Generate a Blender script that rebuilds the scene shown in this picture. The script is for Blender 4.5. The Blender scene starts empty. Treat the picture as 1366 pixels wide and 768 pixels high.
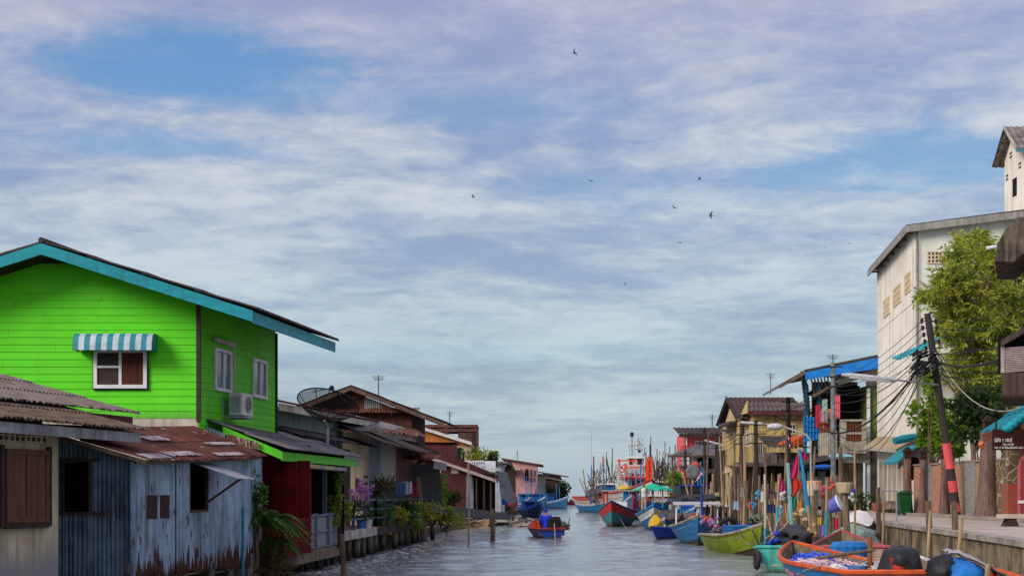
import bpy, bmesh, math, random
from mathutils import Vector as V, Matrix, noise as mn
random.seed(7)
R = random.uniform
sc = bpy.context.scene
C = sc.collection
# ---------------------------------------------------------------- camera, sky, sun, exposure
F, CX, HY, EYE = 1970.0, 683.0, 658.0, 2.2          # focal length in photo pixels, horizon row, eye height over the water
cam = bpy.data.cameras.new('camera'); camo = bpy.data.objects.new('camera', cam); C.objects.link(camo)
camo.location = (0, 0, EYE); camo.rotation_euler = (math.radians(90), 0, 0)
cam.sensor_width = 36; cam.lens = 36*F/1366; cam.shift_y = (HY-384)/1366
cam.clip_start = .1; cam.clip_end = 40000
sc.camera = camo
sc.view_settings.view_transform = 'Standard'; sc.view_settings.look = 'None'
sc.view_settings.gamma = 1; sc.view_settings.use_curve_mapping = False
EXPO = 1.12
sc.view_settings.exposure = EXPO
SUN_EL, SUN_AZ = math.radians(29), math.radians(228)   # clockwise from +Y: behind the camera, to the left
sun = bpy.data.lights.new('sun', 'SUN'); sun.energy = 1.4; sun.angle = math.radians(24); sun.color = (1, .9, .76)
suno = bpy.data.objects.new('sun', sun); C.objects.link(suno)
sd = V((math.sin(SUN_AZ)*math.cos(SUN_EL), math.cos(SUN_AZ)*math.cos(SUN_EL), math.sin(SUN_EL)))
suno.rotation_euler = (-sd).to_track_quat('-Z', 'Y').to_euler(); suno.location = sd*200

def lin(r, g, b):
    f = lambda c: (c/255/12.92) if c <= 10 else ((c/255+.055)/1.055)**2.4
    return (f(r), f(g), f(b), 1)

class NT:
    """tiny node-tree writer"""
    def __init__(s, t): s.t = t; s.n = t.nodes; s.l = t.links
    def new(s, typ, **kw):
        n = s.n.new(typ)
        for k, v in kw.items(): setattr(n, k, v)
        return n
    def set(s, sock, v):
        if hasattr(v, 'is_output'): s.l.new(v, sock)
        else: sock.default_value = v
    def math(s, op, a, b=0, c=0, clamp=False):
        n = s.new('ShaderNodeMath', operation=op, use_clamp=clamp)
        s.set(n.inputs[0], a); s.set(n.inputs[1], b)
        if op in ('MULTIPLY_ADD', 'COMPARE', 'SMOOTH_MIN'): s.set(n.inputs[2], c)
        return n.outputs[0]
    def mix(s, f, a, b, mode='MIX'):
        n = s.new('ShaderNodeMix', data_type='RGBA', blend_type=mode)
        s.set(n.inputs[0], f); s.set(n.inputs[6], a); s.set(n.inputs[7], b)
        return n.outputs[2]
    def ramp(s, f, stops, interp='LINEAR'):
        n = s.new('ShaderNodeValToRGB'); n.color_ramp.interpolation = interp
        e = n.color_ramp.elements
        while len(e) < len(stops): e.new(.5)
        for i, (p, c) in enumerate(stops):
            e[i].position = p; e[i].color = c if hasattr(c, '__len__') else (c, c, c, 1)
        s.set(n.inputs[0], f); return n.outputs[0]
    def sstep(s, x, a, b, lo=0., hi=1.):
        n = s.new('ShaderNodeMapRange', interpolation_type='SMOOTHSTEP')
        s.set(n.inputs[0], x); n.inputs[1].default_value = a; n.inputs[2].default_value = b
        n.inputs[3].default_value = lo; n.inputs[4].default_value = hi
        return n.outputs[0]
    def noise(s, vec, scale, detail=5, rough=.55, dist=0.):
        n = s.new('ShaderNodeTexNoise'); n.inputs['Scale'].default_value = scale
        n.inputs['Detail'].default_value = detail; n.inputs['Roughness'].default_value = rough
        n.inputs['Distortion'].default_value = dist
        if vec is not None: s.l.new(vec, n.inputs['Vector'])
        return n.outputs[0]
    def mapping(s, vec, scale=(1, 1, 1), loc=(0, 0, 0), rot=(0, 0, 0)):
        n = s.new('ShaderNodeMapping'); s.l.new(vec, n.inputs[0])
        n.inputs['Scale'].default_value = scale; n.inputs['Location'].default_value = loc; n.inputs['Rotation'].default_value = rot
        return n.outputs[0]

# sky: Nishita light with a layer of stratocumulus laid on a cloud plane
w = bpy.data.worlds.new('World'); sc.world = w; w.use_nodes = True
w.node_tree.nodes.clear(); T = NT(w.node_tree)
STR = .1
out = T.new('ShaderNodeOutputWorld'); bg = T.new('ShaderNodeBackground'); bg.inputs[1].default_value = STR
T.l.new(bg.outputs[0], out.inputs[0])
nis = T.new('ShaderNodeTexSky', sky_type='NISHITA', sun_disc=False, sun_elevation=SUN_EL, sun_rotation=SUN_AZ, air_density=1.3, dust_density=1.2, ozone_density=2)
tc = T.new('ShaderNodeTexCoord'); sp = T.new('ShaderNodeSeparateXYZ'); T.l.new(tc.outputs['Generated'], sp.inputs[0])
x, y, z = sp.outputs
hz = T.math('SQRT', T.math('ADD', T.math('MULTIPLY', x, x), T.math('MULTIPLY', y, y)))
E = T.math('MAXIMUM', T.math('DIVIDE', z, T.math('MAXIMUM', hz, .02)), 0)      # tangent of the elevation
A = T.math('ARCTAN2', x, y)                                                    # azimuth from +Y
den = T.math('ADD', T.math('MAXIMUM', z, 0), .15)
cmb = T.new('ShaderNodeCombineXYZ'); T.l.new(T.math('DIVIDE', x, den), cmb.inputs[0]); T.l.new(T.math('DIVIDE', y, den), cmb.inputs[1])
P = cmb.outputs[0]
n1 = T.noise(T.mapping(P, (.8, 1.0, 1), (3.1, 1.7, 0), (0, 0, .22)), 1.7, 9, .55, .5)
n2 = T.noise(T.mapping(P, (1.0, 1.3, 1), (8.3, .4, 2), (0, 0, -.12)), 5.2, 7, .62, .5)
n3 = T.noise(T.mapping(P, (.7, 1.1, 1), (1.3, 6.2, 5), (0, 0, .1)), .85, 3, .5, .2)
n4 = T.noise(T.mapping(P, (1.0, 1.15, 1), (2.3, 7.4, 9), (0, 0, .3)), 11, 5, .6, .6)
t = T.math('ADD', T.math('ADD', T.math('MULTIPLY', n1, .5), T.math('MULTIPLY', n2, .28)), T.math('ADD', T.math('MULTIPLY', n3, .25), T.math('MULTIPLY', n4, .16)))
t = T.sstep(t, .475, .71)
Er = T.math('MULTIPLY', E, 2.5, clamp=True)
dark = T.ramp(Er, [(0, lin(156, 176, 194)), (.12, lin(146, 166, 190)), (.2, lin(138, 159, 186)), (.45, lin(137, 156, 190)), (.62, lin(134, 152, 192)), (.85, lin(152, 156, 192)), (1, lin(165, 165, 195))])
lite = T.ramp(Er, [(0, lin(178, 195, 206)), (.12, lin(184, 202, 210)), (.24, lin(182, 201, 212)), (.4, lin(200, 208, 217)), (.6, lin(214, 214, 218)), (.82, lin(200, 196, 212)), (1, lin(190, 186, 208))])
cloud = T.mix(t, dark, lite)
wob = T.math('MULTIPLY', T.math('SUBTRACT', n1, .5), 2.6)
wob2 = T.math('MULTIPLY', T.math('SUBTRACT', n2, .5), 1.7)
wobs = T.math('ADD', wob, wob2)
def gap(u, v, ru, rv, k=1.0):
    """a hole in the deck, given by azimuth and elevation"""
    a = T.math('DIVIDE', T.math('SUBTRACT', A, (u-CX)/F), ru/F)
    e = T.math('DIVIDE', T.math('SUBTRACT', E, (HY-v)/F), rv/F)
    d = T.math('SQRT', T.math('ADD', T.math('MULTIPLY', a, a), T.math('MULTIPLY', e, e)))
    return T.math('MULTIPLY', T.sstep(T.math('ADD', d, wobs), 1.35, .3), k)
g = gap(270, 105, 215, 58, 1.0)
for q in [(225, 205, 190, 26, .6), (1230, 225, 250, 48, .8), (960, 258, 300, 34, .25), (1300, 62, 240, 45, .0), (560, 140, 260, 30, .3), (620, 470, 330, 16, .25), (240, 330, 240, 24, .0)]:
    if q[4]: g = T.math('MAXIMUM', g, gap(*q))
clear = T.ramp(Er, [(0, lin(158, 196, 212)), (.35, lin(140, 186, 214)), (.55, lin(108, 155, 205)), (.75, lin(98, 146, 200)), (1, lin(84, 130, 196))])
nb = T.mix(.12, clear, nis.outputs[0])
col = T.mix(g, cloud, clear)
hzf = T.sstep(E, .0, .055)
low = T.mix(T.noise(T.mapping(P, (.25, 1, 1)), 1.3, 5), lin(156, 178, 195), lin(176, 194, 205))
col = T.mix(hzf, low, col)
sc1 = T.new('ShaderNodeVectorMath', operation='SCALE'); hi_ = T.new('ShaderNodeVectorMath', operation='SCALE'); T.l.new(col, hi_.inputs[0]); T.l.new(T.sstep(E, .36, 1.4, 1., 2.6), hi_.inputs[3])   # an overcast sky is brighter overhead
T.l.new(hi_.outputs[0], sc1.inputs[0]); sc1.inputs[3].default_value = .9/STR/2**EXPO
nz = T.new('ShaderNodeVectorMath', operation='SCALE'); T.l.new(nis.outputs[0], nz.inputs[0]); nz.inputs[3].default_value = .1
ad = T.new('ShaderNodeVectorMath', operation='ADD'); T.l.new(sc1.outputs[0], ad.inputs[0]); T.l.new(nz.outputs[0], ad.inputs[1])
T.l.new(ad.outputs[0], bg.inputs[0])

# ---------------------------------------------------------------- helpers
def at(u, v, y): return V(((u-CX)/F*y, y, EYE-(v-HY)/F*y))
def gnd(u, v, z=0.): return at(u, v, F*(EYE-z)/(v-HY))
def onl(u, v, a, b=.064): return at(u, v, a/((u-CX)/F-b))       # on the vertical plane x = a + b*y
def X(u, y): return (u-CX)/F*y
def Z(v, y): return EYE-(v-HY)/F*y

class MB:
    def __init__(s): s.v = []; s.f = []
    def add(s, vs, fs):
        n = len(s.v); s.v += [V(p) for p in vs]; s.f += [tuple(i+n for i in f) for f in fs]; return s
    def bb(s, x0, x1, y0, y1, z0, z1):
        return s.add([(x0,y0,z0),(x1,y0,z0),(x1,y1,z0),(x0,y1,z0),(x0,y0,z1),(x1,y0,z1),(x1,y1,z1),(x0,y1,z1)],
                     [(0,3,2,1),(4,5,6,7),(0,1,5,4),(1,2,6,5),(2,3,7,6),(3,0,4,7)])
    def box(s, c, sz, rz=0., rx=0., ry=0.):
        m = Matrix.Translation(V(c)) @ Matrix.Rotation(rz,4,'Z') @ Matrix.Rotation(ry,4,'Y') @ Matrix.Rotation(rx,4,'X')
        a, b, c_ = [k/2 for k in sz]
        pts = [m @ V(p) for p in [(-a,-b,-c_),(a,-b,-c_),(a,b,-c_),(-a,b,-c_),(-a,-b,c_),(a,-b,c_),(a,b,c_),(-a,b,c_)]]
        return s.add(pts, [(0,3,2,1),(4,5,6,7),(0,1,5,4),(1,2,6,5),(2,3,7,6),(3,0,4,7)])
    def slab(s, pts, off):
        pts = [V(p) for p in pts]; off = V(off); n = len(pts)
        fs = [tuple(range(n)), tuple(range(2*n-1, n-1, -1))]
        for i in range(n):
            j = (i+1) % n; fs.append((i, i+n, j+n, j))
        return s.add(pts+[p+off for p in pts], fs)
    def bar(s, p, q, w, h=None, up=(0,0,1)):
        p, q = V(p), V(q); h = h or w; d = (q-p).normalized(); up = V(up)
        if abs(d.dot(up)) > .98: up = V((0,1,0))
        a = d.cross(up).normalized()*w/2; b = a.cross(d).normalized()*h/2
        return s.add([p-a-b,p+a-b,p+a+b,p-a+b,q-a-b,q+a-b,q+a+b,q-a+b], [(0,1,2,3),(7,6,5,4),(0,4,5,1),(1,5,6,2),(2,6,7,3),(3,7,4,0)])
    def tube(s, pts, r, n=6, cap=True):
        pts = [V(p) for p in pts]; m = len(pts)
        rs = r if hasattr(r, '__len__') else [r]*m
        if len(rs) != m: rs = [rs[0]+(rs[-1]-rs[0])*i/(m-1) for i in range(m)]
        base = len(s.v); prev = None
        for i, p in enumerate(pts):
            d = (pts[min(i+1,m-1)]-pts[max(i-1,0)]).normalized()
            if prev is None:
                a = d.orthogonal().normalized()
            else:
                a = (prev-d*prev.dot(d)); a = a.normalized() if a.length > 1e-6 else d.orthogonal().normalized()
            prev = a; b = d.cross(a)
            for k in range(n):
                t = 2*math.pi*k/n; s.v.append(p+(a*math.cos(t)+b*math.sin(t))*rs[i])
        for i in range(m-1):
            for k in range(n):
                k2 = (k+1) % n
                s.f.append((base+i*n+k, base+i*n+k2, base+(i+1)*n+k2, base+(i+1)*n+k))
        if cap:
            s.f.append(tuple(base+k for k in reversed(range(n)))); s.f.append(tuple(base+(m-1)*n+k for k in range(n)))
        return s
    def sph(s, c, r, nu=10, nv=7, jit=0.):
        r = r if hasattr(r, '__len__') else (r, r, r); c = V(c); vs = [c+V((0,0,-r[2]))]; fs = []
        for j in range(1, nv):
            ph = -math.pi/2+math.pi*j/nv
            for i in range(nu):
                th = 2*math.pi*i/nu; k = 1+R(-jit, jit)
                vs.append(c+V((math.cos(ph)*math.cos(th)*r[0]*k, math.cos(ph)*math.sin(th)*r[1]*k, math.sin(ph)*r[2]*k)))
        vs.append(c+V((0,0,r[2]))); top = len(vs)-1
        for i in range(nu):
            i2 = (i+1) % nu; fs.append((0, 1+i2, 1+i)); fs.append((top, top-nu+i, top-nu+i2))
            for j in range(nv-2):
                a = 1+j*nu; fs.append((a+i, a+i2, a+nu+i2, a+nu+i))
        return s.add(vs, fs)
    def lathe(s, c, prof, n=12, tilt=None):
        c = V(c); m = tilt or Matrix.Identity(3); b = len(s.v)
        for (r, h) in prof:
            for k in range(n):
                t = 2*math.pi*k/n; s.v.append(c+m @ V((r*math.cos(t), r*math.sin(t), h)))
        for i in range(len(prof)-1):
            for k in range(n):
                k2 = (k+1) % n; s.f.append((b+i*n+k, b+i*n+k2, b+(i+1)*n+k2, b+(i+1)*n+k))
        s.f.append(tuple(b+k for k in reversed(range(n)))); s.f.append(tuple(b+(len(prof)-1)*n+k for k in range(n)))
        return s
    def corr(s, p0, p1, p2, p3, pitch=.08, amp=.012, th=.006, rows=1, lap=.03, per=4, sag=0., jag=0.):
        """corrugated sheets: waves across p0-p1, ridges running p0-p3; rows of lapped sheets"""
        p0, p1, p2, p3 = map(V, (p0, p1, p2, p3))
        nrm = (p1-p0).cross(p3-p0).normalized()
        n = max(4, int((p1-p0).length/pitch*per))
        for r in range(rows):
            t0, t1 = r/rows, min(1, (r+1)/rows+(.04 if r < rows-1 else 0)); base = len(s.v)
            lift = lambda e: nrm*(lap*(1-e)*(1 if rows > 1 else 0))
            for i in range(n+1):
                f = i/n; o = nrm*(amp*math.sin(2*math.pi*i/per))
                a0 = p0.lerp(p1, f); a1 = p3.lerp(p2, f)
                j = R(-jag, jag) if jag and r == 0 else 0
                for e, t in ((0, t0+j), (1, t1)):
                    q = a0.lerp(a1, t)+o+lift(e); q.z -= sag*math.sin(math.pi*f)*.6
                    s.v.append(q); s.v.append(q-nrm*th)
            for i in range(n):
                a = base+i*4; b = a+4
                s.f += [(a, b, b+2, a+2), (a+1, a+3, b+3, b+1), (a, a+1, b+1, b), (a+2, b+2, b+3, a+3)]
            a = base; s.f.append((a, a+2, a+3, a+1)); a = base+n*4; s.f.append((a, a+1, a+3, a+2))
        return s
    def boards(s, p, q, z0, z1, pitch, nrm, proud=.018, clip=None, th=.01):
        """lapped weather boards along p-q, seen from the nrm side; clip(z) gives the (t0,t1) range left at height z"""
        p, q, nrm = V(p), V(q), V(nrm); n = max(1, round((z1-z0)/pitch)); h = (z1-z0)/n
        for i in range(n):
            a, b = z0+i*h, z0+(i+1)*h
            ta = clip(a) if clip else (0, 1); tb = clip(b) if clip else (0, 1)
            if ta[1] <= ta[0] or tb[1] <= tb[0]: continue
            P = lambda t, z, o: V((p.x+(q.x-p.x)*t, p.y+(q.y-p.y)*t, z))+nrm*o
            L = (q-p).length; js = sorted(R(.1,.9) for _ in range(int(L/4+R(0,1)))); ta0, tb0 = ta, tb
            cuts = [None]+[j for j in js if max(ta0[0],tb0[0])+.03 < j < min(ta0[1],tb0[1])-.03]+[None]
            for j0, j1 in zip(cuts, cuts[1:]):
              e = .0025/L; w = R(-.004,.004)
              ta = (ta0[0] if j0 is None else j0+e, ta0[1] if j1 is None else j1-e); tb = (tb0[0] if j0 is None else j0+e, tb0[1] if j1 is None else j1-e)
              s.add([P(ta[0],a+w,proud),P(ta[1],a-w,proud),P(tb[1],b,.002),P(tb[0],b,.002),P(ta[0],a,-.03),P(ta[1],a,-.03),P(tb[1],b,-.03),P(tb[0],b,-.03)],
                  [(0,1,2,3),(0,4,5,1),(3,2,6,7),(1,5,6,2),(0,3,7,4),(4,7,6,5)])
        return s
    def leaf(s, p, d, l, wd, up=None):
        d = V(d).normalized(); u = V(up) if up else V((R(-1,1), R(-1,1), R(-.2,1)))
        a = d.cross(u); a = a.normalized()*wd if a.length > 1e-4 else d.orthogonal()*wd
        n = a.cross(d).normalized(); p = V(p)
        b = len(s.v); s.v += [p, p+d*l*.45+a+n*wd*.3, p+d*l-n*wd*.4, p+d*l*.45-a+n*wd*.3]; s.f += [(b, b+1, b+2), (b, b+2, b+3)]
    def build(s, name, mat, parent=None, smooth=False, loc=None):
        me = bpy.data.meshes.new(name)
        if parent is not None: o0 = org(parent)
        elif loc is not None: o0 = V(loc)
        else:
            o0 = V(((min(p.x for p in s.v)+max(p.x for p in s.v))/2, (min(p.y for p in s.v)+max(p.y for p in s.v))/2, min(p.z for p in s.v)))
        me.from_pydata([p-o0 for p in s.v], [], s.f); me.update()
        if mat: me.materials.append(mat)
        if smooth:
            me.polygons.foreach_set('use_smooth', [True]*len(me.polygons)); 
            if smooth != 2: me.set_sharp_from_angle(angle=math.radians(40))
        o = bpy.data.objects.new(name, me); C.objects.link(o)
        if parent is not None: o.parent = parent
        else: o.location = o0
        return o
def org(o):
    v = V((0, 0, 0))
    while o is not None: v += o.location; o = o.parent
    return v
def tag(o, label, cat, group=None):
    o['label'] = label; o['category'] = cat
    if group: o['group'] = group
    return o
def thing(name, label, cat, loc=(0,0,0), group=None):
    o = bpy.data.objects.new(name, None); C.objects.link(o); o.location = V(loc); o.empty_display_size = .3
    return tag(o, label, cat, group)
def struct(o, kind='structure'): o['kind'] = kind; return o
def kids(o): return [c for c in bpy.data.objects if c.parent == o]
def copy_thing(o, loc, rz=None, label=None, scale=None, ch=None):
    r = o.copy(); C.objects.link(r); r.location = V(loc)
    if rz is not None: r.rotation_euler = (0, 0, rz) if not hasattr(rz, '__len__') else rz
    if scale: r.scale = (scale,)*3 if not hasattr(scale, '__len__') else scale
    if label: r['label'] = label
    for c in (ch if ch is not None else kids(o)):
        k = c.copy(); C.objects.link(k); k.parent = r
        for g_ in kids(c):
            q = g_.copy(); C.objects.link(q); q.parent = k
    return r

MATS = {}
def mat(name, c, c2=None, sc_=2.5, rough=.75, metal=0., bump=.15, bsc=30., streak=None, sk=.5, rust=None, ru=(.55, .68), rsc=3., low=None, lowz=(0, 1), la=None, sf=6, spec=.18, aniso=(1,1,1), detail=6, trans=0., isl=0.):
    """weathered surface: two tones by noise, vertical streaks of dirt, patches of rust, a stained foot"""
    if name in MATS: return MATS[name]
    m = bpy.data.materials.new(name); MATS[name] = m; m.use_nodes = True
    T = NT(m.node_tree); b = T.n['Principled BSDF']
    geo = T.new('ShaderNodeNewGeometry'); pos = geo.outputs['Position']
    c4 = lambda k: tuple(k)+(1,) if len(k) == 3 else tuple(k)
    c = c4(c); c2 = c4(c2) if c2 else tuple(k*.72 for k in c[:3])+(1,)
    n = T.noise(T.mapping(pos, aniso), sc_, detail, .6, .3)
    col = T.mix(T.sstep(n, .36, .66), c, c2)
    if isl:                                                        # every board takes the paint a little differently
        col = T.mix(T.math('MULTIPLY', geo.outputs['Random Per Island'], isl), col, tuple(k*.35 for k in c[:3])+(1,))
    if streak:
        s_ = T.noise(T.mapping(pos, (sf, sf, .35*sf/6)), 1.0, 6, .65, .2); m2 = T.noise(pos, .7, 3)
        f = T.math('MULTIPLY', T.sstep(T.math('ADD', T.math('MULTIPLY', s_, .7), T.math('MULTIPLY', m2, .3)), .46, .62), sk)
        col = T.mix(f, col, c4(streak))
    if low:
        sz = T.new('ShaderNodeSeparateXYZ'); T.l.new(pos, sz.inputs[0])
        wv = T.noise(T.mapping(pos, (5, 5, .5)), 1.0, 6, .7)
        zz = T.math('ADD', sz.outputs[2], T.math('MULTIPLY', T.math('SUBTRACT', wv, .5), la or (lowz[1]-lowz[0])*2.4))
        col = T.mix(T.sstep(zz, lowz[1], lowz[0]), col, c4(low))
    if rust:
        r_ = T.noise(T.mapping(pos, (1.6, 1.6, .6)), rsc, 8, .68, .4)
        col = T.mix(T.sstep(r_, *ru), col, c4(rust))
    T.set(b.inputs['Base Color'], col); b.inputs['Metallic'].default_value = metal
    b.inputs['Specular IOR Level'].default_value = spec
    rn = T.noise(pos, bsc*.5, 4)
    T.set(b.inputs['Roughness'], T.math('ADD', rough-.1, T.math('MULTIPLY', rn, .2), clamp=True))
    if bump:
        bn = T.new('ShaderNodeBump'); bn.inputs['Strength'].default_value = bump; bn.inputs['Distance'].default_value = .02
        T.l.new(T.noise(pos, bsc, 5, .65), bn.inputs['Height']); T.l.new(bn.outputs[0], b.inputs['Normal'])
    if trans:
        b.inputs['Subsurface Weight'].default_value = 0
        tr = T.new('ShaderNodeBsdfTranslucent'); T.set(tr.inputs[0], col); ms = T.new('ShaderNodeMixShader'); ms.inputs[0].default_value = trans
        o_ = T.n['Material Output']; T.l.new(b.outputs[0], ms.inputs[1]); T.l.new(tr.outputs[0], ms.inputs[2]); T.l.new(ms.outputs[0], o_.inputs[0])
    return m
def leafmat(name, c, c2, c3): 
    if name in MATS: return MATS[name]
    m = bpy.data.materials.new(name); MATS[name] = m; m.use_nodes = True
    T = NT(m.node_tree); b = T.n['Principled BSDF']; geo = T.new('ShaderNodeNewGeometry')
    n = T.noise(geo.outputs['Position'], 1.4, 3)
    col = T.mix(geo.outputs['Random Per Island'], tuple(c)+(1,), tuple(c2)+(1,))
    col = T.mix(T.sstep(n, .5, .7), col, tuple(c3)+(1,))
    T.set(b.inputs['Base Color'], col); b.inputs['Roughness'].default_value = .55; b.inputs['Specular IOR Level'].default_value = .25
    tr = T.new('ShaderNodeBsdfTranslucent'); T.set(tr.inputs[0], col); ms = T.new('ShaderNodeMixShader'); ms.inputs[0].default_value = .25
    o_ = T.n['Material Output']; T.l.new(b.outputs[0], ms.inputs[1]); T.l.new(tr.outputs[0], ms.inputs[2]); T.l.new(ms.outputs[0], o_.inputs[0])
    return m
def brickmat(name, c1, c2, mortar, bw, bh, ms=.02, rough=.85, dirt=(.05,.045,.04), axis=0):
    if name in MATS: return MATS[name]
    m = bpy.data.materials.new(name); MATS[name] = m; m.use_nodes = True
    T = NT(m.node_tree); b = T.n['Principled BSDF']; geo = T.new('ShaderNodeNewGeometry')
    sp_ = T.new('ShaderNodeSeparateXYZ'); T.l.new(geo.outputs['Position'], sp_.inputs[0])
    cm = T.new('ShaderNodeCombineXYZ'); T.l.new(sp_.outputs[axis], cm.inputs[0]); T.l.new(sp_.outputs[2], cm.inputs[1])
    br = T.new('ShaderNodeTexBrick'); T.l.new(cm.outputs[0], br.inputs[0])
    br.inputs['Color1'].default_value = tuple(c1)+(1,); br.inputs['Color2'].default_value = tuple(c2)+(1,); br.inputs['Mortar'].default_value = tuple(mortar)+(1,)
    br.inputs['Scale'].default_value = 1; br.inputs['Mortar Size'].default_value = ms; br.inputs['Brick Width'].default_value = bw; br.inputs['Row Height'].default_value = bh
    n = T.noise(geo.outputs['Position'], 3, 6, .65)
    col = T.mix(T.math('MULTIPLY', T.sstep(n, .5, .72), .55), br.outputs[0], tuple(dirt)+(1,))
    T.set(b.inputs['Base Color'], col); b.inputs['Roughness'].default_value = rough
    bn = T.new('ShaderNodeBump'); bn.inputs['Strength'].default_value = .5; bn.inputs['Distance'].default_value = .02; bn.invert = True
    T.l.new(br.outputs['Fac'], bn.inputs['Height']); T.l.new(bn.outputs[0], b.inputs['Normal'])
    return m
def stonemat(name, c1, c2, gap_, scale):
    if name in MATS: return MATS[name]
    m = bpy.data.materials.new(name); MATS[name] = m; m.use_nodes = True
    T = NT(m.node_tree); b = T.n['Principled BSDF']; geo = T.new('ShaderNodeNewGeometry')
    v1 = T.new('ShaderNodeTexVoronoi', feature='DISTANCE_TO_EDGE'); v2 = T.new('ShaderNodeTexVoronoi')
    for v in (v1, v2): v.inputs['Scale'].default_value = scale; T.l.new(geo.outputs['Position'], v.inputs['Vector'])
    sr = T.new('ShaderNodeSeparateColor'); T.l.new(v2.outputs['Color'], sr.inputs[0])
    col = T.mix(sr.outputs[0], tuple(c1)+(1,), tuple(c2)+(1,))
    e = T.sstep(v1.outputs['Distance'], .03, .07)
    T.set(b.inputs['Base Color'], T.mix(e, tuple(gap_)+(1,), col)); b.inputs['Roughness'].default_value = .8
    bn = T.new('ShaderNodeBump'); bn.inputs['Strength'].default_value = .7; bn.inputs['Distance'].default_value = .03
    T.l.new(e, bn.inputs['Height']); T.l.new(bn.outputs[0], b.inputs['Normal'])
    return m
def flat(name, c, rough=.6, **k): return mat(name, c, tuple(q*.82 for q in c), rough=rough, bump=k.pop('bump', .05), **k)

RUST = (.085, .03, .016)
M = {}
M['concrete'] = mat('concrete', (.3,.28,.24), (.2,.185,.16), 1.6, .9, bump=.3, streak=(.06,.055,.045), sk=.6)
M['wetpile'] = mat('pile_concrete', (.2,.18,.15), (.1,.09,.075), 2, .85, bump=.3, low=(.02,.022,.018), lowz=(.1,.5))
M['wood'] = mat('weathered_wood', (.17,.12,.08), (.08,.055,.038), 4, .85, bump=.4, aniso=(3,3,.4))
M['pole'] = mat('pole_wood', (.25,.18,.115), (.085,.06,.042), 3, .85, bump=.4, aniso=(4,4,.5), low=(.025,.022,.018), lowz=(.15,.6))
M['bamboo'] = mat('bamboo_cane', (.38,.28,.16), (.22,.155,.085), 3, .6, bump=.2, aniso=(3,3,.6))
M['darkwood'] = mat('dark_wood', (.05,.032,.025), (.025,.017,.014), 4, .8, bump=.3, aniso=(2,2,.5))
M['galv'] = mat('galvanised_sheet', (.33,.34,.36), (.2,.21,.23), 1.5, .55, .35, bump=.1, streak=(.1,.07,.05), sk=.5, rust=RUST, ru=(.6,.72))
M['rustroof'] = mat('rusty_roof_sheet', (.125,.042,.028), (.055,.024,.017), 2.2, .8, .05, bump=.3, rust=(.42,.36,.34), ru=(.635,.655), rsc=1.6)
M['fibre'] = mat('fibre_cement_roof', (.14,.1,.072), (.06,.043,.033), 5, .95, bump=.6, bsc=45, rust=(.19,.165,.14), ru=(.6,.74), rsc=7)
M['fibregrey'] = mat('grey_cement_roof', (.2,.185,.18), (.11,.1,.1), 3, .9, bump=.4, rust=(.07,.06,.055), ru=(.55,.7), rsc=5)
M['darkroof'] = mat('dark_roof', (.06,.05,.045), (.03,.026,.025), 3, .85, bump=.4, rust=(.12,.09,.07), ru=(.6,.75))
M['dark'] = mat('dark_interior', (.012,.011,.011), (.007,.007,.007), 2, .95, bump=0)  # near-black colour standing in for the shade inside openings
M['glass'] = mat('window_glass', (.02,.025,.03), (.015,.02,.025), 1, .06, bump=.02, bsc=2, spec=.8)
M['white'] = mat('white_paint', (.72,.74,.78), (.6,.61,.64), 2, .5, bump=.05)
M['offwhite'] = mat('offwhite_wall', (.55,.5,.42), (.42,.38,.31), 1.4, .9, bump=.2, streak=(.16,.13,.1), sk=.55)
M['steel'] = mat('grey_steel', (.3,.31,.33), (.22,.23,.24), 3, .5, .4, bump=.05)
M['black'] = mat('black_plastic_sheet', (.016,.016,.019), (.03,.03,.034), 3, .5, bump=.4, bsc=9)
M['cable'] = flat('black_cable', (.02,.02,.021), .6, bump=0)
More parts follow.
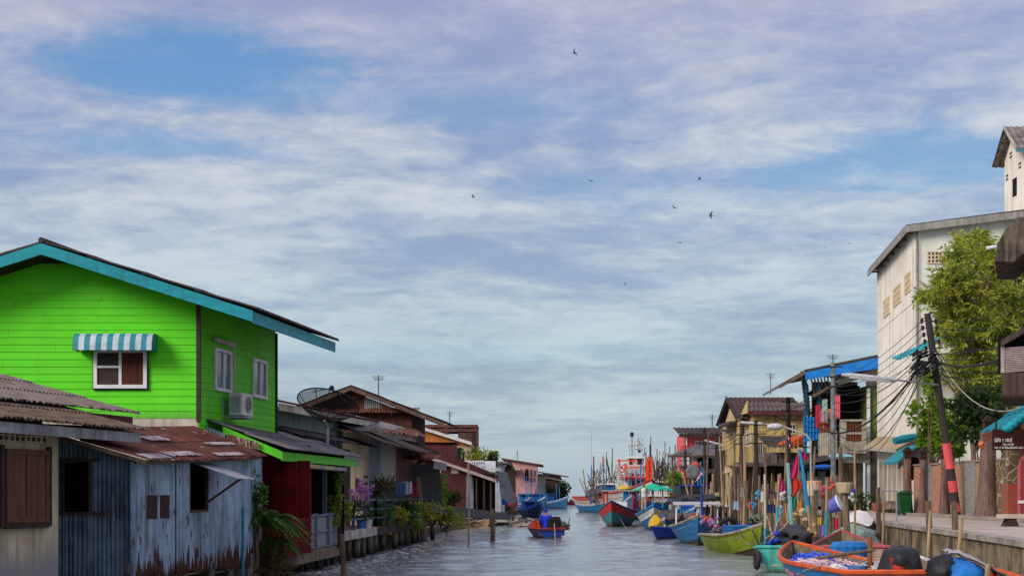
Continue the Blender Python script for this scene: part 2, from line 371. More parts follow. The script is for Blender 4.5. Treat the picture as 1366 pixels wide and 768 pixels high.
# ---------------------------------------------------------------- water, ground, quay
def water():
    # graded grid near the camera with real ripples and a wake; flat sheet out to the horizon
    m = bpy.data.materials.new('canal_water'); m.use_nodes = True; T = NT(m.node_tree); b = T.n['Principled BSDF']
    geo = T.new('ShaderNodeNewGeometry'); pos = geo.outputs['Position']
    n = T.noise(T.mapping(pos, (.08, .05, .05)), 1, 4)
    T.set(b.inputs['Base Color'], T.mix(n, (.165,.18,.165,1), (.24,.255,.235,1)))
    b.inputs['Roughness'].default_value = .06; b.inputs['IOR'].default_value = 1.33; b.inputs['Specular IOR Level'].default_value = .5
    h = T.math('ADD', T.math('MULTIPLY', T.noise(T.mapping(pos, (.55, .95, 1)), 1.5, 5, .6, .4), .75), T.math('MULTIPLY', T.noise(T.mapping(pos, (1, 1.5, 1), (5,3,0), (0,0,.5)), 5, 4, .6), .25))
    bn = T.new('ShaderNodeBump'); bn.inputs['Strength'].default_value = .6; bn.inputs['Distance'].default_value = .12
    T.l.new(h, bn.inputs['Height']); T.l.new(bn.outputs[0], b.inputs['Normal'])
    random.seed(3)
    ws = [(R(-1,1), R(-1,1)) for _ in range(26)]; W = []
    for i in range(26):
        k = 2*math.pi/R(.45, 2.6); a = R(-1.1, 1.1)+math.pi/2; W.append((k*math.cos(a), k*math.sin(a), R(0, 6.28), .0035*2*math.pi/k*R(.5,1)))
    bx, by = 1.45, 73.0                                            # the moving boat
    def hgt(x, y):
        z = sum(A*math.sin(kx*x+ky*y+p) for kx, ky, p, A in W)
        s = by-y
        if s > -2:                                                 # a V of waves behind the stern
            arm = .34*(s+2.2)
            for sg in (-1, 1):
                d = (x-bx-.05*s)-sg*arm
                z += .075*math.exp(-(d/.55)**2)*math.exp(-max(0,s)/30)*math.cos(d*3.4)
            d = x-bx-.05*s
            if s > 0: z += .03*math.exp(-(d/.8)**2)*math.exp(-s/9)*math.sin(s*3.2)
        return z
    ys = []; y = 20.
    while y < 190: ys.append(y); y += max(.13, (y/60)**2*.17)
    xs = [-16+i*.26 for i in range(int(36/.26)+1)]
    mb = MB()
    for y in ys:
        for x_ in xs:
            f = min(1, (y-20)/3, (190-y)/20, (x_+16)/2, (20-x_)/2); mb.v.append(V((x_, y, hgt(x_, y)*max(0, f))))
    nx = len(xs)
    for j in range(len(ys)-1):
        for i in range(nx-1): mb.f.append((j*nx+i, j*nx+i+1, (j+1)*nx+i+1, (j+1)*nx+i))
    x0, x1, y0, y1 = xs[0], xs[-1], ys[0], ys[-1]
    o = len(mb.v)
    B_ = 30000
    mb.v += [V(p) for p in [(-B_,-60,0),(B_,-60,0),(B_,y0,0),(x1,y0,0),(x0,y0,0),(-B_,y0,0),(-B_,y1,0),(x0,y1,0),(x1,y1,0),(B_,y1,0),(B_,B_,0),(-B_,B_,0)]]
    mb.f += [tuple(o+k for k in q) for q in [(0,1,2,3,4,5),(5,4,7,6),(3,2,9,8),(6,7,8,9,10,11)]]
    return struct(mb.build('water', m, smooth=2, loc=(0,0,0)))
water()
soil = mat('mud_ground', (.1,.085,.06), (.06,.05,.04), 1.2, .95, bump=.4)
struct(MB().add([(-900,-60,.35),(-12.5,-60,.35),(-9.4,0,.35),(-8.4,40,.35),(-2.4,110,.35),(6,240,.35),(9,300,.35),(-900,300,.35)], [tuple(range(8))]).slab([(-12.5,-60,.35),(-9.4,0,.35),(-8.4,40,.35),(-2.4,110,.35),(6,240,.35),(9,300,.35)],(0,0,-2)).build('ground', soil))
# right bank: quay wall with a concrete road on top
def QX(y): return 6.36+.117*y
QZ = 1.3
QW = mat('quay_wall_concrete', (.27,.215,.13), (.12,.095,.06), 2, .95, bump=.5, streak=(.04,.034,.025), sk=.85, sf=2.6, low=(.03,.032,.022), lowz=(.1,.25), la=1.2, rust=(.34,.28,.17), ru=(.58,.66), rsc=2.0)
qpts = [(QX(-60),-60),(QX(20),20),(QX(40),40),(QX(78),78),(13.6,86),(13.8,130),(17,200),(26,300)]
mb = MB()
for (a, b), (c, d) in zip(qpts, qpts[1:]):
    mb.slab([(a,b,-1),(c,d,-1),(c,d,QZ-.1),(a,b,QZ-.1)], (.35,-.04,0))
struct(mb.build('quay_wall', QW))
mb = MB()
for (a, b), (c, d) in zip(qpts[:4], qpts[1:4]):
    mb.slab([(a-.06,b,QZ-.099),(c-.06,d,QZ-.099),(c-.06,d,QZ+.02),(a-.06,b,QZ+.02)], (.45,-.05,0))
struct(mb.build('quay_kerb', mat('kerb_concrete', (.36,.33,.28), (.22,.2,.165), 1.5, .9, bump=.3, streak=(.1,.09,.07))))
RO = mat('road_concrete', (.42,.36,.29), (.31,.265,.215), .8, .92, bump=.25, rust=(.17,.15,.13), ru=(.58,.75), rsc=1.2)
struct(MB().add([(a+.36,b,QZ) for a, b in qpts]+[(600,300,QZ),(600,-60,QZ)], [tuple(range(len(qpts)+2))]).build('quay_road', RO))
struct(MB().slab([(16.2,38,QZ+.005),(15.9,52,QZ+.005),(16.3,62,QZ+.005),(17.1,62,QZ+.005),(17.2,50,QZ+.005),(17.6,38,QZ+.005)][::-1], (0,0,.11)).build('pavement', mat('pavement_concrete', (.3,.26,.215), (.22,.185,.15), 2, .9, bump=.2)))
mb = MB()
p_, q_ = V((16.0,46.5,QZ+.02)), V((16.8,44.2,QZ+.02))

# ---------------------------------------------------------------- LEFT BANK
BL = -8.32; SL = .064
def bx_(y, off=0.): return BL+off+SL*y
def window(parent, p, q, z0, z1, nrm, fm=None, gm=None, mull=(), trans=(), fw=.05, name='window'):
    """frame bars standing proud of the wall and a pane behind them"""
    p, q, nrm = V((p[0],p[1],0)), V((q[0],q[1],0)), V(nrm)
    fm = fm or M['white']; gm = gm or M['glass']; m = MB(); zz = lambda t, z, o: V((p.x+(q.x-p.x)*t, p.y+(q.y-p.y)*t, z))+nrm*o
    L = (q-p).length
    for t in (fw/2/L, 1-fw/2/L): m.bar(zz(t,z0,.03), zz(t,z1,.03), fw, .06, up=nrm)
    for z in (z0+fw/2, z1-fw/2): m.bar(zz(fw/L,z,.031), zz(1-fw/L,z,.031), .06, fw)
    for t in mull: m.bar(zz(t,z0+fw,.029), zz(t,z1-fw,.029), fw*.8, .05, up=nrm)
    for s, t0, t1 in trans: m.bar(zz(t0,z0+(z1-z0)*s,.028), zz(t1,z0+(z1-z0)*s,.028), .05, fw*.6)
    f = m.build(name, fm, parent)
    MB().slab([zz(.01,z0+.02,.012), zz(.99,z0+.02,.012), zz(.99,z1-.02,.012), zz(.01,z1-.02,.012)], -nrm*.03).build('pane', gm, f)
    return f
def wallseg(mb, p, q, z0, z1, nrm, th=.12):
    p, q = V(p), V(q)
    return mb.slab([(p[0],p[1],z0),(q[0],q[1],z0),(q[0],q[1],z1),(p[0],p[1],z1)], V(nrm)*-th)
def pane_wall(mb, p, q, z0, z1, nrm, holes, th=.12):
    """wall from p to q with rectangular openings [(t0,t1,za,zb)]"""
    P = lambda t: (p[0]+(q[0]-p[0])*t, p[1]+(q[1]-p[1])*t)
    last = 0
    for t0, t1, za, zb in sorted(holes):
        if t0 > last: wallseg(mb, P(last), P(t0), z0, z1, nrm, th)
        wallseg(mb, P(t0), P(t1), z0, za, nrm, th); wallseg(mb, P(t0), P(t1), zb, z1, nrm, th); last = t1
    if last < 1: wallseg(mb, P(last), P(1), z0, z1, nrm, th)
    return mb

# --- pale stucco house, nearest on the left
nA = V((.944,-.33,0)); dA = V((.33,.944,0))
ph = thing('stucco_house', 'stained cream stucco house with a brown wooden shutter, nearest on the left bank', 'house', (-8.5,22,.35))
stucco = mat('cream_stucco', (.5,.42,.28), (.36,.3,.2), 1.3, .95, bump=.25, streak=(.05,.045,.04), sk=.6, low=(.24,.235,.22), lowz=(.9,1.5))
wB = V((-7.68,25,0)); wA = wB-dA*7.4
mb = MB(); wallseg(mb, wA, wB, .1, 3.2, nA, .15)
q0_, q1_ = wB-nA*.15, wB-nA*6; mb.slab([q0_+V((0,0,.1)), q1_+V((0,0,.1)), q1_+V((0,0,4.2)), q0_+V((0,0,3.05))], -dA*.15)
mb.build('wall', stucco, ph)
def onA(u): # parameter point on that wall
    k = (u-CX)/F; y = (wB.x-.35*25)/(k-.35); return V((.35*(y-25)+wB.x, y, 0))
a, b = onA(4), onA(61); zc = (a.y+b.y)/2
sh = MB(); z0, z1 = Z(697,zc), Z(599,zc)
wallseg(sh, a+nA*.055, b+nA*.055, z0, z1, nA, .05)
for t in (.04, .5, .96): 
    c_ = a.lerp(b, t)+nA*.06; sh.bar(c_+V((0,0,z0)), c_+V((0,0,z1)), .07, .03, up=nA)
for z_ in (z0+.05, z1-.05): sh.bar(a+nA*.062+V((0,0,z_)), b+nA*.062+V((0,0,z_)), .03, .08)
sh.build('shutter', mat('brown_shutter_wood', (.13,.055,.03), (.075,.035,.022), 5, .7, bump=.25, aniso=(3,3,.3)), ph)
fr = MB()
for q in (a-dA*.06, b+dA*.05): fr.bar(q+nA*.02+V((0,0,z0-.06)), q+nA*.02+V((0,0,z1+.06)), .08, .08, up=nA)
fr.bar(a+nA*.03+V((0,0,z0-.05)), b+nA*.03+V((0,0,z0-.05)), .08, .07); fr.build('window_frame', M['darkwood'], ph)
vb = MB(); a2, b2 = onA(-60), onA(60); zv0, zv1 = Z(589,zc), Z(574,zc)
for i in range(17):
    q = a2.lerp(b2, i/16)+nA*.02; vb.bar(q+V((0,0,zv0)), q+V((0,0,zv1)), .035 if i % 3 else .06, .05, up=nA)
for z_ in (zv0, (zv0+zv1)/2, zv1): vb.bar(a2+nA*.021+V((0,0,z_)), b2+nA*.021+V((0,0,z_)), .05, .025)
vo = vb.build('vent_block', stucco, ph); 
wallseg(MB(), a2+nA*.008, b2+nA*.008, zv0, zv1, nA, .007).build('vent_opening', M['dark'], vo)
def eave(y0, y1, xo, yo, z0, z1):
    f = lambda y: xo+.35*(y-yo); return V((f(y0),y0,z0)), V((f(y1),y1,z1))
e0, e1 = eave(17, 26.7, -6.55, 26.7, 3.37, 3.27)
up = -nA*5+V((0,0,1.3))
MB().corr(e0+V((0,0,.06)), e1+V((0,0,.06)), e1+up, e0+up, .115, .021, .012, rows=4, lap=.03, per=6, jag=.01).build('roof', M['fibre'], ph)
fb = MB(); fb.bar(e0-nA*.1+V((0,0,-.07)), e1-nA*.1+V((0,0,-.07))-dA*.15, .03, .17); fb.bar(e1-nA*.12-dA*.2+V((0,0,-.06)), e1-nA*.12-dA*.2+up+V((0,0,-.06)), .03, .13)
fb.build('fascia', mat('grey_fascia_board', (.3,.31,.32), (.2,.2,.2), 3, .8, bump=.2, streak=(.08,.07,.06)), ph)
MB().slab([e0-nA*.14+V((0,0,-.14)), e1-nA*.14+V((0,0,-.14))-dA*.2, e1-nA*.6+V((0,0,-.02))-dA*.2, e0-nA*.6+V((0,0,-.02))], (0,0,.02)).build('soffit', M['darkwood'], ph)
# --- its higher neighbour, only the roof shows
h2 = thing('tin_roofed_house', 'grey corrugated roof with a wine red fascia rising behind the stucco house', 'house', (-10.5,25,.35))
e0, e1 = eave(19, 29.0, -7.3, 29.0, 3.86, 3.76)
MB().corr(e0, e1, e1+up, e0+up, .115, .021, .012, rows=4, lap=.03, per=6, jag=.01).build('roof', mat('brown_grey_roof', (.19,.155,.135), (.1,.08,.07), 4, .95, bump=.5, rust=(.08,.06,.05), ru=(.58,.7), rsc=6), h2)
wine = mat('wine_red_board', (.12,.03,.032), (.07,.022,.024), 3, .7, bump=.15)
fb = MB(); fb.bar(e0-nA*.12+V((0,0,-.14)), e1-nA*.12+V((0,0,-.14))-dA*.1, .03, .16); fb.build('fascia', wine, h2)
wallseg(MB(), V((-11.6,20.3,0)), V((-8.9,28,0)), .1, 3.75, nA, .12).build('wall', wine, h2)

# --- blue corrugated shed
sd_ = thing('corrugated_shed', 'blue grey corrugated iron shed streaked with rust under a rusty roof', 'shed', (-6.9,30,.4))
blue1 = mat('blue_corrugated_iron', (.11,.16,.2), (.065,.1,.13), 2.2, .6, .15, bump=.15, streak=(.02,.022,.024), sk=.8, rust=(.03,.014,.01), ru=(.6,.68), rsc=2.2, low=(.03,.014,.01), lowz=(.55,.75))  # iron coloured darker, standing in for shade on the shed front
blue2 = mat('pale_blue_iron', (.3,.4,.5), (.19,.26,.34), 2.0, .6, .15, bump=.15, streak=(.06,.04,.035), sk=.6, rust=(.06,.022,.015), ru=(.59,.625), rsc=2.6, low=(.055,.02,.014), lowz=(.86,.96), la=2.2)
yf = 25.9
def vs(mb, xa, xb, za, zb, y=yf, zat=None): 
    n = max(1, round((xb-xa)/.75)); ta, tb = zat or (zb, zb)      # single sheets, lapped and a little out of line
    for k in range(n):
        f0, f1 = k/n, (k+1)/n+(.03 if k < n-1 else 0); o = -.006*(k % 2)-R(0,.006); e = R(-.012,.012)
        mb.corr((xa+(xb-xa)*f0,y+o,za+R(-.03,.02)),(xa+(xb-xa)*f1,y+o+e,za+R(-.03,.02)),(xa+(xb-xa)*f1,y+o+e,ta+(tb-ta)*f1),(xa+(xb-xa)*f0,y+o,ta+(tb-ta)*f0), .076, .011, .004, per=4)
ft = lambda x: 3.2+(x+8.0)/(1.35)*(-.42)
mb = MB(); xo0, xo1 = X(86,yf), X(119,yf); zo0, zo1 = Z(682,yf), Z(615,yf)
vs(mb, -9, xo0, .45, 0, zat=(3.3, ft(xo0))); vs(mb, xo0, xo1, .45, zo0); vs(mb, xo0, xo1, zo1, 0, zat=(ft(xo0), ft(xo1))); vs(mb, xo1, -6.66, .45, 0, zat=(ft(xo1), ft(-6.66)))
mb.build('front_wall', blue1, sd_)
mb = MB(); mb.bb(xo0-.05,xo0,yf-.04,yf+.03,zo0,zo1); mb.bb(xo1,xo1+.05,yf-.04,yf+.03,zo0,zo1); mb.bb(xo0-.1,xo1+.28,yf-.05,yf-.012,zo0-.05,zo0); mb.bb(xo0-.05,xo1+.2,yf-.045,yf-.012,zo1,zo1+.05)
mb.build('window_frame', M['darkwood'], sd_)
MB().bb(-9,-8.9+.9,yf+2.2,yf+2.3,.3,3).build('shade_backing', M['dark'], sd_)  # near-black sheet, paints the shade behind the front opening
BP = lambda u: onl(u, 700, BL, SL)
cp = [BP(175), BP(252), BP(276), BP(350)]; nB = V((1,-.064,0)).normalized()
top = lambda y: 2.72+(y-26)*.035; bot = lambda y: .72-(y-26)*.02
mb = MB()
def cs(p, q, za=None, zb=None):
    p, q = V(p), V(q)
    f = lambda g, v: (lambda pt: v if v is not None else g(pt.y))
    A_, B2 = f(bot, za), f(top, zb)
    n = max(1, round((q-p).length/.85))
    for k in range(n):
        u0, u1 = p.lerp(q,k/n), p.lerp(q,min(1,(k+1)/n+.02)); o = nB*(.008*(k % 2)+R(0,.012)); o2 = o+nB*R(-.02,.02); dz0, dz1 = R(-.06,.05), R(-.06,.05)
        mb.corr((u0.x+o.x,u0.y,A_(u0)+dz0), (u1.x+o2.x,u1.y,A_(u1)+dz1), (u1.x+o2.x,u1.y,B2(u1)), (u0.x+o.x,u0.y,B2(u0)), .076, .007, .004, per=4, jag=.03)
yo = (cp[1].y+cp[2].y)/2; zo0b, zo1b = Z(681,yo), Z(617,yo)
cs(cp[0], cp[1]); cs(cp[1], cp[2], None, zo0b); cs(cp[1], cp[2], zo1b, None); cs(cp[2], cp[3])
mb.build('canal_wall', blue2, sd_)
wallseg(MB(), V((cp[0].x-1.2,26.3,0)), V((cp[3].x-1.3,34.2,0)), .4, 2.9, nB, .05).build('shade_backing', M['dark'], sd_)  # near-black sheet, the shed's inner shade is put into its colour
wallseg(MB(), cp[1]-nB*.45+V((0,-.6,0)), cp[2]-nB*.45+V((.13,2.6,0)), .7, 2.85, nB, .04).build('shade_backing', M['dark'], sd_)  # dark sheet added close behind the opening, its colour stands for shade
mb = MB(); mb.corr((cp[3].x,cp[3].y,.5),(cp[3].x-2.2,cp[3].y,.5),(cp[3].x-2.2,cp[3].y,3.5),(cp[3].x,cp[3].y,3.0),.076,.008,.004).build('end_wall', blue1, sd_)
MB().bb(cp[0].x-.02,cp[0].x+.05,yf-.03,yf+.04,.5,2.75).build('corner_flashing', mat('blue_flashing', (.2,.3,.42), (.13,.19,.26), 3, .5, .2, rust=RUST, ru=(.58,.66)), sd_)
rp = MB(); a, b = BP(195), BP(225)
for t0, t1 in ((0,.44),(.58,1)): wallseg(rp, a.lerp(b,t0)+nB*.02, a.lerp(b,t1)+nB*.02, Z(691,27.4), Z(660,27.4), nB, .008)
rp.build('rust_patch', mat('rust_plate', (.05,.022,.018), (.03,.014,.012), 5, .9, bump=.3), sd_)
fl = MB(); a, b = V((cp[1].x,cp[1].y,zo1b)), V((cp[2].x,cp[2].y,zo1b))
o_ = nB*.95+V((0,0,-.33))
fl.corr(a+nB*.03, b+nB*.03+V((0,.25,0)), b+nB*.03+V((0,.25,0))+o_, a+nB*.03+o_, .076, .008, .006); fl.build('flap_shutter', M['galv'], sd_)
MB().bar(b+V((0,-.1,zo0b-zo1b+.15)), b+o_*.8+V((0,0,-.02)), .05).build('prop', M['wood'], sd_)
wf = MB()
for q in (cp[1], cp[2]): wf.bar((q.x,q.y,zo0b), (q.x,q.y,zo1b), .06, .07)
wf.bar((cp[1].x,cp[1].y,zo0b),(cp[2].x,cp[2].y,zo0b),.07,.05); wf.build('window_frame', mat('rusty_frame', (.1,.045,.03), (.06,.03,.02), 4, .8), sd_)
r0, r1, r2, r3 = V((-6.33,25.6,2.79)), V((-5.78,34.6,3.09)), V((-7.45,34.6,3.78)), V((-8.5,25.6,3.42))
MB().corr(r0, r1, r2, r3, .076, .011, .005, rows=2, lap=.02, sag=.06, jag=.07).build('roof', M['rustroof'], sd_)
nr_ = (r1-r0).cross(r3-r0).normalized()*.022
for (s0, s1, t0, t1) in ((.02,.16,.0,.12),(.2,.42,.05,.16),(.38,.52,.5,.62),(.55,.8,.02,.1),(.1,.3,.6,.72),(.72,.95,.35,.43)):
    B_l = lambda s, t: (r0.lerp(r1,s)).lerp(r3.lerp(r2,s),t)+nr_
    MB().corr(B_l(s0,t0), B_l(s1,t0), B_l(s1,t1), B_l(s0,t1), .076, .011, .004, jag=.03).build('roof_patch', mat('bare_zinc_patch', (.42,.38,.38), (.22,.14,.12), 5, .6, .2, rust=RUST, ru=(.52,.6)), sd_)
mb = MB(); mb.bar(r0+V((-.02,.05,-.05)), r3+V((0,.05,-.05)), .05, .07); mb.bar(r0+V((-.15,0,-.06)), r1+V((-.15,0,-.06)), .05, .06); mb.build('rafter', M['wood'], sd_)
for i, (u, dx) in enumerate([(178,-.05),(215,-.1),(252,-.15),(285,-.08),(312,-.1),(335,-.05),(348,-.06),(330,-1),(290,-1)]):
    p = BP(u); MB().tube([(p.x+dx,p.y,-.8),(p.x+dx,p.y,bot(p.y)+.25)], .09, 8).build('pile', M['wetpile'], sd_)
mb = MB().bar((cp[0].x-.08,cp[0].y,bot(cp[0].y)+.02),(cp[3].x-.08,cp[3].y,bot(cp[3].y)+.02),.1,.12).build('floor_beam', M['darkwood'], sd_)

# --- the green house
G = thing('green_house', 'bright lime green two storey boarded house with teal roof trim', 'house', (-10,37,.35))
green = mat('lime_green_paint', (.125,.73,.014), (.1,.65,.014), .5, .55, bump=.06, streak=(.07,.45,.018), sk=.16, sf=1.3, low=(.12,.34,.05), lowz=(3.9,4.25), isl=.13)
green2 = mat('lime_green_paint_weathered', (.14,.68,.02), (.11,.56,.025), .5, .6, bump=.08, streak=(.06,.36,.04), sk=.3, sf=1.5, isl=.22)
teal = mat('teal_paint', (.015,.3,.35), (.012,.22,.27), 2.5, .5, bump=.15, streak=(.02,.14,.17), sk=.5, aniso=(.6,1,3))
RX, RZ, SLP = -10.84, 8.0, .317
xr = X(265, 35); 
def roofz(x): return RZ-SLP*abs(x-RX)
xl = -15.1
mb = MB(); W_ = xr-xl
def clipG(z):
    h = (7.82-z)/SLP; return (max(0, (RX-h-xl)/W_), min(1, (RX+h-xl)/W_))
mb.boards((xl,35,0), (xr,35,0), 3.98, 7.82, .171, (0,-1,0), clip=clipG)
mb.build('gable_wall', green, G)
MB().bb(xl,xr-.02,34.99,35.15,.2,3.975).build('ground_floor_wall', M['offwhite'], G)
q2 = V((xr+.15*5.85, 40.85, 0)); nR = V((1,-.15,0)).normalized()
mb = MB(); mb.boards((xr,35,0), q2, 3.15, 6.745, .171, nR)
mb.boards((q2.x,q2.y,0), (xl,40.85,0), 3.15, 6.62, .3, (0,1,0)); mb.build('side_wall', green2, G)
wallseg(MB(), V((xr,35.2,0)), q2, .2, 3.14, nR, .1).build('lower_wall', M['darkwood'], G)
trim = mat('brown_trim', (.05,.035,.035), (.035,.026,.026), 3, .7)
MB().bb(xr-.045,xr+.05,34.93,35.03,3.9,6.68).build('corner_trim', trim, G)
MB().box((q2.x+.02,q2.y,4.85),(.09,.09,3.55)).build('corner_trim', trim, G)
yF, yB = 34.0, 41.0
for sg in (1, -1):
    xe = RX+sg*4.89; drift = .15*7
    p0 = V((xe,yF,roofz(xe))); p1 = V((xe+drift,yB,roofz(xe))); p3 = V((RX,yF,RZ)); p2 = V((RX+drift,yB,RZ))
    if sg < 0: p0, p1, p2, p3 = p1, p0, p3, p2
    mb = MB().corr(p0+V((sg*.1,-.03,-.02)), p1+V((sg*.1,0,-.02)), p2, p3, .177, .03, .014, rows=4, lap=.03, per=6); mb.build('roof', M['darkroof'], G)
    mb = MB()
    a, b = V((xe-sg*.02,yF,roofz(xe)-.17)), V((RX,yF,RZ-.17))
    mb.slab([a+V((0,0,-.13)), b+V((0,0,-.13)), b+V((0,0,.13)), a+V((0,0,.13))], (0,.03,0)); mb.build('fascia', teal, G)
    MB().slab([V((xe-sg*.1,yF+.03,roofz(xe)-.2)), V((RX,yF+.03,RZ-.2)), V((RX+drift,yB,RZ-.2)), V((xe-sg*.1+drift,yB,roofz(xe)-.2))], (0,0,.03)).build('soffit', M['darkwood'], G)
xe = RX+4.89; MB().slab([(xe,yF+.032,roofz(xe)-.33),(xe+1.05,yB,roofz(xe)-.33),(xe+1.05,yB,roofz(xe)-.06),(xe,yF+.032,roofz(xe)-.06)], (-.03,0,0)).build('fascia', teal, G)
MB().tube([(RX,yF-.02,RZ+.03),(RX+1.05,yB,RZ+.03)], .07, 8).build('ridge_cap', M['darkroof'], G)
# gable window, curtain, awning
curt = mat('brown_curtain', (.1,.03,.02), (.05,.018,.013), 6, .9, bump=.2, aniso=(6,1,.2))
wx0, wx1, wz0, wz1 = X(126,35), X(197,35), Z(518,35), Z(466,35)
f = window(G, (wx0,34.96), (wx1,34.96), wz0, wz1, (0,-1,0), mull=(.5,), trans=((.55,.08,.5),), fw=.085)
MB().bb(wx0+.66,wx1-.08,34.925,34.945,wz0+.08,wz1-.08).build('curtain', curt, f)
MB().bb(wx0-.03,wx1+.03,34.94,34.975,wz0-.035,wz1+.02).build('casing', trim, G)
aw = MB(); aw2 = MB(); ax0, ax1 = X(103,34.8), X(208,34.8); az1 = Z(446,35); n = 14; wdt = (ax1-ax0)/n
prof = [(34.95,az1),(34.62,az1-.02),(34.5,az1-.1),(34.44,az1-.25),(34.42,az1-.42)]
for i in range(n):
    m = aw if i % 2 == 0 else aw2; a, b = ax0+i*wdt, ax0+(i+1)*wdt
    for (y0, z0), (y1, z1) in zip(prof, prof[1:]): m.slab([(a,y0,z0),(b,y0,z0),(b,y1,z1),(a,y1,z1)], (0,.012,-.012))
for xx in (ax0, ax1-.014): aw.slab([(xx,y,z) for y, z in prof]+[(xx,34.95,az1-.42)], (.014,0,0))
ao = aw.build('awning', mat('teal_awning_sheet', (.03,.29,.36), (.02,.2,.26), 1.5, .5, bump=.15, streak=(.08,.16,.17), sk=.5), G); aw2.build('white_stripe', mat('awning_white', (.56,.63,.68), (.42,.48,.54), 1.5, .5, bump=.15, streak=(.25,.26,.25), sk=.5), ao)
# side windows, lamp tube, air conditioner
def onR(u): k = (u-CX)/F; y = (xr-.15*35)/(k-.15); return V((xr+.15*(y-35), y, 0))
for (u0, u1, v0, v1) in ((284.5,306,520,463),(335,353.5,529,477)):
    a, b = onR(u0)+nR*.02, onR(u1)+nR*.02
    window(G, a, b, Z(v0,a.y), Z(v1,a.y), nR, mull=(.52,), fw=.075, gm=mat('curtained_glass', (.14,.16,.19), (.1,.115,.14), .8, .1, bump=.02, bsc=3, spec=.8))
    for e, t in ((a,-.03),(b,.03)): pass
a, b = onR(281)+nR*.12, onR(307)+nR*.12
lt = MB().bar((a.x,a.y,Z(453,a.y)),(b.x,b.y,Z(453,a.y)),.09,.1); lt.bar((b.x,b.y,Z(456,a.y)),(b.x,b.y,Z(524,a.y)),.04); lt.build('lamp_tube', M['offwhite'], G)
ac = thing('air_conditioner', 'white air conditioner unit on a bracket on the green house side wall', 'air conditioner')
c0 = onR(303); ac.location = c0+nR*.35+V((0,.0,Z(556,c0.y)))
base = V(ac.location); dR = V((.15,1,0)).normalized()
def acbox(m, d0, d1, n0, n1, z0, z1):
    o = base; m.slab([o+dR*d0+nR*n0+V((0,0,z0)), o+dR*d1+nR*n0+V((0,0,z0)), o+dR*d1+nR*n1+V((0,0,z0)), o+dR*d0+nR*n1+V((0,0,z0))], (0,0,z1-z0)); return m
acm = mat('ac_casing', (.55,.55,.53), (.45,.45,.43), 3, .5)
acbox(MB(), -.4, .42, -.15, .17, .03, .58).build('casing', acm, ac)
gr = MB()
for i in range(9): acbox(gr, -.42, -.4, -.11, .12, .1+i*.045, .125+i*.045)
gr.build('grille', M['steel'], ac)
fn = MB()
for r_ in (.2, .14, .08):
    pts = [base+dR*(.08+math.cos(t*math.pi/8)*r_)+nR*.185+V((0,0,.31+math.sin(t*math.pi/8)*r_)) for t in range(17)]; fn.tube(pts, .012, 4)
for k in range(8):
    t = k*math.pi/4; fn.bar(base+dR*.08+nR*.182+V((0,0,.31)), base+dR*(.08+math.cos(t)*.2)+nR*.182+V((0,0,.31+math.sin(t)*.2)), .01)
fn.build('fan_guard', M['steel'], ac)
br = MB(); 
for d in (-.35, .35): 
    br.bar(base+dR*d-nR*.33+V((0,0,-.02)), base+dR*d+nR*.2+V((0,0,-.02)), .04, .05); br.bar(base+dR*d-nR*.33+V((0,0,-.05)), base+dR*d-nR*.33+V((0,0,.5)), .04)
br.bar(base-dR*.35+nR*.2+V((0,0,-.02)), base+dR*.35+nR*.2+V((0,0,-.02)), .04); br.build('bracket', M['steel'], ac)

# --- lean-to and red porch beside the green house
L = thing('porch', 'lean-to porch with grey corrugated roof, lime fascia and dark red doors', 'porch', (-6,41,.6))
lf0, lf1 = at(377,602,35.5), onl(480,611,-7.78,.064)
lf1 = V((lf0.x+.064*10.6, 46.1, lf0.z+.05))
lt0, lt1 = V((-7.35,35.5,lf0.z+.78)), V((-6.5,46.1,lf0.z+.78))
MB().corr(lf0+V((.16,-.1,.05)), lf1+V((.16,.1,.05)), lt1, lt0, .15, .022, .01, rows=2, lap=.03, per=6).build('roof', M['fibregrey'], L)
lime = mat('lime_fascia', (.1,.55,.02), (.08,.44,.02), 2, .55)
mb = MB(); mb.slab([lf0+V((0,0,-.22)), lf1+V((0,0,-.22)), lf1+V((0,0,0)), lf0], (-.03,0,0)); mb.build('fascia', lime, L)
mb = MB(); a, b = lf0+V((0,-.03,-.2)), lf0.lerp(lt0,.78)+V((0,-.03,-.2)); mb.slab([a, b, b+V((0,0,.2)), a+V((0,0,.2))], (0,.028,0)); mb.build('fascia', lime, L)
MB().corr(at(262,592,35.42), at(300,600,35.42), at(300,578,35.42), at(262,563,35.42), .076, .01, .004).build('infill_sheet', mat('blue_grey_sheet', (.26,.31,.4), (.2,.24,.31), 3, .5, .3), L)
MB().corr(at(303,592,35.38), at(345,600,35.38), at(345,590,35.38), at(303,578,35.38), .076, .01, .004).build('rusty_sheet', mat('rusty_sheet', (.16,.07,.045), (.07,.025,.018), 5, .8, rust=(.4,.38,.35), ru=(.52,.58), rsc=6), L)
red = mat('dark_red_paint', (.13,.006,.007), (.085,.005,.006), 2, .95, bump=.1, spec=.1, streak=(.05,.006,.007), sk=.5)
mb = MB(); mb.boards((-8,37,0),(X(378,37),37,0),.3,3.25,.16,(0,-1,0))
rq = onl(415,650,-7.95,.064); mb.boards((X(378,37),37,0),(rq.x,rq.y,0),.62,3.2,.16,(.998,-.064,0)); mb.build('red_wall', red, L)
d = MB(); x0 = X(362,36.9)
for i, (u0, u1, v1, yy) in enumerate(((362,377,632,36.9),(377,396,615,36.88),(396,414,614,36.86))):
    xa, xb, zb_ = X(u0,yy)+.01, X(u1,yy)-.01, Z(v1,yy); za = Z(690,yy)
    d.bb(xa,xb,yy-.03,yy+.05,za,zb_)
    for k in range(3):
        zz0 = za+.08+k*(zb_-za)/3; d.bb(xa+.06,xb-.06,yy-.045,yy-.029,zz0,zz0+(zb_-za)/3-.14)
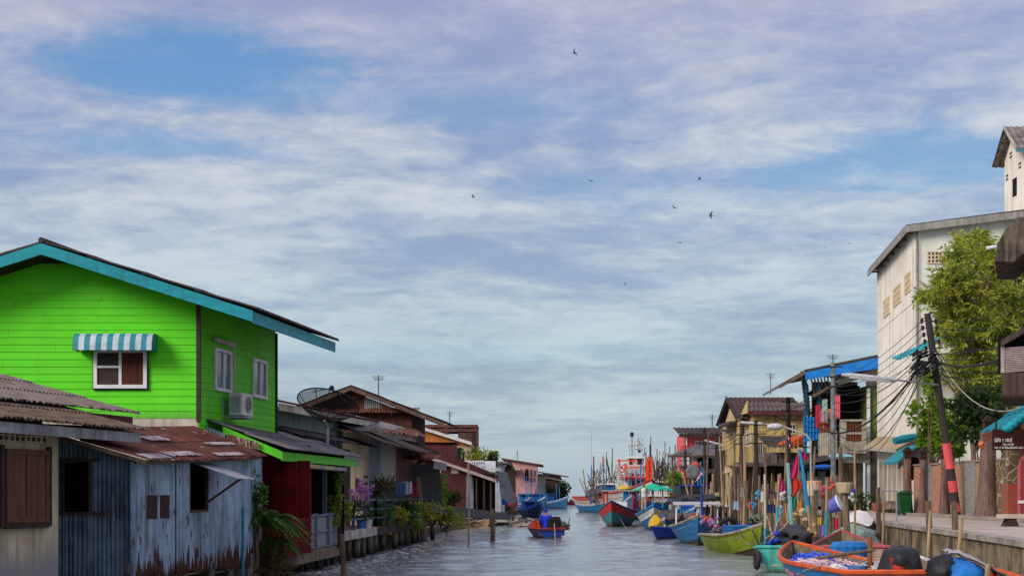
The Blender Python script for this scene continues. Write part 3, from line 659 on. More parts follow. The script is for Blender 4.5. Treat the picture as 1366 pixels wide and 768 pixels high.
d.build('door', red, L)
MB().slab([(rq.x-2.6,rq.y,.6),(rq.x-.02,rq.y,.6),(rq.x-.02,rq.y,3.5),(rq.x-2.6,rq.y,3.6)], (0,.06,0)).build('back_wall', M['darkwood'], L)
MB().slab([(-7.2,38,.6),(-6.6,46,.6),(-6.6,46,3.8),(-7.2,38,3.8)], (-.06,0,0)).build('shade_backing', M['dark'], L)  # near-black sheet, the porch's inner shade is in its colour
MB().slab([(-6.7,46.2,.6),(-5.25,46.2,.6),(-5.25,46.2,3.5),(-6.7,46.2,3.7)], (0,.06,0)).build('shade_screen', M['dark'], L)  # dark sheet added to paint the shade at the porch's far end
pt = onl(433,680,BL-.15,SL); MB().box((pt.x,pt.y,1.9),(.13,.13,2.7)).build('post', mat('blue_grey_post', (.1,.13,.17), (.07,.09,.12), 3, .6), L)
p2 = V((pt.x+.3,45.6,0)); MB().box((p2.x,p2.y,1.9),(.11,.11,2.7)).build('post', M['darkwood'], L)
bl = MB().bar(lf0+V((.0,2.5,-.28)), lf0+V((.5,8,-.3)), .3, .1); bl.build('rolled_blind', mat('rolled_blind_cloth', (.45,.33,.12), (.05,.14,.3), 1.5, .8), L)
# deck and railings
def deck(name, label, ua, ub, z, th, rail, piles, off=0., mt=None, railm=None, boards=False):
    a, b = onl(ua, 700, BL+off, SL), onl(ub, 700, BL+off, SL); a.z = b.z = z
    D = thing(name, label, 'deck', (a+b)/2)
    MB().slab([a+V((0,0,-th)), b+V((0,0,-th)), b, a], (-.14,.01,0)).build('edge_beam', mt or M['concrete'], D)
    MB().slab([a+V((-.141,0,-.13)), b+V((-.141,0,-.13)), b+V((-2.4,0,-.13)), a+V((-2.4,0,-.13))], (0,0,.12)).build('floor', M['wood'], D)
    n = piles
    for i in range(n):
        for dx in (-.12, -1.4):
            p = a.lerp(b, (i+.5)/n+R(-.25,.25)/n)+V((dx-R(0,.12),0,0)); r_ = R(.07,.13)
            MB().tube([(p.x+R(-.08,.08),p.y,-.8),(p.x,p.y,z-th if dx > -.2 else z-.14)], r_, 8).build('pile', M['wetpile'] if R(0,1) < .6 else M['pole'], D)
    if rail:
        rm = railm or mat('grey_rail_paint', (.19,.22,.27), (.12,.14,.18), 3, .55, bump=.1)
        nn = max(2, int((b-a).length/1.9)); r = MB()
        for i in range(nn+1): p = a.lerp(b, i/nn); r.box((p.x-.06,p.y,z+.52),(.11,.11,1.04))
        for zz in (.34,.66,.98) if not boards else (.05,.5,.98): r.bar(a+V((-.06,0,zz)), b+V((-.06,0,zz)), .05, .05)
        ro = r.build('railing', rm, D)
        if boards:
            q = MB(); k = int((b-a).length/.16)
            for i in range(k):
                p = a.lerp(b, (i+.5)/k); q.box((p.x-.1,p.y,z+.5),(.02,.14,.9+R(-.03,.03)),rz=-.064)
            q.build('boards', mat('grey_fence_boards', (.3,.29,.29), (.19,.18,.18), 5, .85, bump=.25, aniso=(3,3,.3)), ro)
    return D
deck('boarded_deck', 'wooden deck with grey boarded railing below the red porch', 385, 456, .6, .32, True, 6, boards=True, mt=mat('deck_timber', (.22,.17,.12), (.13,.1,.075), 2, .9, bump=.3, streak=(.06,.05,.04)))
deck('concrete_walkway', 'concrete walkway with open grey railing and hanging orchids', 457, 503, 1.0, .3, True, 5, railm=mat('blue_grey_rail', (.13,.17,.24), (.08,.11,.15), 3, .5), mt=mat('white_stained_beam', (.45,.44,.4), (.3,.29,.26), 2, .9, streak=(.12,.07,.05), sk=.8))
deck('planted_walkway', 'raised walkway on thick concrete piles, railing overgrown by potted plants', 503, 582, .98, .3, True, 9, mt=M['darkwood'], railm=mat('dark_rail', (.06,.07,.08), (.04,.045,.05), 3, .6))
cw = onl(423, 700, BL-.9, SL)
co = thing('ice_chest', 'white ice chest standing on the porch behind the boarded railing', 'cooler', (cw.x,cw.y,.6))
MB().box((cw.x,cw.y,1.35),(.95,.7,.75)).build('body', M['white'], co); MB().box((cw.x,cw.y,1.77),(1.0,.75,.08)).build('lid', M['white'], co)
MB().box((cw.x,cw.y,.8),(.85,.6,.38)).build('stand', M['darkwood'], co)
MB().box((cw.x+.12,cw.y-.36,1.3),(.1,.02,.3)).build('sticker', flat('blue_sticker', (.03,.15,.5)), co)
# --- teal grey house behind the porch
H = thing('low_house', 'low pale teal house with long white roof edge behind the satellite dish', 'house', (-8.5,50,.4))
tealw = mat('pale_teal_wall', (.22,.3,.29), (.15,.21,.2), 1.2, .85, streak=(.08,.1,.1), sk=.6)
aH, sH = -10.0, .064
def lH(u, v): return onl(u, v, aH, sH)
y0, y1 = 43.5, 56.; xH = lambda y: aH+sH*y
mb = MB(); wallseg(mb, (xH(y0),y0), (xH(y1),y1), .4, 4.85, (1,-.064,0), .15); wallseg(mb, (xH(y0),y0+.1), (xH(y0)-8,y0+.1), .4, 4.9, (0,-1,0), .15)
mb.build('wall', tealw, H)
e0, e1 = V((xH(y0)+.45,y0-.5,4.72)), V((xH(y1)+.45+.4,y1+6,5.05))
MB().slab([e0+V((0,0,-.1)), e1+V((0,0,-.1)), e1+V((0,0,.12)), e0+V((0,0,.12))], (-.04,0,0)).build('fascia', M['offwhite'], H)
MB().corr(e0+V((.05,0,.14)), e1+V((.05,0,.14)), e1+V((-4,0,1.0)), e0+V((-4,0,1.0)), .15, .02, .01, rows=2).build('roof', mat('wine_roof', (.1,.03,.03), (.06,.02,.02), 2, .8), H)
c0, c1 = V((xH(y0)+.02,y0,4.25)), V((xH(y1)+.02,y1+3,4.4))
MB().corr(c0+V((1.0,0,-.33)), c1+V((1.0,0,-.33)), c1, c0, .15, .02, .01, jag=.04).build('canopy', M['darkroof'], H)
q = lH(418,600); MB().slab([(q.x+.03,q.y,.6),(q.x+.5,q.y+7,.6),(q.x+.5,q.y+7,3.9),(q.x+.03,q.y,3.9)], (-.02,0,0)).build('panel', mat('brown_panel', (.12,.1,.085), (.07,.06,.05), 2, .9), H)
hs0, hs1 = V((-5.95,50.6,3.72)), V((-5.75,55.5,3.66))
MB().corr(hs0+V((0,0,-.42)), hs1+V((0,0,-.42)), hs1, hs0, .076, .01, .004).build('hanging_sheet', M['galv'], H)
# satellite dish
sdh = thing('satellite_dish', 'big black mesh satellite dish on a pole above the low roofs', 'satellite dish', at(432,582,44.5))
mesh_m = mat('dish_mesh', (.035,.025,.02), (.02,.015,.012), 6, .95, spec=.05)
mesh_m.node_tree.nodes['Principled BSDF'].inputs['Alpha'].default_value = .6
cen = at(437,541,44.5); Rr = .78; tilt = Matrix.Rotation(math.radians(-20),3,'Z') @ Matrix.Rotation(math.radians(-26),3,'X')
def dp(r, t): return cen+tilt @ V((math.cos(t)*r, math.sin(t)*r, .6*(r*r-.75)))
mb = MB(); nr, nt = 6, 28
for i in range(nr+1):
    for j in range(nt): mb.v.append(dp(Rr*1.2*i/nr, 2*math.pi*j/nt))
for i in range(nr):
    for j in range(nt): mb.f.append((i*nt+j, i*nt+(j+1) % nt, (i+1)*nt+(j+1) % nt, (i+1)*nt+j))
mb.build('reflector', mesh_m, sdh, smooth=2)
mb = MB(); mb.tube([dp(1.2*Rr, 2*math.pi*j/28) for j in range(29)], .022, 5)
for k in range(8): mb.tube([dp(1.2*Rr*i/6, 2*math.pi*k/8) for i in range(7)], .014, 4)
mb.tube([dp(.6*Rr, 2*math.pi*j/28) for j in range(29)], .01, 4); mb.build('rim', M['cable'], sdh)
fo = cen+tilt @ V((0,0,.62))
mb = MB()
for k in range(3): mb.tube([dp(1.1*Rr, 2*math.pi*k/3+.4), fo], .014, 4)
mb.sph(fo, .08); mb.build('feed_arm', M['cable'], sdh)
MB().tube([cen+tilt @ V((0,0,-.5)), cen+V((0,.05,-.65)), V((cen.x,cen.y,3.7))], .045, 6).build('mast', M['steel'], sdh)
# --- cream and grey canal house
K = thing('patchwork_house', 'cream walled canal house with grey panels under a dark sagging awning', 'house', (-6,60,.9))
yK = 57.8; xk = X(492,yK)
cream = mat('cream_render', (.46,.4,.31), (.35,.3,.23), 1.5, .9, streak=(.12,.1,.08), sk=.5)
mb = MB(); pane_wall(mb, (X(440,yK),yK), (xk,yK), .8, 4.6, (0,-1,0), [(.16,.5,1.0,3.7)], .2); mb.build('front_wall', cream, K)
MB().bb(X(446,yK),X(467,yK),yK+.5,yK+.6,.8,4).build('dark_doorway', M['dark'], K)
vb = MB()
for v in (634, 643, 652):
    for u in (485, 488.3): vb.bb(X(u,yK),X(u+2,yK),yK-.012,yK+.05,Z(v+3,yK),Z(v,yK))
vb.build('vent_block', M['dark'], K)
MB().bb(X(474,yK),X(479,yK),yK-.01,yK+.05,Z(655,yK),Z(637,yK)).build('shutter', M['darkwood'], K)
aK = xk-.064*yK; y2 = aK/((545-CX)/F-.064)
def kK(u): return onl(u, 640, aK, .064)
nK = V((1,-.064,0))
for ua, ub, mm in ((492,508,mat('blue_grey_panel', (.14,.18,.215), (.1,.13,.155), 1.5, .7)),(508,528,mat('stone_grey_panel', (.34,.32,.28), (.26,.24,.21), 1.5, .8)),(528,545,wine)):
    a, b = kK(ua), kK(ub); wallseg(MB(), a, b, 2.7, 4.3, nK, .1).build('panel', mm, K)
a, b = kK(492.5), kK(545); wallseg(MB(), a, b, .8, 2.69, nK, .1).build('lower_wall', mat('teal_dark_wall', (.03,.07,.075), (.02,.04,.045), 2, .8), K)
e0, e1 = V((xk+.75,yK-3.5,4.15)), V((kK(545).x+1.3,y2+3,4.2))
MB().corr(e0, e1, e1+V((-1.8,0,.75)), e0+V((-1.8,0,.75)), .15, .02, .01, sag=.15, jag=.12).build('awning', M['darkroof'], K)
MB().corr((-3.6,68,3.35),(-3.3,74,3.35),(-3.3,74,3.72),(-3.6,68,3.72), .076, .01, .004).build('hanging_sheet', M['galv'], K)
e0, e1 = V((-6.9,52.5,4.55)), V((-4.6,62,5.0))
MB().corr(e0, e1, e1+V((-2.3,0,.55)), e0+V((-2.3,0,.55)), .15, .02, .01, sag=.1, jag=.2).build('upper_roof', M['fibregrey'], K)
# --- brown gabled house
Bn = thing('brown_gabled_house', 'tall brown boarded house with patched tin gable', 'house', (-8,75,.5))
yD = 72.; xc = X(549,yD); px_ = X(470,yD); zr = Z(515,yD); sl = .39
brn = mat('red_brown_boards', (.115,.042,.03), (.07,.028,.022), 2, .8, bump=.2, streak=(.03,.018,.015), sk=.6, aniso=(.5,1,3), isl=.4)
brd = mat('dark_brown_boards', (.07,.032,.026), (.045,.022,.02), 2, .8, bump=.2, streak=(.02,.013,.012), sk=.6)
wl = px_-(xc-px_)
mb = MB(); mb.boards((wl,yD,0),(xc,yD,0),.5,Z(549,yD),.2,(0,-1,0)); mb.build('front_wall', brn, Bn)
mb = MB(); mb.boards((xc,yD,0),(xc+.064*5.3,yD+5.3,0),.5,Z(549,yD)-.1,.2,(1,-.064,0)); mb.boards((xc+.34,yD+5.3,0),(wl,yD+5.3,0),.5,5.8,.4,(0,1,0)); mb.build('side_wall', brd, Bn)  # side boards a darker copy of the front, shade put into the colour
zg = Z(549,yD)
sheets = [(wl,430,M['darkwood']),(430,470,M['darkwood']),(470,486,mat('rust_gable_sheet', (.2,.075,.045), (.1,.035,.025), 3, .8, rust=(.33,.3,.28), ru=(.6,.68))),(486,506,M['galv']),(506,520,mat('rust_gable_sheet2', (.24,.1,.055), (.12,.045,.03), 3, .8, rust=(.33,.3,.28), ru=(.56,.64))),(520,535,M['galv']),(535,549,M['darkwood'])]
for u0, u1, mm in sheets:
    xa = u0 if u0 == wl else X(u0,yD); xb = X(u1,yD); h = lambda x: zr-.25-sl*abs(x-px_)
    if h(xa) < zg and h(xb) < zg: continue
    MB().corr((xa,yD+.02,zg),(xb,yD+.02,zg),(xb,yD+.02,max(zg+.02,h(xb))),(xa,yD+.02,max(zg+.02,h(xa))),.1,.012,.004).build('gable_sheet', mm, Bn)
MB().corr((X(432,yD),yD-.5,zg-.05),(X(560,yD),yD-.5,zg-.05),(X(560,yD),yD+.05,zg+.2),(X(432,yD),yD+.05,zg+.2),.15,.02,.006,jag=.05).build('pent_roof', mat('rust_pent', (.19,.075,.045), (.08,.03,.022), 3, .8, rust=(.35,.3,.27), ru=(.56,.64)), Bn)
for sg in (1, -1):
    xe = px_+sg*4.55; p0, p1 = V((xe,yD-.8,zr-sl*4.55)), V((xe+.35,yD+5.8,zr-sl*4.55)); p3, p2 = V((px_,yD-.8,zr)), V((px_+.35,yD+5.8,zr))
    if sg < 0: p0, p1, p2, p3 = p1, p0, p3, p2
    MB().corr(p0, p1, p2, p3, .15, .02, .01, rows=3, jag=.08).build('roof', M['darkroof'], Bn)
    a, b = V((xe,yD-.78,zr-sl*4.55-.15)), V((px_,yD-.78,zr-.15)); MB().slab([a+V((0,0,-.1)),b+V((0,0,-.1)),b+V((0,0,.1)),a+V((0,0,.1))],(0,.04,0)).build('barge_board', mat('dull_barge', (.13,.085,.065), (.08,.05,.04), 3, .85), Bn)
e0, e1 = at(450,580,66), at(574,600,68); e0.y = 63
# --- lower roof with torn end, between cream house and brown gable
W2 = thing('rusty_lean_to', 'long rusty lean-to roof with torn sheets at its end, below the brown gable', 'roof', (-5.5,68,4))
a, b, c, d_ = at(437,552,68), at(576,602-25,66), at(545,566,71.4), at(437,544,71.4)
a, b = at(440,561,66), at(572,583,69)
MB().corr(a, b, at(556,572,71.6), at(440,548,71.6), .15, .02, .008, jag=.25, sag=.1).build('sheet', M['rustroof'], W2)
MB().bar(a+V((0,0,-.12)), b+V((-.6,0,-.12)), .05, .2).build('edge_board', mat('pale_edge_board', (.4,.37,.33), (.25,.22,.2), 3, .9), W2)
for u in (447, 520): p = at(u,575,69); MB().tube([(p.x,69,.3),(p.x,69,p.z+.2)], .06).build('post', M['darkwood'], W2)
rp = MB()
for i in range(16):
    p = at(R(480,575),R(600,612),R(67.8,71)); rp.box((p.x,p.y,p.z),(R(.5,1.2),R(.5,1.2),.03),R(-.4,.4),R(-.2,.3),R(-.3,.1))
rp.build('sheet', M['rustroof'], W2)
# black shade tarps
def tarp(label, quad, mt, sag=.3, n=8, name='tarpaulin', cat='tarpaulin', hang=.0):
    a, b, c, d = map(V, quad); mb = MB(); nn = n+1
    for lay in (0, 1):
        for j in range(nn):
            for i in range(nn):
                s, t = i/n, j/n; p = a.lerp(b, s).lerp(d.lerp(c, s), t); p.z -= sag*4*s*(1-s)*(.4+.6*t)+hang*t*t; p += V((R(-.02,.02),R(-.02,.02),R(-.03,.03)-lay*.02)) if not lay else V((0,0,-.02)); mb.v.append(p if not lay else mb.v[len(mb.v)-nn*nn]+V((0,0,-.012)))
    for lay in (0, 1):
        o = lay*nn*nn
        for j in range(n):
            for i in range(n): q = (o+j*nn+i, o+j*nn+i+1, o+(j+1)*nn+i+1, o+(j+1)*nn+i); mb.f.append(q if not lay else q[::-1])
    return tag(mb.build(name, mt, smooth=2), label, cat)
sn = mat('black_shade_net', (.022,.024,.024), (.035,.036,.036), 2, .8, bump=.3)
tarp('black shade net sagging low over the green plants beside the walkway', (at(562,668,67.5), at(676,683,88), at(682,692,86.8), at(566,680,66.5)), sn, .12)
tarp('black net curtain hanging from the lean-to beside the palm', (at(549,618,69), at(587,620,71), at(590,672,71), at(549,676,69)), sn, .05)
tarp('pale grey tarpaulin sloping from the wine red barn to the boats', (at(664,626,103), at(676,629,106), at(690,668,112), at(668,662,104)), mat('grey_tarp', (.2,.23,.24), (.12,.14,.15), 2, .7), .25)
# --- wine red barn and house
Bw = thing('wine_red_barn', 'wine red clad barn with a pale roof edge sloping to the canal', 'barn', (-4,102,.4))
yb = 100.; wn = mat('wine_clad_wall', (.1,.026,.026), (.07,.02,.021), 1.2, .75, bump=.1, streak=(.045,.016,.017), sk=.5)
x0, x1 = X(556,yb), X(630,yb)
mb = MB(); mb.add([(x0,yb,.5),(x1,yb,.5),(x1,yb,Z(631,yb)),(X(574,yb),yb,Z(613,yb)),(x0,yb,Z(622,yb)),(x0,yb+.15,.5),(x1,yb+.15,.5),(x1,yb+.15,Z(631,yb)),(X(574,yb),yb+.15,Z(613,yb)),(x0,yb+.15,Z(622,yb))],[(0,1,2,3,4),(9,8,7,6,5),(0,5,6,1),(1,6,7,2),(2,7,8,3),(3,8,9,4),(4,9,5,0)])
for i in range(36):
    xx = x0+(x1-x0)*i/36; zt = Z(613,yb)-(max(0,(xx-X(574,yb)))*.3+max(0,X(574,yb)-xx)*.42)-.05; mb.bb(xx,xx+.025,yb-.02,yb,.5,zt)
mb.build('wall', wn, Bw)
MB().bb(X(622,yb),X(630,yb),yb-.05,yb-.02,.5,Z(629,yb)).build('door', mat('grey_blue_door', (.16,.2,.24), (.11,.14,.17), 2, .7), Bw)
MB().bb(X(602,yb),X(612,yb),yb-.04,yb-.02,Z(631,yb),Z(622,yb)).build('window', cream, Bw)
MB().bb(X(575,yb),X(588,yb),yb-.04,yb-.02,Z(632,yb),Z(627,yb)).build('board', M['white'], Bw)
p0 = at(662,640,yb-.6); p3 = at(574,609.5,yb-.6); rr = mat('wine_roof_sheet', (.11,.03,.028), (.07,.024,.022), 2, .75, bump=.2)
MB().corr(p0, p0+V((.5,9,0)), p3+V((.5,9,0)), p3, .15, .02, .01).build('roof', rr, Bw)
pl_ = at(548,622,yb-.6); MB().corr(p3, p3+V((.5,9,0)), pl_+V((.5,9,0)), pl_, .15, .02, .01).build('roof', rr, Bw)
MB().slab([p0+V((0,-.03,-.16)), p3+V((0,-.03,-.16)), p3+V((0,-.03,.04)), p0+V((0,-.03,.04))], (0,.025,0)).build('barge_board', mat('pale_barge', (.36,.31,.29), (.25,.21,.2), 2, .8), Bw)
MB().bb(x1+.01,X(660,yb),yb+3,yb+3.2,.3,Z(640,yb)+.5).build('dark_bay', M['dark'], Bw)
for u in (636, 646, 655): MB().tube([(X(u,yb-.2),yb-.2,-.3),(X(u,yb-.2),yb-.2,3.3-(u-636)*.012)], .08).build('post', M['darkwood'], Bw)
Bu = thing('wine_red_house', 'two storey wine red house rising behind the barn', 'house', (-5,106,.4))
mb = MB(); yy = 104.; mb.slab([(X(562,yy),yy,.4),(X(606,yy),yy,.4),(X(606,yy),yy,Z(592,yy)),(X(562,yy),yy,Z(591,yy))], (0,6,0)); mb.build('wall', wn, Bu)
MB().slab([(X(600,yy),yy-.2,Z(592,yy)+.05),(X(609,yy),yy-.2,Z(590,yy)),(X(609,yy),yy+6,Z(590,yy)),(X(560,yy),yy+6,Z(588,yy)),(X(560,yy),yy-.2,Z(591,yy)+.05)], (0,0,.06)).build('roof', rr, Bu)
MB().slab([(X(606,yy),yy,3.5),(X(652,yy),yy+1,3.2),(X(652,yy),yy+1,Z(628,yy)),(X(606,yy),yy,Z(609,yy))], (0,4,0)).build('wing', wn, Bu)
# white roofed house with orange gable and its balcony
Ho = thing('orange_gabled_house', 'house with white sheet roof, orange gable and white block balcony', 'house', (-4.5,118,.4))
yo = 114.; 
mb = MB(); mb.slab([(X(560,yo),yo,.4),(X(628,yo),yo,.4),(X(628,yo),yo,Z(591,yo)),(X(560,yo),yo,Z(577,yo))], (0,6,0)); mb.build('wall', mat('cream_yellow_wall', (.5,.45,.3), (.38,.34,.23), 1.5, .85, streak=(.15,.13,.1)), Ho)
a, b = at(555,569,yo-.5), at(629,592,yo-.5)
MB().corr(b, b+V((0,8,0)), a+V((0,8,0)), a, .2, .02, .06).build('roof', M['offwhite'], Ho)
MB().slab([a+V((0,-.02,-.08)), b+V((0,-.02,-.08)), b+V((0,-.02,.16)), a+V((0,-.02,.16))], (0,.03,0)).build('barge_board', mat('white_barge', (.6,.58,.56), (.5,.48,.46), 2, .8), Ho)
MB().slab([at(560,591,yo-.06), at(627,595,yo-.06), at(627,592.5,yo-.06), at(560,574,yo-.06)], (0,.03,0)).build('gable_panel', mat('orange_gable', (.52,.19,.035), (.4,.14,.03), 2, .7, streak=(.25,.1,.04)), Ho)
aw_ = MB(); cx_, cz_ = X(613.5,yo-.03), Z(608,yo)
aw_.slab([(cx_-.32,yo-.02,cz_-.5)]+[(cx_+math.cos(t)*.32,yo-.02,cz_+.35+math.sin(t)*.32) for t in [math.pi*(1-k/8) for k in range(9)]]+[(cx_+.32,yo-.02,cz_-.5)], (0,-.03,0)); aw_.build('arched_window', M['glass'], Ho)
yb2 = 112.; mb = MB(); xa, xb = X(604,yb2), X(647,yb2); za, zb_ = Z(628,yb2), Z(615,yb2)
for r_ in range(3):
    zz = za+(zb_-za)*r_/2; mb.bb(xa,xb,yb2-.06,yb2+.06,zz-.05,zz+.05)
for i in range(15): xx = xa+(xb-xa)*i/14; mb.bb(xx-.05,xx+.05,yb2-.055,yb2+.055,za,zb_)
mb.bb(xb,xb+.8,yb2-.05,yb2+.15,za-.1,zb_+.03)
mb.build('balustrade', M['white'], Ho)
MB().bb(xa-.3,xb+.9,yb2-.15,yb2+6,za-.3,za-.06).build('balcony_slab', M['concrete'], Ho)
MB().bb(xa+.4,xb+.6,yb2+.8,yb2+5.8,.4,za-.31).build('lower_wall', mat('pale_blue_wall', (.4,.46,.52), (.28,.33,.38), 1.5, .8, streak=(.12,.13,.14)), Ho)
MB().bb(X(640,yb2),X(648,yb2),yb2+.74,yb2+.8,1.2,3.2).build('door', mat('blue_door', (.12,.2,.3), (.08,.14,.22), 2, .6), Ho)
# open brown upper storey
Hb = thing('brown_roof_terrace', 'rusty brown open roof terrace with two long beams, standing behind the white roof', 'terrace', (-6,132,.4))
yt = 130.; mb = MB()
for va, vb_ in ((566,570),(571.5,575.5)): mb.bb(X(560,yt),X(637,yt),yt-.1,yt+5,Z(vb_,yt),Z(va,yt))
mb.build('roof', mat('rust_beam', (.14,.05,.04), (.08,.035,.03), 2, .8, rust=(.3,.22,.2), ru=(.6,.7)), Hb)
MB().bb(X(611,yt),X(637,yt),yt,yt+4.5,.4,Z(576,yt)).build('wall', brd, Hb)
lv = MB()
for i in range(6): lv.bb(X(612,yt),X(630,yt),yt-.05,yt-.01,Z(588-i*1.9,yt),Z(587-i*1.9,yt))
lv.build('louvre', M['wood'], Hb)
MB().bb(X(563,yt),X(611,yt),yt+1,yt+1.2,.4,Z(585,yt)).build('low_wall', M['offwhite'], Hb)
mb = MB()
for u in (566, 594, 597, 636): mb.bar((X(u,yt),yt,Z(592,yt)),(X(u,yt),yt,Z(567,yt)),.15)
mb.bar((X(632,yt),yt-.2,Z(566,yt)),(X(638,yt),yt-.2,Z(577,yt)),.1); mb.build('post', mat('rust_post', (.13,.05,.04)), Hb)
# further houses
def box_house(name, label, y, u0, u1, vt, wallm, roofm, dep=8, rs=0., roofo=.5, v_r=None, wins=(), arch=(), posts=(), winm=None, eavepost=False):
    h = thing(name, label, 'house', (X((u0+u1)/2,y),y+dep/2,.4))
    zt = Z(vt,y); xa, xb = X(u0,y), X(u1,y)
    MB().slab([(xa,y,.3),(xb,y,.3),(xb,y,zt-.0),(xa,y,zt+(rs*(xb-xa)))], (.3,dep,0)).build('wall', wallm, h)
    MB().slab([(xb+roofo,y-.5,zt+.02-rs*roofo),(xb+roofo+.4,y+dep,zt+.02-rs*roofo),(xa-roofo+.4,y+dep,zt+.02+rs*(xb-xa+roofo)),(xa-roofo,y-.5,zt+.02+rs*(xb-xa+roofo))], (0,0,.18)).build('roof', roofm, h)
    for (ua, ub, va, vb_) in wins:
        f = MB().bb(X(ua,y)-.06,X(ub,y)+.06,y-.06,y-.01,Z(vb_,y)-.06,Z(va,y)+.06).build('window', winm or M['offwhite'], h); MB().bb(X(ua,y),X(ub,y),y-.075,y-.06,Z(vb_,y),Z(va,y)).build('pane', M['glass'], f)
    for u in posts: MB().bar((X(u,y-1),y-1,-.2),(X(u,y-1),y-1,zt-.1),.14).build('post', M['darkwood'], h)
    return h
white_w = mat('white_house_wall', (.55,.57,.6), (.42,.44,.47), 1, .8, streak=(.2,.2,.2))
box_house('white_cabin', 'small white house with a grey door between the barn and the dark gabled shed', 126, 650, 668, 618, white_w, M['fibregrey'], wins=((661,665,628,642),), winm=white_w)
dg = thing('dark_gabled_shed', 'dark weathered gabled shed in front of the pink house', 'shed', (.2,152,.4))
yg = 150.; pk = at(680,614,yg)
MB().slab([(X(666,yg),yg,.3),(X(688,yg),yg,.3),(X(688,yg),yg,Z(632,yg)),pk+V((0,0,-.2)),(X(666,yg),yg,Z(628,yg))], (0,8,0)).build('wall', M['darkwood'], dg)
for e in (at(691,636,yg), at(660,629,yg)):
    MB().slab([e+V((0,-.6,0)), pk+V((0,-.6,0)), pk+V((0,8,0)), e+V((0,8,0))], (0,0,.14)).build('roof', M['darkroof'], dg)
MB().bb(X(672,yg),X(680,yg),yg-.06,yg-.01,.5,Z(640,yg)).build('doorway', M['dark'], dg)
pink = mat('pink_wall', (.52,.27,.27), (.42,.21,.21), .8, .8, streak=(.25,.15,.15))
pkh = box_house('pink_house', 'pink two storey house with dark arched openings, far down the left bank', 215, 676, 717, 620, pink, mat('maroon_roof', (.1,.035,.035), (.07,.03,.03), 1, .8), dep=14, rs=.16, roofo=.8, wins=((707,710.5,626,635),(712,715,627,635),(707,710.5,637,642),(712,715,637,642)), winm=pink)
f = MB().slab([(X(700.5,215),214.95,Z(641,215))]+[(X(702.7,215)+math.cos(t)*.25,214.95,Z(628,215)+math.sin(t)*.35) for t in [math.pi*(1-k/6) for k in range(7)]]+[(X(704.9,215),214.95,Z(641,215))], (0,-.05,0)); f.build('arched_opening', M['dark'], pkh)
MB().bb(X(676,214),X(694,214),212,214.9,Z(627,214),Z(624,214)).build('ledge', cream, pkh)
box_house('pale_green_house', 'pale green house wedged beside the pink house', 228, 714, 727, 634, mat('pale_green_wall', (.34,.4,.3), (.26,.3,.23), 1, .8), M['fibregrey'], dep=10, rs=.1)
s1 = box_house('stilt_shed', 'grey weathered stilt shed near the end of the left bank', 250, 722, 746, 641, M['darkwood'], M['fibregrey'], dep=10, rs=.2, roofo=1.2, posts=(724,732,740,746))
s2 = box_house('open_stilt_hut', 'open sided dark hut on stilts, last on the left bank', 268, 724, 748, 634.5, M['darkwood'], M['fibregrey'], dep=9, rs=.16, roofo=1.4, posts=(728,739,748))
s3 = box_house('brown_stilt_house', 'low brown house on stilts with small white window', 240, 706, 728, 645, brd, M['darkroof'], dep=9, rs=.12, roofo=.8, wins=((711,714,651,656),))
jt = thing('jetty', 'dark wooden jetty on posts at the end of the left bank', 'jetty', (9.5,285,0))
MB().bb(X(742,285),X(757,285),283,289,.9,1.15).build('platform', M['darkwood'], jt)
for u in (743, 748, 752, 756.5): MB().tube([(X(u,283),283,-.5),(X(u,283),283,.9)], .15).build('pile', M['darkwood'], jt)
# poles standing in the water on the left
def pole(label, u, vb, vt, r=.05, m='pole', name='mooring_pole', lean=0., group=None, z=-.6, zb=0.):
    b = gnd(u, vb, zb); t = at(u+lean, vt, b.y); d = (t-b).normalized()
    pts = [b+d*(z), b+d*((t-b).length*.5)+V((R(-.02,.02),R(-.02,.02),0)), t]
    return tag(MB().tube(pts, [r, r*.93, r*.8], 8).build(name, M[m], loc=(b.x,b.y,zb), smooth=True), label, 'pole', group)
pole('tall thin bamboo pole standing in the canal before the wine red barn', 625, 726, 618, .05, 'bamboo')
pole('short dark post standing alone in the canal', 657, 722, 678, .11, 'wood')
pole('dark leaning post at the corner of the boarded deck', 459, 768, 712, .08, 'wood', lean=-4)
pole('thick leaning tree trunk post among the walkway plants', 566, 722, 636, .16, 'wood', lean=-10)
pole('thin stick beside the yellow green shrub', 596, 712, 688, .04, 'wood')
# debris along the bank
dbm = [M['wood'], M['concrete'], M['darkwood'], M['galv']]
for i, (u, v, sx, lab) in enumerate([(618,702,1.3,'heap of grey rubble and driftwood by the shade net'),(690,700,1.0,'dark driftwood pile by the tarpaulin'),(668,698,1.4,'tangled brown timber pile under the barn roof')]):
    p = gnd(u, v+2); mb = MB()
    for k in range(14): mb.box((p.x+R(-sx,sx),p.y+R(-.8,.8),R(0,.5)),(R(.5,1.4),R(.08,.35),R(.06,.25)),R(-.6,.6),0,R(-.35,.35))
    tag(mb.build('debris_pile', dbm[i % 3]), lab, 'debris')
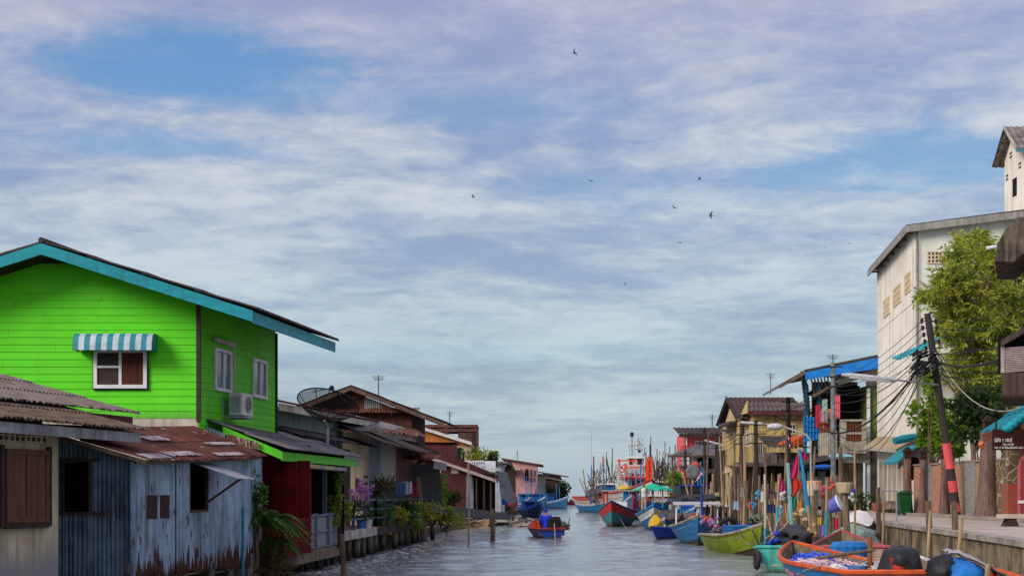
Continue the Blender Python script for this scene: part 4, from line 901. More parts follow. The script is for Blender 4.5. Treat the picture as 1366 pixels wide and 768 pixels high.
# ---------------------------------------------------------------- RIGHT BANK BUILDINGS
# --- tall cream building
Wb = thing('tall_cream_building', 'tall windowless cream building stained by rain, beside the blue roofed house', 'building', (22,74,1.3))
y1 = 68.; x1 = X(1219,y1); y2 = 81.; x2 = X(1170,y2); zt = Z(303,y1)
cw_ = mat('cream_stained_wall', (.84,.8,.7), (.76,.71,.6), .5, .9, bump=.12, streak=(.3,.27,.22), sk=.34, sf=1.6, rust=(.09,.08,.065), ru=(.69,.78), rsc=.6)
cw2 = mat('cream_wall_cool_side', (.7,.73,.66), (.6,.62,.55), .5, .9, bump=.12, streak=(.3,.28,.23), sk=.38, sf=1.6, rust=(.1,.09,.07), ru=(.66,.78), rsc=.6)  # front of the same cream wall, tinted cooler for how light falls
nW = V((-1,.117,0)).normalized()
mb = MB(); wallseg(mb, (x1,y1,0), (x2,y2,0), 1.2, zt, nW, .3); wallseg(mb, (x2,y2,0), (x2+14,y2,0), 1.2, zt-.1, (0,1,0), .3); mb.build('canal_wall', cw_, Wb)
mb = MB(); mb.slab([(x1+.004,y1,1.2),(x1+14,y1,1.2),(x1+14,y1,zt+1.6),(x1+.004,y1,zt+.02)], (0,.3,0)); mb.build('front_wall', cw2, Wb)
ev = lambda p, o, z: V((p[0],p[1],0))+nW*o+V((0,0,z))
e0 = ev((x1,y1-.5),.45,zt-.05); e1 = ev((x2,y2+.3),.45,zt-.05); r0 = V((x1+14,y1-.5,zt+1.75)); r1 = V((x2+14,y2+.3,zt+1.75))
MB().corr(e0+V((0,0,.08)), e1+V((0,0,.08)), r1+V((0,0,.08)), r0+V((0,0,.08)), .2, .03, .03, rows=3).build('roof', M['darkroof'], Wb)
gb = mat('grey_barge', (.34,.33,.3), (.24,.23,.21), 2, .85, streak=(.12,.11,.1))
MB().slab([e0+V((0,0,-.26)), r0+V((0,0,-.26)), r0+V((0,0,.06)), e0+V((0,0,.06))], (0,.05,0)).build('barge_board', gb, Wb)
MB().slab([e0+V((0,0,-.26)), e1+V((0,0,-.26)), e1+V((0,0,.06)), e0+V((0,0,.06))], (.05,0,0)).build('fascia', gb, Wb)
mb = MB()
for k in range(7):
    y = y1+.3+k*2; p = V((x1+.117*(y-y1),y,zt-.2)); mb.bar(p, p+nW*.42, .08, .1)
mb.build('rafter_end', M['wood'], Wb)
# vent grilles: cast blocks in rows
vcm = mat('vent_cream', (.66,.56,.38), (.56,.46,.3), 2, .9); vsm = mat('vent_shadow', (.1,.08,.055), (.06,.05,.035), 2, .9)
for (t0, t1, z0) in ((.06,.2,zt-2.75),(.3,.5,zt-2.85),(.6,.78,zt-2.95)):
    a = V((x1,y1,0)).lerp(V((x2,y2,0)),t0)+nW*.015; b = V((x1,y1,0)).lerp(V((x2,y2,0)),t1)+nW*.015
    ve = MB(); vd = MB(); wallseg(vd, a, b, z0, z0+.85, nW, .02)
    for r_ in range(4): ve.bar(a+V((0,0,z0+r_*.283)), b+V((0,0,z0+r_*.283)), .05, .09)
    n = int((b-a).length/.33)
    for i in range(n+1): p = a.lerp(b, i/n); ve.bar(p+V((0,0,z0)), p+V((0,0,z0+.85)), .05, .07, up=nW)
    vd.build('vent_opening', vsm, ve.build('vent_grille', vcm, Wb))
ve = MB(); vd = MB()
a, b = X(1237,y1), X(1292,y1); z0, z1 = Z(351,y1), Z(336,y1)
vd.bb(a,b,y1-.012,y1+.01,z0,z1)
for r_ in range(4): ve.bb(a,b,y1-.05,y1-.013,z0+(z1-z0)*r_/3-.03,z0+(z1-z0)*r_/3+.03)
for i in range(12): xx = a+(b-a)*i/11; ve.bb(xx-.035,xx+.035,y1-.049,y1-.013,z0,z1)
vd.build('vent_opening', vsm, ve.build('vent_grille', vcm, Wb))
MB().tube([(x1+.12,y1-.09,zt-.2),(x1+.12,y1-.09,1.3)], .055, 8).build('drain_pipe', mat('old_pipe', (.34,.31,.26), (.2,.18,.15), 3, .8), Wb)
for zz in (4.6, 7.8, 11.0):                                        # floor slabs show as shallow bands
    wallseg(MB(), V((x1,y1,0))+nW*.02, V((x2,y2,0))+nW*.02, zz, zz+.09, nW, .019).build('band', cw_, Wb)
    MB().bb(x1+.2,x1+13,y1-.02,y1-.001,zz,zz+.09).build('band', cw2, Wb)
# teal sheet awning and lower canopy on it
tr = mat('teal_roof_sheet', (.02,.26,.3), (.015,.19,.22), 2, .55, bump=.15)
a = at(1196,479,66.2); b = at(1256,452,66.2); MB().corr(a+V((0,-.3,-.05)), b+V((0,-.3,-.05)), b+V((0,.9,.16)), a+V((0,.9,.16)), .15, .03, .03).build('teal_awning', tr, Wb)
cn = mat('cream_canopy_sheet', (.36,.29,.18), (.27,.21,.13), 2, .7)
p0, p1 = V((x1-1.0,y1-.6,Z(600,y1))), V((x2-.75,y2-.4,Z(597,y2)))
MB().corr(p0, p1, p1+V((.9,0,.7)), p0+V((1.0,0,.55)), .22, .045, .02).build('canopy', cn, Wb)
MB().bar(p0+V((0,0,-.05)), p1+V((0,0,-.05)), .06, .16).build('canopy_edge', M['offwhite'], Wb)
ro = tag(MB().tube([at(1193,588,66), at(1206,585,66.2), at(1221,582,66.5)], [.16,.19,.15], 8).build('rolled_awning', tr), 'rolled teal awning hanging under the cream canopy', 'awning')
dc = MB(); 
for k in range(7):
    t = .04+k*.13; a = V((x1,y1,0)).lerp(V((x2,y2,0)),t)+nW*.02; b = V((x1,y1,0)).lerp(V((x2,y2,0)),t+.1)+nW*.02; wallseg(dc, a, b, 1.45, 3.9, nW, .015)
dc.build('folding_gate', mat('cream_gate', (.5,.45,.36), (.36,.32,.26), 1.5, .8, streak=(.14,.12,.1), sk=.7), Wb)
# --- tower behind: ridge across the view, its gable end towards the canal
Tw = thing('cream_tower', 'cream tower with small vents and overhanging corrugated roof at the right edge', 'tower', (32,88,1.3))
Xv, Xw, Yf, Yr, Yb, zr_, ze = 29.3, 29.95, 85.8, 88.0, 90.2, 24.04, 22.2
MB().bb(Xw,Xw+14,86.2,89.8,1.2,ze).build('wall', cw_, Tw)
MB().slab([(Xw,86.2,ze+.003),(Xw,89.8,ze+.003),(Xw,89.8,ze+.3),(Xw,88,zr_-.12),(Xw,86.2,ze+.3)], (.25,0,0)).build('gable_wall', cw_, Tw)
tm = mat('tower_roof', (.2,.18,.165), (.11,.1,.09), 2, .9, bump=.3)
MB().corr((Xv,Yf,ze+.05),(Xv+16,Yf,ze+.05),(Xv+16,Yr,zr_),(Xv,Yr,zr_), .35, .05, .03, rows=2, lap=.04).build('roof', tm, Tw)
MB().corr((Xv+16,Yb,ze-.12),(Xv,Yb,ze-.12),(Xv,Yr,zr_),(Xv+16,Yr,zr_), .35, .05, .03, rows=2, lap=.04).build('roof', tm, Tw)
MB().slab([(Xv-.02,Yf,ze-.12),(Xv-.02,Yr,zr_-.16),(Xv-.02,Yr,zr_+.06),(Xv-.02,Yf,ze+.1)], (.05,0,0)).build('barge_board', M['offwhite'], Tw)
MB().bb(Xv,Xv+15,Yf-.04,Yf,ze-.16,ze+.02).build('fascia', mat('teal_fascia', (.06,.22,.3), (.05,.17,.23), 3, .6), Tw)
for yy in (88.7, 89.5): MB().bar((Xv,yy,zr_-.1-.82*(yy-88)), (Xw+.1,yy,zr_-.1-.82*(yy-88)), .1).build('rafter_end', M['wood'], Tw)
def onT(u): return Xw*F/(u-CX)
y0, y1 = onT(1356.5), onT(1351); MB().bb(Xw-.02,Xw+.02,y0,y1,Z(262,88),Z(238,88)).build('window', M['dark'], Tw)
for u, v in ((1350,210),(1359,201),(1362,224),(1345,240)):
    y = onT(u); zz = Z(v,y); vm = MB()
    for i in range(2):
        for j in range(2): vm.bb(Xw-.015,Xw+.01,y+i*.24,y+i*.24+.16,zz+j*.22,zz+j*.22+.14)
    vm.build('vent_grille', M['darkwood'], Tw)

# --- blue roofed house
Bh = thing('blue_roofed_house', 'open timber house with bright blue roof edge and two balconies', 'house', (17,84,1.3))
yh = 82.; bluep = mat('bright_blue_paint', (.015,.2,.62), (.012,.15,.5), 1.5, .5, bump=.08); 
a, b, c = at(1040,514,yh-1.4), at(1074,496,yh-1.4), at(1172,476,yh-1.4); DZ = V((.6,9,0))
MB().slab([b, c, c+DZ, b+DZ], (0,0,.14)).build('roof', M['darkroof'], Bh)
MB().slab([a+V((0,0,-.05)), b+V((0,0,0)), b+DZ, a+DZ], (0,0,.12)).build('wing_roof', M['fibregrey'], Bh)
MB().slab([b+V((0,-.03,-.42)), c+V((0,-.03,-.62)), c+V((0,-.03,-.02)), b+V((0,-.03,-.02))], (0,.028,0)).build('fascia', bluep, Bh)
MB().slab([a+V((0,-.03,-.16)), b+V((0,-.03,-.12)), b+V((0,-.03,.12)), a+V((0,-.03,.06))], (0,.028,0)).build('fascia', M['wood'], Bh)
MB().slab([at(1115,508,yh), at(1172,500,yh), at(1172,483,yh), at(1115,494,yh)], (0,.1,0)).build('upper_board', mat('wine_cloth_board', (.22,.02,.035), (.17,.018,.03), 2, .8), Bh)
MB().slab([at(1118,514,yh-.03), at(1172,498,yh-.03), at(1172,491,yh-.03), at(1118,506,yh-.03)], (0,.028,0)).build('beam', mat('pale_green_beam', (.38,.42,.33), (.28,.3,.24), 2, .8), Bh)
MB().bb(X(1108,yh),X(1172,yh),yh+5,yh+5.2,1.3,Z(500,yh)).build('back_wall', M['darkwood'], Bh)
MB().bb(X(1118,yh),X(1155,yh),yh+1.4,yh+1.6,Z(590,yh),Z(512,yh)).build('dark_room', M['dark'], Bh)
ol = mat('olive_green_wall', (.14,.2,.06), (.1,.14,.045), 1.5, .8, bump=.1); MB().bb(X(1157,yh),X(1172,yh),yh,yh+3,Z(592,yh),Z(514,yh)).build('side_panel', ol, Bh)
MB().bb(X(1155,yh),X(1172,yh),yh-.05,yh+.05,Z(514,yh),Z(508,yh)).build('lintel', M['offwhite'], Bh)
# louvre slats of the left wing
mb = MB()
for i in range(10):
    z = Z(507+i*5.3,yh); p, q = V((X(1064+i*.6,yh),yh-.8,z+.45)), V((X(1086+i*.4,yh),yh+1.6,z-.25)); mb.bar(p, q, .04, .13)
for i in range(7): mb.bar((X(1078+i*4.5,yh),yh-.6,Z(502,yh)), (X(1086+i*4.2,yh),yh-.2,Z(525,yh)), .05, .1)
mb.build('slat_screen', mat('grey_slats', (.3,.28,.25), (.19,.17,.15), 3, .85), Bh)
mb = MB()
for u, v0, v1 in ((1071.5,498,625),(1090,510,600),(1111,500,605)): mb.bb(X(u,yh)-.09,X(u,yh)+.09,yh-.6,yh-.45,Z(v1,yh),Z(v0,yh))
mb.build('post', mat('blue_post', (.03,.12,.25), (.02,.08,.16), 3, .6), Bh)
MB().bb(X(1157,yh)-.06,X(1159,yh)+.03,yh-.2,yh-.08,1.3,Z(518,yh)).build('drain_pipe', M['white'], Bh)
blt = mat('blue_sheet', (.012,.2,.5), (.01,.13,.38), 3, .5, bump=.5, bsc=8)
mb = MB()
for i in range(9):
    u0, u1 = 1072+i*4.3, 1072+(i+1)*4.3; mb.corr(at(u0,590-i*1.0,yh-.7), at(u1,589-i*1.0,yh-.7), at(u1,556,yh-.7), at(u0,556,yh-.7), .3, .04, .02)
for v in (562, 569, 576): mb.bb(X(1072,yh),X(1110,yh),yh-.75,yh-.69,Z(v,yh)-.02,Z(v,yh)+.02)
mb.build('balcony_screen', blt, Bh)
con = mat('balcony_concrete', (.38,.35,.29), (.27,.245,.2), 2, .9, bump=.25, streak=(.1,.09,.075), sk=.7)
mb = MB(); yb_ = yh-1.0
mb.bb(X(1121,yb_),X(1156,yb_),yb_,yb_+.2,Z(604,yb_),Z(588,yb_)); mb.bb(X(1121,yb_),X(1129,yb_),yb_,yb_+.25,Z(588,yb_),Z(560,yb_)); mb.bb(X(1150,yb_),X(1156,yb_),yb_,yb_+.25,Z(588,yb_),Z(560,yb_)); mb.bb(X(1129,yb_),X(1150,yb_),yb_+.02,yb_+.2,Z(579,yb_),Z(576,yb_)); mb.bb(X(1121,yb_),X(1156,yb_),yb_+.2,yb_+2.4,Z(604,yb_),Z(600,yb_))
mb.bb(X(1121,yb_),X(1156,yb_),yb_-.03,yb_+.25,Z(562,yb_),Z(559,yb_)); mb.build('balcony', con, Bh)
rw = mat('red_brown_wood', (.22,.06,.025), (.14,.04,.02), 3, .6)
mb = MB()
for i in range(6): u = 1130.5+i*3.6; mb.bb(X(u,yb_),X(u+1.9,yb_),yb_+.08,yb_+.14,Z(588,yb_),Z(562,yb_))
mb.build('baluster', rw, Bh)
MB().corr(at(1092,612,yb_), at(1117,606,yb_), at(1117,574,yb_), at(1092,578,yb_), .12, .015, .01).build('balcony_apron', mat('pale_board_apron', (.4,.36,.29), (.28,.25,.2), 3, .9, streak=(.14,.12,.1)), Bh)
mb = MB(); 
for i in range(3): u = 1094+i*6.; mb.bb(X(u,yb_),X(u+4,yb_),yb_+.1,yb_+.16,Z(577,yb_),Z(564,yb_))
mb.bb(X(1092,yb_),X(1113,yb_),yb_,yb_+.06,Z(565,yb_),Z(562.5,yb_)); mb.build('window', rw, Bh)
a, b = at(1086,530,yh-1.2), at(1113,513,yh-1.2); MB().slab([a, b, b+V((0,2,.3)), a+V((0,2,.3))], (0,0,.07)).build('awning', M['wood'], Bh)
# ground floor
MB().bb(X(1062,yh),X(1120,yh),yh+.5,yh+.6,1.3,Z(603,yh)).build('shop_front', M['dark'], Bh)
MB().slab([at(1060,622,yh-2), at(1120,611,yh-2), at(1120,603,yh+.4), at(1062,606,yh+.4)], (0,0,.06)).build('shop_awning', M['darkroof'], Bh)
mb = MB()
for i in range(8): u = 1122+i*4.1; mb.bb(X(u,yh),X(u+3.4,yh),yh+.4+.06*(i % 2),yh+.5+.06*(i % 2),1.35,Z(617,yh))
mb.build('plank_door', mat('cream_planks', (.42,.36,.25), (.27,.22,.15), 3, .85, streak=(.1,.08,.06), sk=.7), Bh)
MB().bb(X(1121,yh),X(1158,yh),yh-.4,yh+.4,Z(617,yh),Z(604,yh)).build('lintel_beam', con, Bh)
MB().bb(X(1160,yh),X(1174,yh),yh-.4,yh+1,1.3,Z(598,yh)).build('dark_pier', mat('blackened_pier', (.08,.075,.07), (.045,.042,.04), 2, .9, rust=(.2,.19,.17), ru=(.62,.7)), Bh)
mb = MB()
for k in range(3): mb.bb(X(1065+k*14,yh),X(1075+k*14,yh),yh+.3,yh+.5,1.5,Z(628,yh))
mb.build('counter', mat('grey_blue_counter', (.15,.2,.23), (.08,.1,.12), 2, .7), Bh)
# laundry
LC = [('red shirt',1091,540,572,(.45,.03,.05)),('pale mint cloth',1100,532,566,(.3,.5,.42)),('pink dress',1097,546,577,(.6,.2,.3)),('navy trousers',1103,549,578,(.02,.02,.06)),('orange top',1108,545,560,(.6,.2,.05)),('pink striped towel',1117,526,560,(.62,.12,.16))]
for i, (nm, u, v0, v1, c_) in enumerate(LC):
    yy = yh-.9; mb = MB(); n = 6; wd = .15
    for j in range(n):
        xa = X(u,yy)-wd+2*wd*j/n; mb.slab([(xa,yy+.03*(j % 2),Z(v1,yy)+R(0,.15)),(xa+2*wd/n,yy+.03*((j+1) % 2),Z(v1,yy)+R(0,.15)),(xa+2*wd/n,yy+.03*((j+1) % 2),Z(v0,yy)),(xa,yy+.03*(j % 2),Z(v0,yy))], (0,.015,0))
    tag(mb.build('hanging_garment', flat('cloth_%s' % nm.replace(' ','_'), c_, .9)), '%s hanging to dry on the blue balcony' % nm, 'laundry', 'laundry on the blue balcony')
# signs and oddments under it
tag(MB().lathe((X(1122,80),80,Z(609,80)), [(.05,-.12),(.62,-.1),(.72,0),(.6,.12),(.1,.2)], 14).build('sun_umbrella', mat('pale_aqua', (.25,.5,.55), (.2,.42,.48), 3, .6)), 'pale aqua parasol top under the concrete balcony', 'parasol')
tag(MB().lathe((X(1099,78),78,Z(623,78)), [(.05,-.1),(.6,-.08),(.68,0),(.55,.1),(.1,.16)], 14).build('sun_umbrella', mat('strong_blue', (.01,.1,.45), (.01,.07,.33), 3, .5)), 'deep blue parasol top in front of the dark shop', 'parasol')
# --- yellow house
Yh = thing('yellow_house', 'stained yellow house with two brown tiled gable roofs', 'house', (17,98,1.3))
yy = 95.; ye = mat('mustard_wall', (.56,.42,.17), (.46,.34,.14), 1.2, .9, bump=.15, streak=(.14,.11,.06), sk=.8)
brt = mat('brown_tile_roof', (.07,.045,.035), (.042,.028,.024), 3, .8, bump=.2)
xa, xb = X(986,yy), X(1072,yy)
MB().bb(xa+.2,xb,yy+1.5,yy+9,1.2,Z(560,yy)).build('wall', ye, Yh)
ga = MB(); ga.slab([(xa+.3,yy+1.5,Z(562,yy)),(xa+.3,yy+9,Z(562,yy)),(xa+.3,yy+5.2,Z(528,yy))], (.2,0,0)); ga.build('gable_wall', mat('buff_gable', (.5,.38,.2), (.42,.31,.16), 1.5, .85), Yh)
rz, ez = Z(523,yy), Z(556,yy)
for s in (-1, 1):
    p0, p1 = V((xa-.1,yy+5.2+s*5.0*-1 if s > 0 else yy+10.2,ez-.1)), V((xb+.3,yy+5.2-5.0*s if s > 0 else yy+10.2,ez-.1))
    q0, q1 = V((xa-.1,yy+5.2,rz)), V((xb+.3,yy+5.2,rz))
    if s < 0: p0, p1, q0, q1 = p1, p0, q1, q0
    MB().corr(p0, p1, q1, q0, .32, .045, .04, rows=7, lap=.04, per=6).build('roof', brt, Yh)
MB().slab([(xa-.14,yy+.1,ez-.3),(xa-.14,yy+5.2,rz-.15),(xa-.14,yy+5.2,rz+.1),(xa-.14,yy+.1,ez)], (.06,0,0)).build('barge_board', M['darkwood'], Yh)
# front wing with its own low roof
xw = X(1005,yy-1); MB().bb(xw,xb-.2,yy-1,yy+1.45,1.2,Z(548,yy-1)).build('front_wing', ye, Yh)
a, b = V((xw-.5,yy-1.7,Z(548,yy-1.7))), V((xb+.2,yy-1.7,Z(548,yy-1.7)))
MB().corr(a, b, b+V((0,3.1,.75)), a+V((.5,3.1,.75)), .3, .05, .04, rows=2, lap=.05, per=6).build('wing_roof', mat('brown_roll_roof', (.12,.09,.08), (.07,.05,.045), 3, .85, bump=.3), Yh)
MB().bar(a+V((0,0,-.12)), b+V((0,0,-.12)), .05, .22).build('fascia', wine, Yh)
MB().slab([(xw-.45,yy-1.6,a.z-.1),(xw-.45,yy+1.4,a.z-.1),(xw-.05,yy+1.4,a.z+.8)], (.1,0,0)).build('gable_wall', ye, Yh)
for u0, u1, v0, v1 in ((1010,1018,590,612),(1052,1062,566,580),(995,1001,575,596)):
    window(Yh, (X(u0,yy-1.02),yy-1.02), (X(u1,yy-1.02),yy-1.02), Z(v1,yy), Z(v0,yy), (0,-1,0), fm=M['offwhite'], mull=(.5,), fw=.08)
p = at(986,570,yy); MB().slab([at(958,572,yy+2), at(987,562,yy+2), at(987,560,yy+7), at(958,568,yy+7)], (0,0,.12)).build('side_roof', M['darkroof'], Yh)
# --- coral red house
Rh = thing('coral_red_house', 'coral red house with dark tiled roof behind the white porch', 'house', (17,134,1.3))
yr = 130.; cr = mat('coral_wall', (.74,.12,.115), (.64,.1,.1), 1, .8, bump=.08, streak=(.3,.07,.06), sk=.3)
MB().bb(X(917,yr),X(1000,yr),yr,yr+8,1.2,Z(577,yr)).build('wall', cr, Rh)
MB().corr((X(903,yr),yr-1.2,Z(579,yr)), (X(1000,yr),yr-1.2,Z(579,yr)), (X(1000,yr),yr+3,Z(568,yr)), (X(903,yr),yr+3,Z(568,yr)), .4, .05, .05, rows=3, lap=.05).build('roof', M['darkroof'], Rh)
MB().bb(X(903,yr),X(1000,yr),yr-1.22,yr-1.15,Z(579.5,yr)-.25,Z(579,yr)).build('fascia', M['darkwood'], Rh)
window(Rh, (X(927,yr),yr-.01), (X(940,yr),yr-.01), Z(596,yr), Z(587,yr), (0,-1,0), fm=M['offwhite'], mull=(.33,.66), fw=.12)
MB().slab([at(900,608,yr-3), at(918,600,yr-3), at(918,594,yr), at(910,596,yr)], (0,0,.1)).build('side_roof', mat('red_roof', (.42,.06,.045), (.33,.05,.04), 2, .7), Rh)
MB().tube([at(905,580,yr-1.2), at(913,583,yr-.5), at(916,584,yr-.1), at(916,602,yr-.1)], .07).build('gutter_pipe', M['white'], Rh)
# white porch house in front
Po = thing('white_porch_house', 'low white house with grey lean-to porch roof on posts, in front of the coral house', 'house', (14.5,118,1.2))
yp = 116.; MB().bb(X(921,yp),X(988,yp),yp,yp+6,1.2,Z(600,yp)).build('wall', white_w, Po)
MB().corr(at(893,607,yp-2.5), at(990,607,yp-2.5), at(990,589,yp+1), at(925,594,yp+1), .2, .03, .02, jag=.1).build('porch_roof', M['fibregrey'], Po)
MB().bar(at(892,608,yp-2.5), at(990,608,yp-2.5), .06, .2).build('fascia', M['wood'], Po)
mb = MB()
for u0, u1 in ((931,938),(944,949),(961,972)): mb.bb(X(u0,yp),X(u1,yp),yp-.03,yp+.05,Z(622,yp),Z(606,yp))
mb.build('doorway', M['dark'], Po)
for u in (897, 912, 921, 941, 955, 970): MB().bar((X(u,yp-2.3),yp-2.3,0),(X(u,yp-2.3),yp-2.3,Z(607,yp)),.16).build('post', M['wood'] if u % 2 else M['offwhite'], Po)
MB().slab([at(935,636,yp-4), at(986,616,yp-4), at(986,612,yp-1), at(935,630,yp-1)], (0,0,.1)).build('lower_roof', M['darkroof'], Po)
MB().bb(X(925,yp),X(990,yp),yp-.6,yp-.5,.3,Z(622,yp)).build('dark_bay', M['dark'], Po)
# canal shed with orange balcony, brick red door and cream fence
Os = thing('orange_balcony_shed', 'weathered canal shed with orange slatted balcony and brick red door', 'shed', (14.2,102,.5))
ys = 102.; obx = mat('orange_slats', (.5,.2,.05), (.38,.15,.04), 3, .7)
mb = MB()
for i in range(9): u = 970.5+i*1.85; mb.bb(X(u,ys),X(u+1.1,ys),ys-.06,ys,Z(616,ys),Z(602,ys))
for v in (601.5, 616): mb.bb(X(969.5,ys),X(987,ys),ys-.1,ys+.02,Z(v+1.2,ys),Z(v-.6,ys))
mb.build('balcony', obx, Os)
MB().bb(X(969,ys),X(987,ys),ys-.1,ys+1.5,Z(620,ys),Z(617.5,ys)).build('balcony_beam', mat('yellow_beam', (.45,.32,.05), (.35,.25,.05), 3, .7), Os)
MB().bb(X(966,ys),X(1012,ys),ys+.5,ys+4,.9,Z(600,ys)).build('wall', M['darkwood'], Os)
MB().corr(at(964,631,ys-1.5), at(988,626,ys-1.5), at(988,620,ys+.4), at(966,622,ys+.4), .2, .03, .02).build('awning', M['offwhite'], Os)
bmb = MB(); bmb.bb(X(970,ys),X(984,ys),ys+.3,ys+.48,.8,Z(630,ys)); bmb.build('door', mat('brick_red_door', (.16,.035,.022), (.11,.026,.018), 4, .85, bump=.3, aniso=(1,1,4)), Os)
pf = thing('picket_fence', 'cream picket fence standing over the moored boats', 'fence', (12.7,96,.4))
mb = MB(); yq = 96.
for i in range(15): u = 925+i*2.9; mb.bb(X(u,yq),X(u+1.9,yq),yq-.03,yq,Z(672,yq),Z(652+R(-.6,.6)+(i > 9)*4,yq))
mb.build('pickets', mat('cream_picket', (.5,.44,.31), (.38,.33,.23), 3, .85), pf)
MB().bb(X(925,yq),X(966,yq),yq+.0,yq+.06,Z(666,yq),Z(664,yq)).build('rail', M['wood'], pf); MB().bb(X(926,yq),X(928,yq),yq+.01,yq+.1,-.6,Z(655,yq)).build('post', M['wood'], pf); MB().bb(X(962,yq),X(964,yq),yq+.01,yq+.1,-.6,Z(655,yq)).build('post', M['wood'], pf)
# dark shed fronts that fill the bank behind the mooring stakes
def shed(label, y, u0, u1, vt, vr, dep, wm, rm, rise=.8, over=1.4, front=True):
    s = thing('canal_shed', label, 'shed', (X((u0+u1)/2,y),y,.3))
    MB().bb(X(u0,y),X(u1,y),y,y+dep,-.2,Z(vt,y)).build('wall', wm, s)
    MB().corr((X(u0,y)-.3,y-over,Z(vr,y)),(X(u1,y)+.3,y-over,Z(vr,y)),(X(u1,y)+.3,y+dep*.6,Z(vr,y)+rise),(X(u0,y)-.3,y+dep*.6,Z(vr,y)+rise),.2,.03,.02,jag=.12).build('roof', rm, s)
    for i in range(3):
        u = u0+(u1-u0)*(i+.5)/3; MB().bar((X(u,y)-.4,y-.04,.4),(X(u,y)-.4,y-.04,Z(vt,y)-.1),.12).build('post', M['pole'], s)
    return s
shed('dark stilted shed with torn grey roof behind the pole thicket', 86, 994, 1050, 622, 621, 5, M['darkwood'], M['darkroof'], rise=.25)
s = shed('grey board shed with bright orange awning below the yellow house', 88, 1026, 1062, 603, 597, 4, mat('grey_board_wall', (.16,.15,.14), (.1,.095,.09), 3, .9), M['darkroof'])
MB().slab([at(1037,594,85), at(1064,588,85), at(1076,581,87), at(1050,585,87)], (0,0,.08)).build('orange_awning', mat('orange_tarp', (.72,.1,.015), (.6,.08,.012), 2, .6), s)
MB().slab([at(1058,596,84.9), at(1076,590,84.9), at(1076,581,84.9), at(1058,587,84.9)], (0,.04,0)).build('orange_valance', mat('orange_tarp'
 , (.72,.1,.015)), s)
shed('low shed of stained boards between the fence and the stakes', 92, 984, 1016, 634, 630, 4, mat('stained_pale_boards', (.34,.3,.24), (.17,.145,.115), 2, .9, streak=(.06,.05,.04), sk=.8), M['rustroof'], rise=.5)
shed('shadowy net shed beside the black canopy boat', 108, 915, 936, 636, 632, 4, M['dark'], M['darkroof'], rise=.7)
# --- compound wall with tree stump posts, signs, gate
Cw = thing('compound_wall', 'garden wall striped with terracotta brick and grey slate strips', 'wall', (17,57,1.4))
ya, yb = 62., 50.7; A_, B_ = V((X(1219,ya),ya,0)), V((X(1345,yb),yb,0)); nC = V((-(B_-A_).y,(B_-A_).x,0)).normalized(); 
if nC.x > 0: nC = -nC
brk = brickmat('terracotta_brick', (.42,.13,.06), (.34,.1,.05), (.4,.3,.22), .22, .075, .012, axis=1)
sla = brickmat('grey_slate_strip', (.3,.29,.27), (.22,.215,.2), (.16,.15,.14), .3, .05, .008, axis=1)
cob = stonemat('pebble_strip', (.42,.28,.14), (.26,.16,.08), (.3,.24,.16), 9)
stn = stonemat('river_stone', (.16,.11,.06), (.09,.06,.035), (.34,.28,.17), 2.6)
ztp = 3.33
strips = [(1219,1227,brk),(1227,1231,cob),(1231,1243,sla),(1243,1253,brk),(1253,1258,cob),(1258,1270,sla),(1270,1281,brk),(1281,1286,cob),(1286,1302,sla),(1302,1307,cob),(1307,1328,brk),(1328,1346,stn)]
def onC(u): k = (u-CX)/F; d = B_-A_; y = (A_.x-A_.y*d.x/d.y)/(k-d.x/d.y); return V((A_.x+(y-A_.y)*d.x/d.y, y, 0))
for i, (u0, u1, mm) in enumerate(strips): wallseg(MB(), onC(u0)+nC*(.02*(i % 3)), onC(u1)+nC*(.02*(i % 3)), 1.3, ztp+.01*(i % 3), nC, .2).build('strip', mm, Cw)
wallseg(MB(), onC(1219)+nC*.05, onC(1346)+nC*.05, ztp+.03, ztp+.1, nC, .28).build('coping', mat('coping', (.3,.22,.17), (.2,.15,.12), 3, .9), Cw)
bark = mat('painted_trunk', (.2,.125,.11), (.1,.06,.055), 3, .85, bump=.4, aniso=(4,4,.5))
